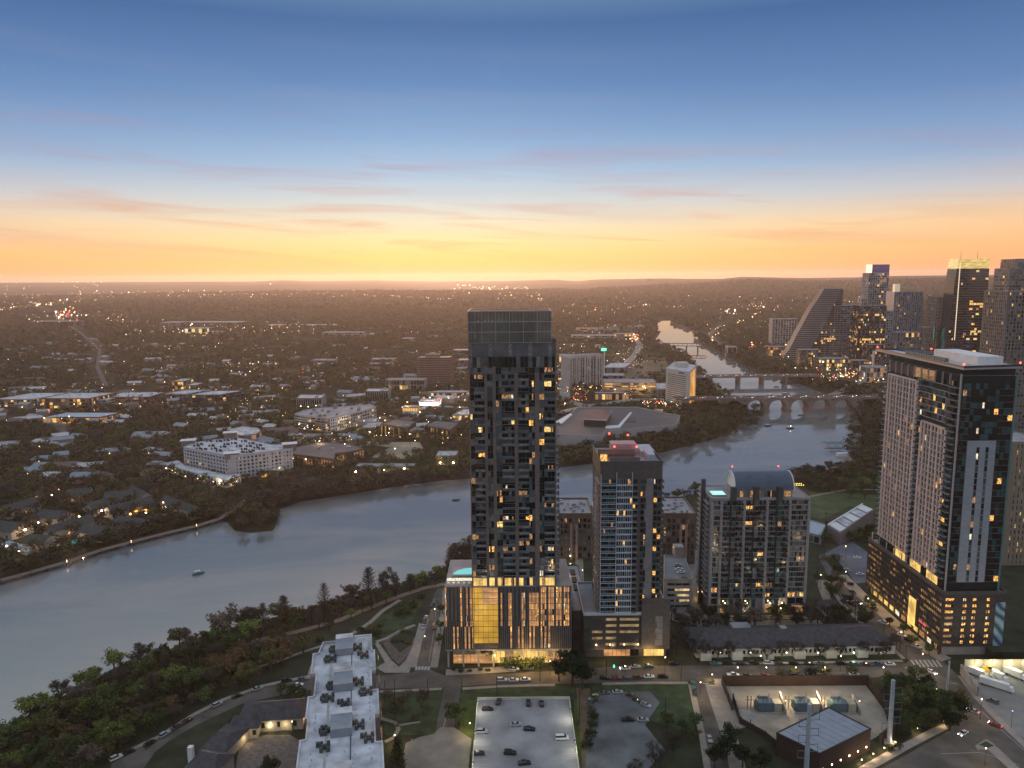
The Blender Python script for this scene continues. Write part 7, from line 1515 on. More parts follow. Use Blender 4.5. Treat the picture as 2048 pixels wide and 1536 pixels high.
OPEN = [PP(q) for q in ([(560, 890), (600, 868), (700, 880), (760, 885), (720, 895), (640, 884)], [(700, 884), (840, 884), (850, 905), (800, 920), (740, 915), (780, 895)], [(1275, 815), (1370, 822), (1380, 835), (1290, 826)], [(1212, 735), (1330, 715), (1340, 745), (1250, 770)], [(1190, 655), (1290, 648), (1290, 660), (1200, 664)], [(1110, 872), (1215, 875), (1150, 905), (1110, 905)],
        [(1125, 690), (1270, 690), (1290, 700), (1230, 760), (1206, 770), (1206, 700), (1130, 704)], [(1180, 790), (1330, 796), (1330, 812), (1180, 815)], [(790, 812), (940, 790), (940, 835), (800, 838)], [(1540, 690), (2048, 690), (2048, 800), (1760, 800), (1640, 745)], [(0, 1100), (60, 1085), (60, 1100), (0, 1115)])]
def scatter(r0_, r1_, sp, a0=-38, a1=38, keep=1.0, y_min=None):
    x0 = r1_ * math.sin(rad(a0)); x1 = r1_ * math.sin(rad(a1)); gx, gy = np.meshgrid(np.arange(x0, x1, sp), np.arange(max(0, r0_ * .75), r1_, sp)); x = gx.ravel() + rs.uniform(-.5, .5, gx.size) * sp; y = gy.ravel() + rs.uniform(-.5, .5, gx.size) * sp
    r = np.hypot(x, y); a = np.degrees(np.arctan2(x, y)); k = (r > r0_) & (r < r1_) & (a > a0) & (a < a1) & (rs.uniform(0, 1, len(x)) < keep); return x[k], y[k]
def clean(x, y, openkeep=.12):
    k = ~np_inside(x, y, WQ)
    for e in EXCL:
        b = (x > e[0]) & (x < e[1]) & (y > e[2]) & (y < e[3]) & k
        ix = np.where(b)[0]
        if len(ix): ins = np_inside(x[ix], y[ix], e[4]); k[ix[ins]] = False
    for q in OPEN: b = np_inside(x, y, q) & (rs.uniform(0, 1, len(x)) > openkeep); k &= ~b
    return x[k], y[k]
NEAR = np.array([tuple(p) for p in PP([(-80, 1600), (-80, 1475), (330, 1295), (700, 1188), (945, 1090), (1115, 1025), (1325, 995), (1500, 955), (1690, 932), (1765, 975), (1780, 1050), (2100, 1060), (2100, 1600)])])
def rd(x, y):
    k = np.ones(len(x), bool)
    for q, wd in ROADP:
        for i in range(len(q) - 1):
            ax, ay = q[i]; bx, by = q[i + 1]; l2 = (bx - ax) ** 2 + (by - ay) ** 2; t = np.clip(((x - ax) * (bx - ax) + (y - ay) * (by - ay)) / l2, 0, 1); k &= np.hypot(x - ax - t * (bx - ax), y - ay - t * (by - ay)) > wd
    return x[k], y[k]
ROADP = [(PP(q), w_) for q, w_ in (([(1180, 815), (1130, 800), (1128, 760), (1180, 740), (1250, 730), (1270, 710), (1280, 690), (1262, 665)], 14), ([(940, 815), (860, 812), (800, 830), (700, 868), (600, 870), (500, 862)], 12), ([(210, 730), (300, 728), (400, 730), (520, 735)], 16), ([(130, 900), (133, 880), (125, 862), (90, 852)], 9), ([(100, 640), (130, 650), (160, 665), (200, 700), (195, 735), (215, 780)], 18), ([(60, 610), (110, 630), (150, 660)], 26),
         ([(1115, 830), (1180, 815), (1260, 803), (1352, 801), (1500, 800)], 16), ([(1398, 754), (1640, 752)], 14), ([(600, 980), (700, 962), (840, 950), (940, 940)], 4), ([(440, 1040), (492, 1000)], 4), ([(1450, 700), (1420, 670), (1440, 650), (1520, 640)], 14), ([(1500, 700), (1640, 740), (1700, 770), (1760, 795)], 12), ([(330, 760), (420, 772), (520, 790), (600, 800)], 8), ([(1760, 745), (1640, 800)], 10))]
def fol(name, label, r0_, r1_, sp, hlo, hhi, nq, s, keep=1, a0=-38, a1=38, seed=0):
    x, y = scatter(r0_, r1_, sp, a0, a1, keep); x, y = clean(x, y); x, y = rd(x, y); k = ~np_inside(x, y, NEAR); x, y = x[k], y[k]; n = len(x)
    cl = np.sin(x / 90 + 1.3) * np.sin(y / 130) + .6 * np.sin(x / 37 + y / 51); r = np.hypot(x, y); gap = (r > 1100) & (np.sin(x / 47 + 2 * np.sin(y / 160)) * np.sin(y / 75 + x / 300) > .62); k = ~gap; x, y, cl = x[k], y[k], cl[k]; n = len(x)
    z = np.array([ground_z(a, b) if math.hypot(a, b) > 3150 else 0 for a, b in zip(x, y)]); h = rs.uniform(hlo, hhi, n); ti = np.clip(((cl + 1.6) / 3.2 * 5 + rs.uniform(-1.8, 2.6, n)), 0, 7).astype(int); t = PAL[ti] * rs.uniform(.75, 1.25, (n, 1))
    return forest(name, label, [cheap(seed + i, nq, s) for i in range(5)], np.stack([x, y, z], 1), h, t)
fol('woodland', 'leafy neighbourhood woods along the far shore', 480, 1150, 9.5, 8, 13.5, 110, .62, seed=1)
fol('woodland', 'tree cover of the middle distance suburbs', 1150, 2300, 12.5, 8, 13, 36, 1.15, seed=20)
fol('woodland', 'tree cover of the far suburbs', 2300, 4300, 23, 10, 16, 18, 2.4, seed=40)
fol('woodland', 'tree cover towards the hills', 4300, 8500, 52, 14, 24, 10, 5.5, seed=60, a0=-36, a1=36)
# denser bands of shore trees and the marsh clump
def shore_band(pts, n, hlo, hhi, tint, label, wd=14, nq=120, s=.55):
    q = [Vector(p) for p in PP(pts)]; ln = [(q[i + 1] - q[i]).length for i in range(len(q) - 1)]; tot = sum(ln); X = []
    for k in range(n):
        t = rs.uniform(0, tot)
        for i, l in enumerate(ln):
            if t <= l: break
            t -= l
        u = (q[i + 1] - q[i]).normalized(); p = q[i] + u * t + Vector((-u.y, u.x)) * rs.uniform(-wd, wd) * .5; X.append((p.x, p.y, 0))
    X = np.array(X); t = np.array([tint[rs.randint(len(tint))] for _ in range(n)]) * rs.uniform(.75, 1.25, (n, 1)); forest('shore_thicket', label, [cheap(100 + i, nq, s) for i in range(4)], X, rs.uniform(hlo, hhi, n), t)
dkt = [(.035, .034, .018), (.05, .040, .028), (.030, .040, .018), (.06, .048, .036)]
shore_band([(1120, 925), (1185, 918), (1260, 906), (1325, 895), (1400, 878), (1455, 858), (1474, 838), (1474, 820), (1450, 816), (1410, 824), (1350, 828)], 340, 8, 14, dkt, 'dark thicket of the curved peninsula shore', 60)
shore_band([(500, 1012), (560, 1008), (640, 994), (740, 977), (840, 964), (940, 952)], 230, 7, 12, [(.06, .05, .042), (.05, .042, .034), (.035, .038, .02)], 'bare brown thicket along the far shore below the offices', 22)
shore_band([(470, 1052), (500, 1050), (540, 1045), (545, 1032), (500, 1030), (476, 1040)], 70, 4.5, 7.5, [(.030, .040, .018), (.04, .045, .02)], 'dark marsh clump at the end of the boardwalk', 12)
shore_band([(1395, 672), (1412, 688), (1440, 700), (1475, 722), (1510, 738), (1560, 750), (1600, 760)], 170, 9, 14, dkt, 'tree lined right bank beyond the bridges', 30, 60, 1)
shore_band([(1640, 780), (1700, 788), (1745, 798), (1735, 820), (1740, 870), (1735, 910), (1745, 940)], 150, 9, 15, dkt, 'dense trees on the right shore beside the hotel tower', 40)
shore_band([(1600, 762), (1650, 770), (1720, 785)], 90, 8, 12, dkt, 'trees between the two nearer bridges on the right', 40, 60, .9)
shore_band([(1303, 690), (1303, 660), (1304, 640), (1318, 630), (1350, 634), (1362, 644)], 90, 12, 18, dkt, 'trees round the far orange river bend', 40, 40, 1.6)
shore_band([(1345, 712), (1365, 728), (1395, 752), (1405, 775), (1430, 795)], 110, 8, 13, dkt, 'trees behind the white slab hotel on the left bank', 30, 80, .8)
shore_band([(0, 1156), (60, 1138), (130, 1116), (200, 1094), (260, 1078), (330, 1058), (390, 1044), (440, 1028)], 150, 5, 10, [(.035, .042, .02), (.055, .05, .03), (.03, .036, .016)], 'low shore trees behind the boardwalk', 14)

# undergrowth that fills the gaps of the near groves
def under(pts, sp, hlo, hhi, label, seed):
    q = PP(pts); xs = [a[0] for a in q]; ys = [a[1] for a in q]; gx, gy = np.meshgrid(np.arange(min(xs), max(xs), sp), np.arange(min(ys), max(ys), sp)); x = gx.ravel() + rs.uniform(-.5, .5, gx.size) * sp; y = gy.ravel() + rs.uniform(-.5, .5, gx.size) * sp
    k = np_inside(x, y, q) & ~np_inside(x, y, WQ); x, y = x[k], y[k]; k = np.array([not blocked((a, b)) for a, b in zip(x, y)], bool); x, y = x[k], y[k]; n = len(x)
    t = PAL[rs.randint(0, 8, n)] * rs.uniform(.7, 1.35, (n, 1)); forest('undergrowth', label, [cheap(200 + seed + i, 150, .55) for i in range(4)], np.stack([x, y, np.full(n, -.5)], 1), rs.uniform(hlo, hhi, n), t)
under([(-60, 1560), (-60, 1515), (60, 1436), (150, 1388), (230, 1344), (330, 1310), (400, 1284), (480, 1258), (560, 1242), (600, 1236), (480, 1300), (500, 1345), (520, 1366), (440, 1392), (380, 1425), (310, 1468), (240, 1500), (190, 1560)], 4.6, 3.5, 8, 'dense undergrowth of the near bank grove', 0)
under([(560, 1242), (640, 1218), (700, 1202), (780, 1180), (860, 1156), (900, 1130), (945, 1096), (945, 1125), (895, 1150), (800, 1186), (700, 1218), (640, 1240), (580, 1262)], 4.2, 3.5, 7.5, 'dense undergrowth along the near shore trail', 10)
under([(1765, 1378), (1830, 1364), (1885, 1402), (1930, 1432), (1895, 1458), (1820, 1470), (1795, 1440)], 4, 4, 7, 'dense undergrowth of the clump by the substation', 20)
under([(1575, 950), (1700, 932), (1765, 930), (1765, 975), (1620, 985), (1585, 965)], 6, 5, 10, 'dark growth of the park edge on the bank', 30)
# ---------------------------------------------------------------- cars
CARM = {n: mat('car_' + n, c, .35, .05, 1, spec=.6) for n, c in dict(white=(.62, .62, .62), black=(.012, .012, .014), grey=(.10, .11, .12), silver=(.32, .34, .36), red=(.22, .02, .02), blue=(.03, .07, .13), teal=(.04, .14, .13), brown=(.08, .05, .04)).items()}
tyre = mat('tyre', (.015, .015, .015), .9, 0)
def car_meshes(kind):
    b = MB(); g = MB(); L_ = {'sedan': 4.6, 'suv': 4.7, 'pickup': 5.5, 'van': 5.0}[kind]; W_ = 1.85; h0, h1 = .32, .95
    def loft(mb, prof, w0, w1):
        # prof: list of (x, z0, z1) sections
        for i in range(len(prof) - 1):
            x0, a0, c0 = prof[i]; x1, a1, c1 = prof[i + 1]; mb.hexa([(x0, -w0, a0), (x1, -w0, a1), (x1, w0, a1), (x0, w0, a0), (x0, -w1, c0), (x1, -w1, c1), (x1, w1, c1), (x0, w1, c0)])
    w = W_ / 2
    if kind == 'sedan': loft(b, [(-2.3, .4, .85), (-1.9, .3, .98), (-1.2, .28, 1.0), (.9, .28, .98), (1.9, .3, .82), (2.3, .4, .65)], w, w * .94); loft(g, [(-1.75, .96, 1.0), (-1.1, .96, 1.38), (.25, .96, 1.42), (1.05, .94, .98)], w * .9, w * .72); roof = (-1.0, .3, 1.38, 1.45)
    elif kind == 'suv': loft(b, [(-2.3, .45, 1.05), (-2.1, .35, 1.12), (1.0, .35, 1.08), (2.0, .38, .98), (2.35, .45, .75)], w, w * .95); loft(g, [(-2.2, 1.08, 1.12), (-1.95, 1.08, 1.66), (.35, 1.08, 1.68), (1.1, 1.06, 1.1)], w * .92, w * .76); roof = (-1.9, .35, 1.66, 1.73)
    elif kind == 'van': loft(b, [(-2.5, .4, 1.1), (1.6, .35, 1.1), (2.5, .4, .85)], w, w * .96); loft(g, [(-2.45, 1.08, 1.8), (.8, 1.08, 1.82), (1.7, 1.06, 1.1)], w * .94, w * .82); roof = (-2.4, .8, 1.8, 1.88)
    else: loft(b, [(-2.75, .5, 1.0), (-.9, .45, 1.02), (1.4, .45, 1.08), (2.3, .45, 1.02), (2.75, .5, .8)], w, w * .96); loft(g, [(-.9, 1.02, 1.1), (-.7, 1.02, 1.7), (.8, 1.02, 1.72), (1.4, 1.02, 1.08)], w * .92, w * .78); roof = (-.7, .8, 1.7, 1.77)
    r = MB(); r.hexa([(roof[0], -w * .74, roof[2]), (roof[1], -w * .74, roof[2]), (roof[1], w * .74, roof[2]), (roof[0], w * .74, roof[2]), (roof[0] + .1, -w * .68, roof[3]), (roof[1] - .1, -w * .68, roof[3]), (roof[1] - .1, w * .68, roof[3]), (roof[0] + .1, w * .68, roof[3])])
    wh = MB(); wh.tube((0, -.11, 0), (0, .11, 0), .34, n=10); return b, r, g, wh
PB = {k: car_meshes(k) for k in ('sedan', 'suv', 'pickup', 'van')}; CME = {}
def cme(kind, part, m):
    k = (kind, part, m.name)
    if k not in CME: CME[k] = PB[kind][part].mesh(['body', 'roof', 'windows', 'wheel'][part], m)
    return CME[k]
rm_ = MB(); rm_.tube((0, -.13, 0), (0, .13, 0), .2, n=8); RIM = rm_.mesh('rim', mat('alloy_rim', (.4, .4, .42), .4, 0, metal=.6))
hl = MB(); hl.box(-.06, .06, -.16, .16, -.08, .08)
HLm = hl.mesh('headlight', em('headlight_glow', (1, .95, .9), 14)); TLm = hl.mesh('taillight', em('taillight_glow', (1, .04, .02), 7)); HLo = hl.mesh('headlight', white); TLo = hl.mesh('taillight', CARM['red'])
def car(p, a, col, label, kind='sedan', group=None, z=.07, on=False, small=False, s=1.0):
    o = empty('car', (p[0], p[1], z), a, label, {'pickup': 'pickup', 'van': 'van'}.get(kind, 'car'), group); o.scale = (s, s, s); mt = CARM[col]
    def add(me, loc=(0, 0, 0), par=None): c = bpy.data.objects.new(me.name.split('.')[0], me); C.objects.link(c); c.parent = par or o; c.location = loc; return c
    add(cme(kind, 0, mt)); add(cme(kind, 1, mt)); add(cme(kind, 2, gl_d))
    if not small:
        for x in (-1.4, 1.45):
            for y in (-.86, .86): w_ = add(cme('sedan', 3, tyre), (x, y, .34)); add(RIM, par=w_)
    if on or not small:
        for y in (-.65, .65): add(HLm if on else HLo, (2.32 if kind != 'pickup' else 2.7, y, .66)); add(TLm if on else TLo, (-2.3 if kind != 'pickup' else -2.75, y, .78))
    return o
ORD = ['first', 'second', 'third', 'fourth', 'fifth', 'sixth', 'seventh', 'eighth', 'ninth', 'tenth', 'eleventh', 'twelfth', 'thirteenth', 'fourteenth', 'fifteenth', 'sixteenth', 'seventeenth', 'eighteenth', 'nineteenth', 'twentieth']
def row(items, where, grp, ang=None, z=.07, order='from the left'):
    "items: (px, py, colour, kind)"
    n = len(items)
    for i, (x, y, c, k) in enumerate(items):
        p = P(x, y, z); q = P(*items[min(i + 1, n - 1)][:2], z) - P(*items[max(i - 1, 0)][:2], z); a = math.atan2(q.y, q.x) if ang is None else ang
        car(p, a, c, '%s %s, %s %s %s' % (c, {'suv': 'SUV', 'sedan': 'car'}.get(k, k), ORD[i], order, where), k, grp, z)
row([(1004, 1362, 'white', 'suv'), (1027, 1362, 'white', 'sedan'), (1051, 1361, 'white', 'sedan')], 'of three on the kerb below the lobby', 'cars at the kerb below the lobby')
row([(1028, 1340, 'white', 'sedan'), (1057, 1339, 'grey', 'sedan')], 'of two in the lobby drop-off', 'cars in the lobby drop-off')
row([(1209, 1358, 'black', 'suv'), (1231, 1358, 'red', 'sedan'), (1253, 1358, 'blue', 'sedan'), (1275, 1357, 'brown', 'suv'), (1298, 1355, 'white', 'sedan'), (1325, 1355, 'black', 'suv')], 'parked along the green lawn', 'cars parked along the green lawn')
row([(1271, 1335, 'silver', 'sedan'), (1297, 1334, 'blue', 'sedan'), (1347, 1330, 'black', 'suv')], 'at the entrance of the slender tower', 'cars at the slender tower entrance')
car(P(1250, 1339), math.pi, 'white', 'white car with red brake lights passing the slender tower', 'sedan', on=True); point(None, (*P(1243, 1339), 1.2), 30, (1, .1, .05), .2, 'brake_glow_light') if False else None
row([(1430, 1329, 'teal', 'sedan'), (1455, 1329, 'black', 'suv'), (1482, 1329, 'black', 'sedan'), (1508, 1328, 'black', 'suv'), (1537, 1328, 'white', 'suv'), (1560, 1329, 'brown', 'sedan'), (1587, 1329, 'black', 'suv'), (1619, 1329, 'black', 'sedan'), (1643, 1329, 'grey', 'sedan'), (1682, 1329, 'black', 'suv'), (1709, 1330, 'teal', 'suv'), (1733, 1330, 'brown', 'sedan'), (1756, 1330, 'blue', 'sedan'), (1780, 1330, 'white', 'sedan')], 'in the long row before the white building', 'cars in the long row before the white building')
row([(1466, 1352, 'white', 'pickup'), (1493, 1353, 'brown', 'sedan'), (1529, 1353, 'red', 'sedan'), (1588, 1353, 'black', 'suv'), (1618, 1353, 'grey', 'sedan'), (1708, 1350, 'white', 'sedan')], 'parked along the substation wall', 'cars along the substation wall')
row([(1387, 1372, 'teal', 'pickup'), (1390, 1388, 'black', 'sedan'), (1419, 1480, 'silver', 'sedan')], 'in the side street right of the green lawn', 'cars in the side street', order='from the top')
row([(232, 1518, 'white', 'suv'), (258, 1506, 'black', 'sedan'), (300, 1488, 'black', 'sedan'), (329, 1471, 'silver', 'suv'), (354, 1455, 'brown', 'sedan'), (375, 1443, 'black', 'sedan'), (435, 1411, 'silver', 'suv'), (474, 1394, 'black', 'sedan'), (515, 1379, 'silver', 'sedan'), (573, 1363, 'black', 'suv'), (605, 1360, 'grey', 'sedan')], 'along the curved lake road', 'cars parked along the curved lake road')
car(P(596, 1372), .1, 'white', 'white car driving on the curved road next to the white roofed block', 'sedan')
row([(869, 1205, 'grey', 'sedan'), (864, 1213, 'black', 'suv'), (852, 1237, 'white', 'sedan'), (850, 1245, 'black', 'suv'), (847, 1255, 'silver', 'sedan')], 'along the street left of the podium', 'cars along the street left of the podium', order='from the far end')
car(P(868, 1256), -1.4, 'red', 'dark red car driving beside the left flank of the podium', 'suv', on=False)
HD = 8.02
for x, y, c, k, a, l in [(975, 1420, 'black', 'sedan', .05, 'black car parked at the far left of the lit deck'), (997, 1406, 'black', 'suv', 1.4, 'black car nose in at the back parapet, leftmost of three'), (1057, 1408, 'black', 'suv', 1.57, 'black car nose in at the back parapet, middle of three'), (1083, 1409, 'black', 'sedan', 1.57, 'black car nose in at the back parapet, rightmost of three'), (1032, 1451, 'silver', 'sedan', .05, 'silver car in the middle of the lit deck'), (1059, 1460, 'black', 'sedan', -.1, 'black car right beside the silver one on the lit deck'), (964, 1465, 'silver', 'suv', .05, 'pale car at the left edge of the lit deck'), (1124, 1478, 'white', 'van', .05, 'white van at the right edge of the lit deck'), (957, 1509, 'black', 'sedan', .1, 'black car near the lower left corner of the lit deck'), (1020, 1508, 'black', 'suv', -.1, 'black car low in the middle of the lit deck'), (1049, 1528, 'black', 'sedan', .15, 'black car closest to the bottom edge on the lit deck')]:
    car(P(x, y, HD), a, c, l, k, 'cars on the lit parking deck', HD)
for x, y, c, k, a, l in [(1187, 1397, 'white', 'pickup', .8, 'white pickup at the upper left of the old lot'), (1209, 1388, 'grey', 'sedan', .1, 'grey car at the top of the old lot'), (1235, 1386, 'silver', 'sedan', .05, 'silver car at the top right of the old lot'), (1181, 1409, 'blue', 'sedan', 1.4, 'blue car at the left edge of the old lot'), (1262, 1393, 'brown', 'sedan', -.6, 'brown car on the upper right rim of the old lot'), (1275, 1402, 'brown', 'sedan', -.7, 'brown car on the right rim of the old lot, behind another'), (1292, 1412, 'silver', 'sedan', -.7, 'silver car at the lowest place of the right rim of the old lot'), (1256, 1442, 'black', 'pickup', 0, 'black pickup in the middle of the old lot'), (1286, 1442, 'silver', 'sedan', 0, 'silver car right of the black pickup'), (1182, 1466, 'black', 'suv', 0, 'black SUV at the lower left entrance of the old lot')]: car(P(x, y), a, c, l, k, None)
for x, y, c, k, a, l, on in [(1766, 1247, 'white', 'suv', 2.2, 'white car with red tail lights driving up the diagonal street', True), (1804, 1272, 'white', 'sedan', -.95, 'white car parked at the arcade of the hotel tower', False), (1819, 1283, 'black', 'suv', -.95, 'black car behind the white one at the arcade', False), (1833, 1295, 'silver', 'sedan', -.95, 'silver car lowest of three at the arcade', False), (1749, 1219, 'black', 'sedan', -.95, 'black car high up at the arcade by the small trees', False), (1705, 1186, 'black', 'sedan', -1.3, 'small black car at the top of the diagonal street', False), (1691, 1202, 'silver', 'sedan', -.95, 'pale car on the left kerb of the diagonal street', False), (1704, 1210, 'black', 'suv', -.95, 'black car on the left kerb of the diagonal street', False), (1714, 1207, 'grey', 'sedan', -.95, 'car with lit headlamps beside the black one on the diagonal street', True),
                    (1863, 1346, 'white', 'sedan', -1.2, 'white car with bright headlights crossing the junction', True), (1905, 1390, 'black', 'suv', 2.2, 'first black car of the queue right of the big pole', True), (1922, 1400, 'black', 'sedan', 2.2, 'second black car of the queue right of the big pole', True), (1946, 1424, 'silver', 'sedan', 2.2, 'silver car with headlights at the end of the queue', True), (1990, 1452, 'red', 'sedan', 2.3, 'red car on the lower right street', True), (1926, 1469, 'white', 'sedan', -2.6, 'white car with very bright headlights turning at the lower right', True), (1985, 1405, 'grey', 'suv', 2.3, 'grey car parked beside the truck lot', False)]: car(P(x, y), a, c, l, k, None, on=on)
for i, (x, y, c) in enumerate([(1355, 1132, 'silver'), (1358, 1140, 'white'), (1362, 1146, 'white'), (1368, 1158, 'black')]): car(P(x, y, 17), .2, c, '%s car, %s from the back on the pale garage roof deck' % (c, ORD[i]), 'sedan', 'cars on the garage roof deck', 17.05)
car(P(1146, 1133), 0, 'black', 'black car in the lane left of the slender tower', 'suv'); car(P(1715, 1117), 0, 'white', 'white car at the top of the patterned lot', 'sedan'); car(P(1720, 1150), 0, 'white', 'white car in the middle of the patterned lot', 'sedan'); car(P(1694, 1141), 2, 'silver', 'silver car beside the planted strip of the patterned lot', 'sedan')
# box trucks and a bus in the lit lot
def truck(x, y, L_, a, label, col=white, cab=True):
    p = P(x, y); o = empty('box_truck', (p.x, p.y, .1), a, label, 'truck', 'box trucks in the floodlit lot'); 
    for nm, m, mt in (('cargo_box', (lambda m: (m.box(-L_ / 2, L_ / 2 - 2, -1.25, 1.25, .7, 3.4), m)[1])(MB()), col), ('cab', (lambda m: (m.hexa([(L_ / 2 - 1.9, -1.1, .5), (L_ / 2, -1.1, .5), (L_ / 2, 1.1, .5), (L_ / 2 - 1.9, 1.1, .5), (L_ / 2 - 1.9, -1.05, 2.4), (L_ / 2 - .6, -1.05, 2.4), (L_ / 2 - .6, 1.05, 2.4), (L_ / 2 - 1.9, 1.05, 2.4)]), m)[1])(MB()), white)):
        ob_ = m.build(nm, mt); ob_.parent = o
    for xx in (-L_ / 2 + 1.3, L_ / 2 - 1.2):
        for yy in (-1.1, 1.1): w_ = bpy.data.objects.new('wheel', cme('sedan', 3, tyre)); C.objects.link(w_); w_.parent = o; w_.location = (xx, yy, .42); w_.scale = (1.25, 1.6, 1.25)
for a in [(1955, 1352, 9, -.9, 'leftmost white box truck at the floodlit wall'), (1976, 1350, 7, -1.2, 'yellow fronted truck second from the left', mat('truck_yellow', (.55, .38, .06), .5, .05, 1)), (1995, 1358, 9, -1.1, 'white box truck in the middle of the floodlit lot'), (2030, 1354, 9, -1.0, 'white box truck nearest the right edge'), (1993, 1376, 13, -.75, 'long white bus parked in front of the box trucks')]: truck(*a)
# traffic on the bridges
for (A_, u_, l_, zt), nm, n, off in ((ARCH, 'nearest arch bridge', 34, 14), (BEAM, 'middle beam bridge', 22, 15)):
    ang = math.atan2(u_.y, u_.x); ns = Vector((-u_.y, u_.x))
    for k in range(n):
        lane = k % 3; s = 8 + (k + U(-.3, .3)) * (l_ - 16) / n; p = A_ + u_ * s + ns * (5 + lane * 4.5); c = random.choice(['white', 'black', 'grey', 'silver', 'red'])
        side_ = 'left' if s < l_ * .33 else ('middle' if s < l_ * .66 else 'right'); car(p, ang + (math.pi if lane else 0), c, '%s car on the %s part of the %s' % (c, side_, nm), 'sedan', '%s cars on the %s part of the %s' % (c, side_, nm), zt + .05, on=True, small=True)

# ---------------------------------------------------------------- poles and street lamps
def lattice_pole(x, y, h, label, arms=True):
    p = P(x, y); h = HZ(p, h); r = empty('power_pole', (p.x, p.y, 0), 0, label, 'power pole', 'big steel power poles'); m = MB(); m.tube((p.x, p.y, 0), (p.x, p.y, h), (.95 if arms else .5), (.7 if arms else .35), n=12); m.build('shaft', steel, r)
    m = MB(); m.tube((p.x, p.y, 0), (p.x, p.y, 1.2), 1.9, n=12); m.build('base', conc, r)
    if arms:
        for k in range(6):
            z = h - 3.5 - (k // 2) * 6 - (2.5 if k % 2 else 0); s = -1 if k % 2 else 1
            m = MB(); m.tube((p.x, p.y, z), (p.x + s * 3.6, p.y - .4, z + .6), .16, .1, n=4); m.tube((p.x, p.y, z - 2.6), (p.x + s * 3.4, p.y - .4, z - 2.2), .12, n=4); m.tube((p.x + s * 3.5, p.y - .4, z + .7), (p.x + s * 3.5, p.y - .4, z - 2.4), .1, n=4); m.build('insulator_arm', MT['transformer_blue_grey'], r)
lattice_pole(1611, 1570, 1408, 'nearest power pole, thick blue grey, cut by the bottom edge'); lattice_pole(1778, 1488, 1360, 'second blue grey power pole at the right wall of the substation'); lattice_pole(1893, 1398, 1322, 'slender steel power pole on the right side of the junction', False)
def wood_pole(x, y, h, label, arm=False):
    p = P(x, y); h = HZ(p, h); r = empty('utility_pole', (p.x, p.y, 0), 0, label, 'utility pole', 'thin dark utility poles'); m = MB(); m.tube((p.x, p.y, 0), (p.x, p.y, h), .2, .13, n=6); m.build('post', mat('pole_wood', (.045, .035, .03), .9, .2, 1), r)
    if arm: m = MB(); m.box(p.x - 1.5, p.x + 1.5, p.y - .1, p.y + .1, h - 1, h - .8); m.build('crossarm', MT['pole_wood'], r)
for i, (x, y, h, a) in enumerate([(771, 1414, 1361, 0), (790, 1414, 1357, 0), (856, 1398, 1356, 0), (924, 1386, 1355, 0), (994, 1390, 1354, 0), (1080, 1362, 1326, 0), (1159, 1448, 1356, 1), (1180, 1455, 1402, 1), (1330, 1442, 1397, 0), (1213, 1354, 1321, 0), (1362, 1363, 1333, 0), (1697, 1262, 1225, 0), (1709, 1246, 1195, 0), (1767, 1274, 1250, 0), (1811, 1325, 1288, 1), (1634, 1148, 1064, 0), (1648, 1113, 1024, 1), (1501, 1450, 1438, 0), (1104, 1342, 1322, 0)]):
    wood_pole(x, y, h, ['left one of two thin poles on the lawn right of the white roof', 'right one of two thin poles on the lawn right of the white roof', 'thin pole on the lawn beside the driveway', 'thin pole at the lawn corner right of the driveway', 'thin pole behind the left part of the lit deck', 'thin pole between lobby and black oak', 'tall pole with a crossarm on the dirt track', 'tall pole with a crossarm at the old lot', 'thin pole on the green lawn by the side street', 'thin pole before the garage of the slender tower', 'thin pole at the corner of the green lawn', 'tall thin pole at the cottage, left of the diagonal street', 'thin pole just below the tall one at the cottage', 'thin pole on the left kerb of the diagonal street', 'pole with a crossarm at the street corner of the white building', 'thick pole right of the vaulted tower', 'tallest pole with crossarms right of the vaulted tower', 'short pole in the substation forecourt', 'short pole right of the lobby'][i], bool(a))
def lamp(x, y, h, label, col=e_warm, pw=120, c=(1, .7, .38), grp='street lamps near the towers'):
    p = P(x, y); r = empty('street_lamp', (p.x, p.y, 0), 0, label, 'street lamp', grp); m = MB(); m.tube((p.x, p.y, 0), (p.x, p.y, h), .09, .06, n=5); po = m.build('post', dark, r); m = MB(); m.ball((p.x, p.y, h + .15), .24, n=6); m.build('lamp_head', col, po)
    if pw: point(r, (p.x, p.y, h - .2), pw * 3.0, c, .25, 'lamp_light')
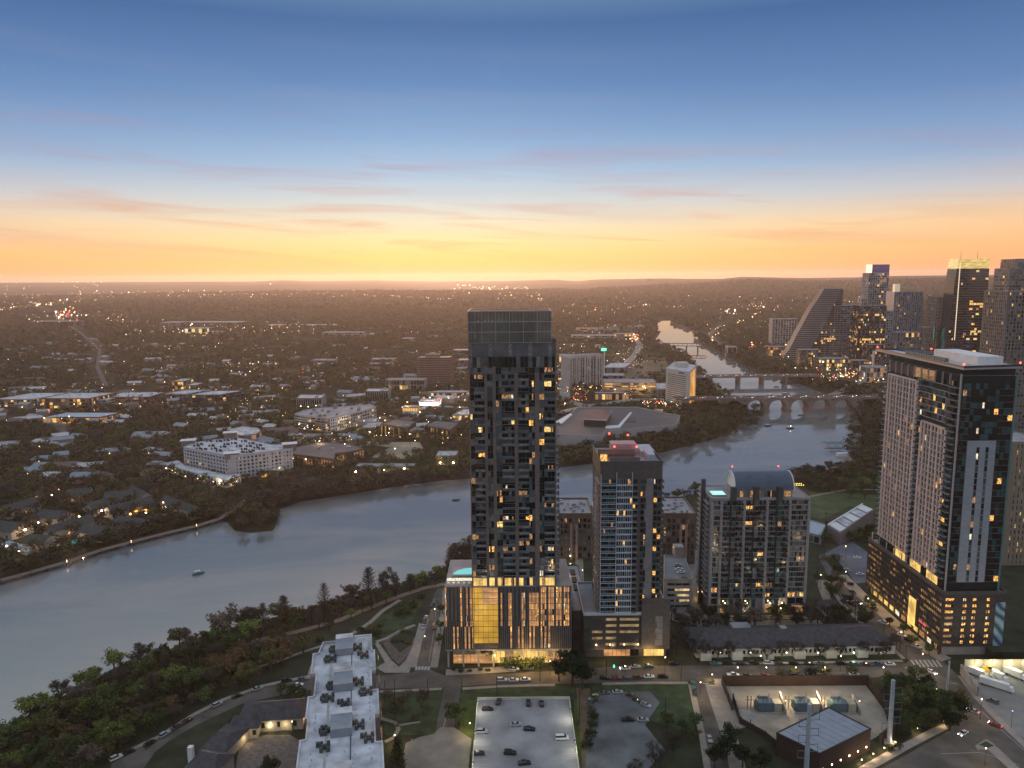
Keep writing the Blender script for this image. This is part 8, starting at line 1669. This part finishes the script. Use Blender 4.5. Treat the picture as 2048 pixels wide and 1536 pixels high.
for i, (x, y, h, pw, l) in enumerate([(1475, 1352, 4, 200, 'first lamp from the left above the substation wall'), (1532, 1352, 4, 160, 'second lamp from the left above the substation wall'), (1591, 1352, 4, 200, 'third lamp from the left above the substation wall'), (1649, 1352, 4, 200, 'fourth lamp from the left above the substation wall'), (1766, 1352, 4, 220, 'rightmost lamp above the substation wall'), (1424, 1362, 3, 300, 'warm lamp at the street corner left of the gates'), (990, 1340, 7, 220, 'lamp beside the dark oak with a yellow glow'), (1852, 1374, 3, 260, 'lamp at the kerb below the junction'), (1872, 1392, 3, 200, 'lamp farther down the same kerb near the clump'),
        (1886, 1452, 2, 160, 'path lamp under the clump, highest of the row'), (1834, 1467, 2, 220, 'second path lamp down under the clump'), (1790, 1494, 2, 260, 'path lamp at the foot of the second power pole'), (1768, 1506, 2, 260, 'path lamp left of the second power pole'), (1746, 1518, 2, 220, 'path lamp beside the metal roofed hall'), (1723, 1530, 2, 200, 'lowest path lamp at the bottom edge'), (1969, 1532, 7, 400, 'single warm lamp on a post at the lower right'), (1250, 1345, 3, 0, 'thin lamp post at the slender tower'), (870, 1240, 6, 160, 'lamp beside the podium on the left street'), (1690, 1170, 8, 500, 'lamp lighting the upper diagonal street'), (1735, 1222, 7, 350, 'lamp at the upper end of the arcade'), (1843, 1345, 9, 900, 'tall lamp over the junction'), (1400, 1400, 8, 700, 'lamp over the side street'), (1330, 1348, 8, 600, 'lamp over the street by the green lawn'), (1100, 1352, 7, 350, 'lamp over the street right of the lobby'), (850, 1300, 7, 250, 'lamp over the street left of the podium'), (940, 1470, 5, 420, 'lamp between turning circle and lit deck'), (790, 1490, 4, 380, 'lamp at the left rim of the turning circle'), (1520, 1345, 8, 380, 'tall lamp on the street above the substation, left'), (1680, 1345, 8, 380, 'tall lamp on the street above the substation, right')]):
    lamp(x, y, h, l, e_white if 1460 < x < 1780 and y < 1355 else e_warm, pw)
lamp(2022, 1455, 7, 'blue headed lamp on the lower right pavement', e_vio, 60, (.3, .3, 1))
p_ = P(1228, 1332, 5); m = MB(); m.box(p_.x - .3, p_.x + .3, p_.y - .2, p_.y + .2, 4.4, 5.4); tag(m.build('traffic_signal', e_grn), 'green glowing signal light at the slender tower', 'traffic light')
# lamps along the far shore and the estate
FL = [(712, 957), (768, 953), (809, 950), (881, 938), (907, 938), (78, 1062), (160, 1049), (77, 1008), (120, 993), (205, 1037), (245, 1030), (168, 1098), (182, 1020), (335, 1008), (328, 1020), (262, 1044), (293, 1041), (332, 1030), (15, 1110), (40, 1120), (68, 1108), (52, 1076), (105, 1005), (140, 1090), (1180, 866)]
for i, (x, y) in enumerate(FL):
    p = P(x, y); r = empty('shore_lamp', (p.x, p.y, 0), 0, 'bright lamp %s' % (['%s of the four lamps along the low waterfront building' % w_ for w_ in ('leftmost', 'second', 'third')] + ['left lamp of two by the waterside restaurant', 'right lamp of two by the waterside restaurant'])[i] if i < 5 else ('lamp in the row house estate on the far left shore' if x < 400 else 'white lamp before the sprawling white hall'), 'street lamp', 'lamps in the row house estate' if 4 < i < 24 else None)
    m = MB(); m.tube((p.x, p.y, 0), (p.x, p.y, 6), .12, n=4); m.build('post', dark, r); m = MB(); m.ball((p.x, p.y, 6.2), .75 if i % 3 else .95, n=5); m.build('lamp_head', em('shore_flare', (1, .74, .42), 45) if i < 5 else e_white if i % 4 == 1 else (e_org if i in (8, 15, 21, 20) else e_warm), r)
    if i < 5 or x < 250 and i % 2: point(r, (p.x, p.y - 1.5, 5.5), 2600 if i < 5 else 1500, (1, .72, .42), .5)
for x, y, pw, c in ((800, 866, 9000, (1, .72, .2)), (880, 866, 9000, (1, .72, .2)), (820, 890, 5000, (1, .8, .4)), (900, 880, 5000, (.9, .9, .2)), (860, 812, 14000, (1, .9, .85)), (815, 822, 6000, (1, .6, .25)), (610, 878, 4000, (.9, .7, 1)), (640, 905, 3500, (1, .75, .4)), (1290, 792, 9000, (1, .7, .3)), (1230, 795, 7000, (1, .7, .4)), (150, 826, 7000, (1, .62, .15)), (140, 852, 4000, (1, .75, .4)), (1690, 750, 16000, (1, .7, .3)), (390, 680, 30000, (1, .8, .4))):
    p = P(x, y); l = empty('area_lamp', (p.x, p.y, 0), 0, 'tall area lamp lighting the %s' % {800: 'left lit office', 880: 'right lit office', 820: 'entrance of the two lit offices', 900: 'green trees by the right lit office', 860: 'filling station', 815: 'orange storefront', 610: 'violet diner', 640: 'jagged roofed office', 1290: 'right end of the beige garage', 1230: 'left end of the beige garage', 150: 'orange lit garage front', 140: 'light blue roof', 1690: 'lakeside blocks', 390: 'far yellow lit hall'}[x], 'lamp')
    m = MB(); m.tube((p.x, p.y, 0), (p.x, p.y, 12), .2, n=4); m.build('mast', dark, l); m = MB(); m.ball((p.x, p.y, 12.3), .6, n=5); m.build('lamp_head', e_warm, l); point(l, (p.x, p.y, 11.5), pw, c, .6)
for i, (x, y, pw) in enumerate([(600, 862, 3500), (700, 860, 4000), (760, 850, 4000), (740, 880, 3500), (840, 838, 5000), (920, 828, 5000), (690, 905, 2500), (790, 915, 2500), (1130, 820, 5000), (1160, 790, 6000), (1330, 820, 5000), (1250, 800, 5000), (1150, 745, 7000), (90, 850, 4000), (240, 820, 5000), (330, 775, 7000), (410, 800, 6000), (500, 880, 2500), (470, 975, 1800), (560, 955, 1500), (1690, 1120, 700), (1640, 1180, 500), (1960, 1440, 900), (1800, 1300, 600), (1560, 1250, 500), (1150, 1100, 450), (1165, 1170, 300)]):  # lamps added to raise the ambient light on the city ground
    p = P(x, y); l = empty('street_lamp', (p.x, p.y, 0), 0, 'distant warm street lamp %s' % ('near the right hand towers' if x > 1500 else ('in the district right of the tallest tower' if x > 1100 else ('in the office district left of the tallest tower' if x > 560 else 'in the left half of the city'))), 'street lamp', 'distant street lamps %s' % ('right' if x > 1500 else ('centre right' if x > 1100 else ('centre left' if x > 560 else 'left'))))
    m = MB(); m.tube((p.x, p.y, 0), (p.x, p.y, 9), .12, n=4); po = m.build('post', dark, l); m = MB(); m.ball((p.x, p.y, 9.2), .3 if y > 960 else .6, n=5); m.build('lamp_head', e_warm, po); point(l, (p.x, p.y, 8.6), pw * 1.7, (1, .68, .34), .4)
# thousands of far lights of the city
def lights(name, label, spec, seed):
    r_ = random.Random(seed); mats = [em('far_warm', (1, .68, .34), 7), em('far_white', (1, .9, .8), 9), em('far_orange', (1, .45, .15), 6), e_red, em('far_dim', (1, .7, .4), 3), e_grn]; mb = MB()
    for kind, (x0, y0), (x1, y1), n, sz, jit in spec:
        for k in range(n):
            t = r_.random(); x = x0 + (x1 - x0) * t + r_.gauss(0, jit * 2.2); y = y0 + (y1 - y0) * (t if kind == 'line' else r_.random()) + r_.gauss(0, jit * .35)
            if y < 563 + 2: continue
            p = P(x, y); d = p.length
            if inside(p, WQ): continue
            z = ground_z(*p) if d > 3200 else 0
            if d > 3200:
                for _ in range(3): p = P(x, y, z); d = p.length; z = ground_z(*p)
                if d > 20000: continue
            s = max(.35, d / 1500 * sz * r_.choice([.3, .35, .4, .5, .6, .8, 1.15])); c = sz_col = r_.choices(range(6), [6, 3, 2, .35, 6, .12])[0]
            if kind == 'red': c = r_.choice([3, 3, 2, 0])
            if kind == 'bright': c = r_.choice([1, 0, 1])
            zz = z + (9 if d < 3200 else 20) * r_.uniform(.7, 1.3); mb.ball((p.x, p.y, zz), s, c, n=4)
    o = mb.build(name, mats, label=label, kind='stuff'); return o
lights('city_lights', 'innumerable small lights of the distant city', [
    ('area', (0, 572), (420, 600), 150, .55, 2), ('area', (120, 568), (200, 576), 60, .9, 1), ('area', (0, 574), (130, 580), 60, .9, 1), ('area', (330, 585), (720, 602), 90, .55, 2), ('area', (520, 566), (560, 572), 8, .8, 1), ('area', (900, 566), (940, 600), 30, .6, 1), ('area', (940, 572), (1060, 582), 60, .8, 2), ('area', (1000, 585), (1090, 610), 40, .7, 2), ('line', (700, 592), (930, 606), 60, .5, 1),
    ('line', (60, 612), (110, 616), 24, 1.0, 1), ('red', (118, 618), (150, 648), 46, 1.1, 2), ('bright', (95, 630), (160, 640), 22, .9, 3), ('area', (50, 630), (250, 660), 50, .7, 3), ('area', (220, 650), (480, 672), 110, .75, 3), ('area', (480, 655), (700, 672), 50, .7, 3), ('area', (0, 660), (930, 790), 170, .55, 3), ('area', (0, 780), (560, 860), 90, .6, 3), ('area', (560, 840), (940, 900), 70, .55, 2), ('area', (440, 690), (560, 760), 36, .7, 3),
    ('area', (1112, 610), (1300, 700), 120, .7, 3), ('area', (1112, 700), (1215, 800), 110, .65, 2), ('red', (1262, 672), (1280, 690), 20, 1.1, 1), ('area', (1230, 700), (1290, 745), 60, .65, 2), ('red', (850, 812), (880, 826), 34, .9, 2), ('red', (1148, 790), (1170, 815), 22, .9, 2), ('area', (1280, 815), (1370, 828), 40, .7, 1), ('red', (1290, 812), (1320, 820), 10, .8, 1),
    ('area', (1400, 600), (1560, 680), 80, .65, 3), ('bright', (1450, 628), (1475, 636), 14, 1.2, 1), ('area', (1500, 612), (1530, 624), 20, .9, 1), ('line', (1420, 665), (1520, 635), 26, .9, 1), ('line', (1420, 690), (1440, 665), 16, .9, 1), ('red', (1495, 694), (1530, 702), 16, .9, 1), ('line', (1530, 700), (1620, 720), 22, .8, 1), ('area', (1560, 690), (1770, 745), 130, .8, 2), ('line', (1640, 770), (1780, 745), 60, .9, 3), ('area', (1640, 745), (1770, 775), 90, .8, 2), ('red', (1600, 720), (1760, 770), 24, .8, 2),
    ('area', (1560, 575), (2040, 690), 150, .6, 3), ('line', (1285, 615), (1380, 622), 8, 1.0, 0), ('area', (1200, 562), (1700, 600), 90, .5, 2), ('line', (940, 800), (800, 828), 24, .9, 1), ('line', (1360, 822), (1260, 805), 10, .7, 1), ('line', (200, 700), (440, 700), 20, .7, 1), ('line', (450, 735), (520, 735), 14, .9, 1)], 3)
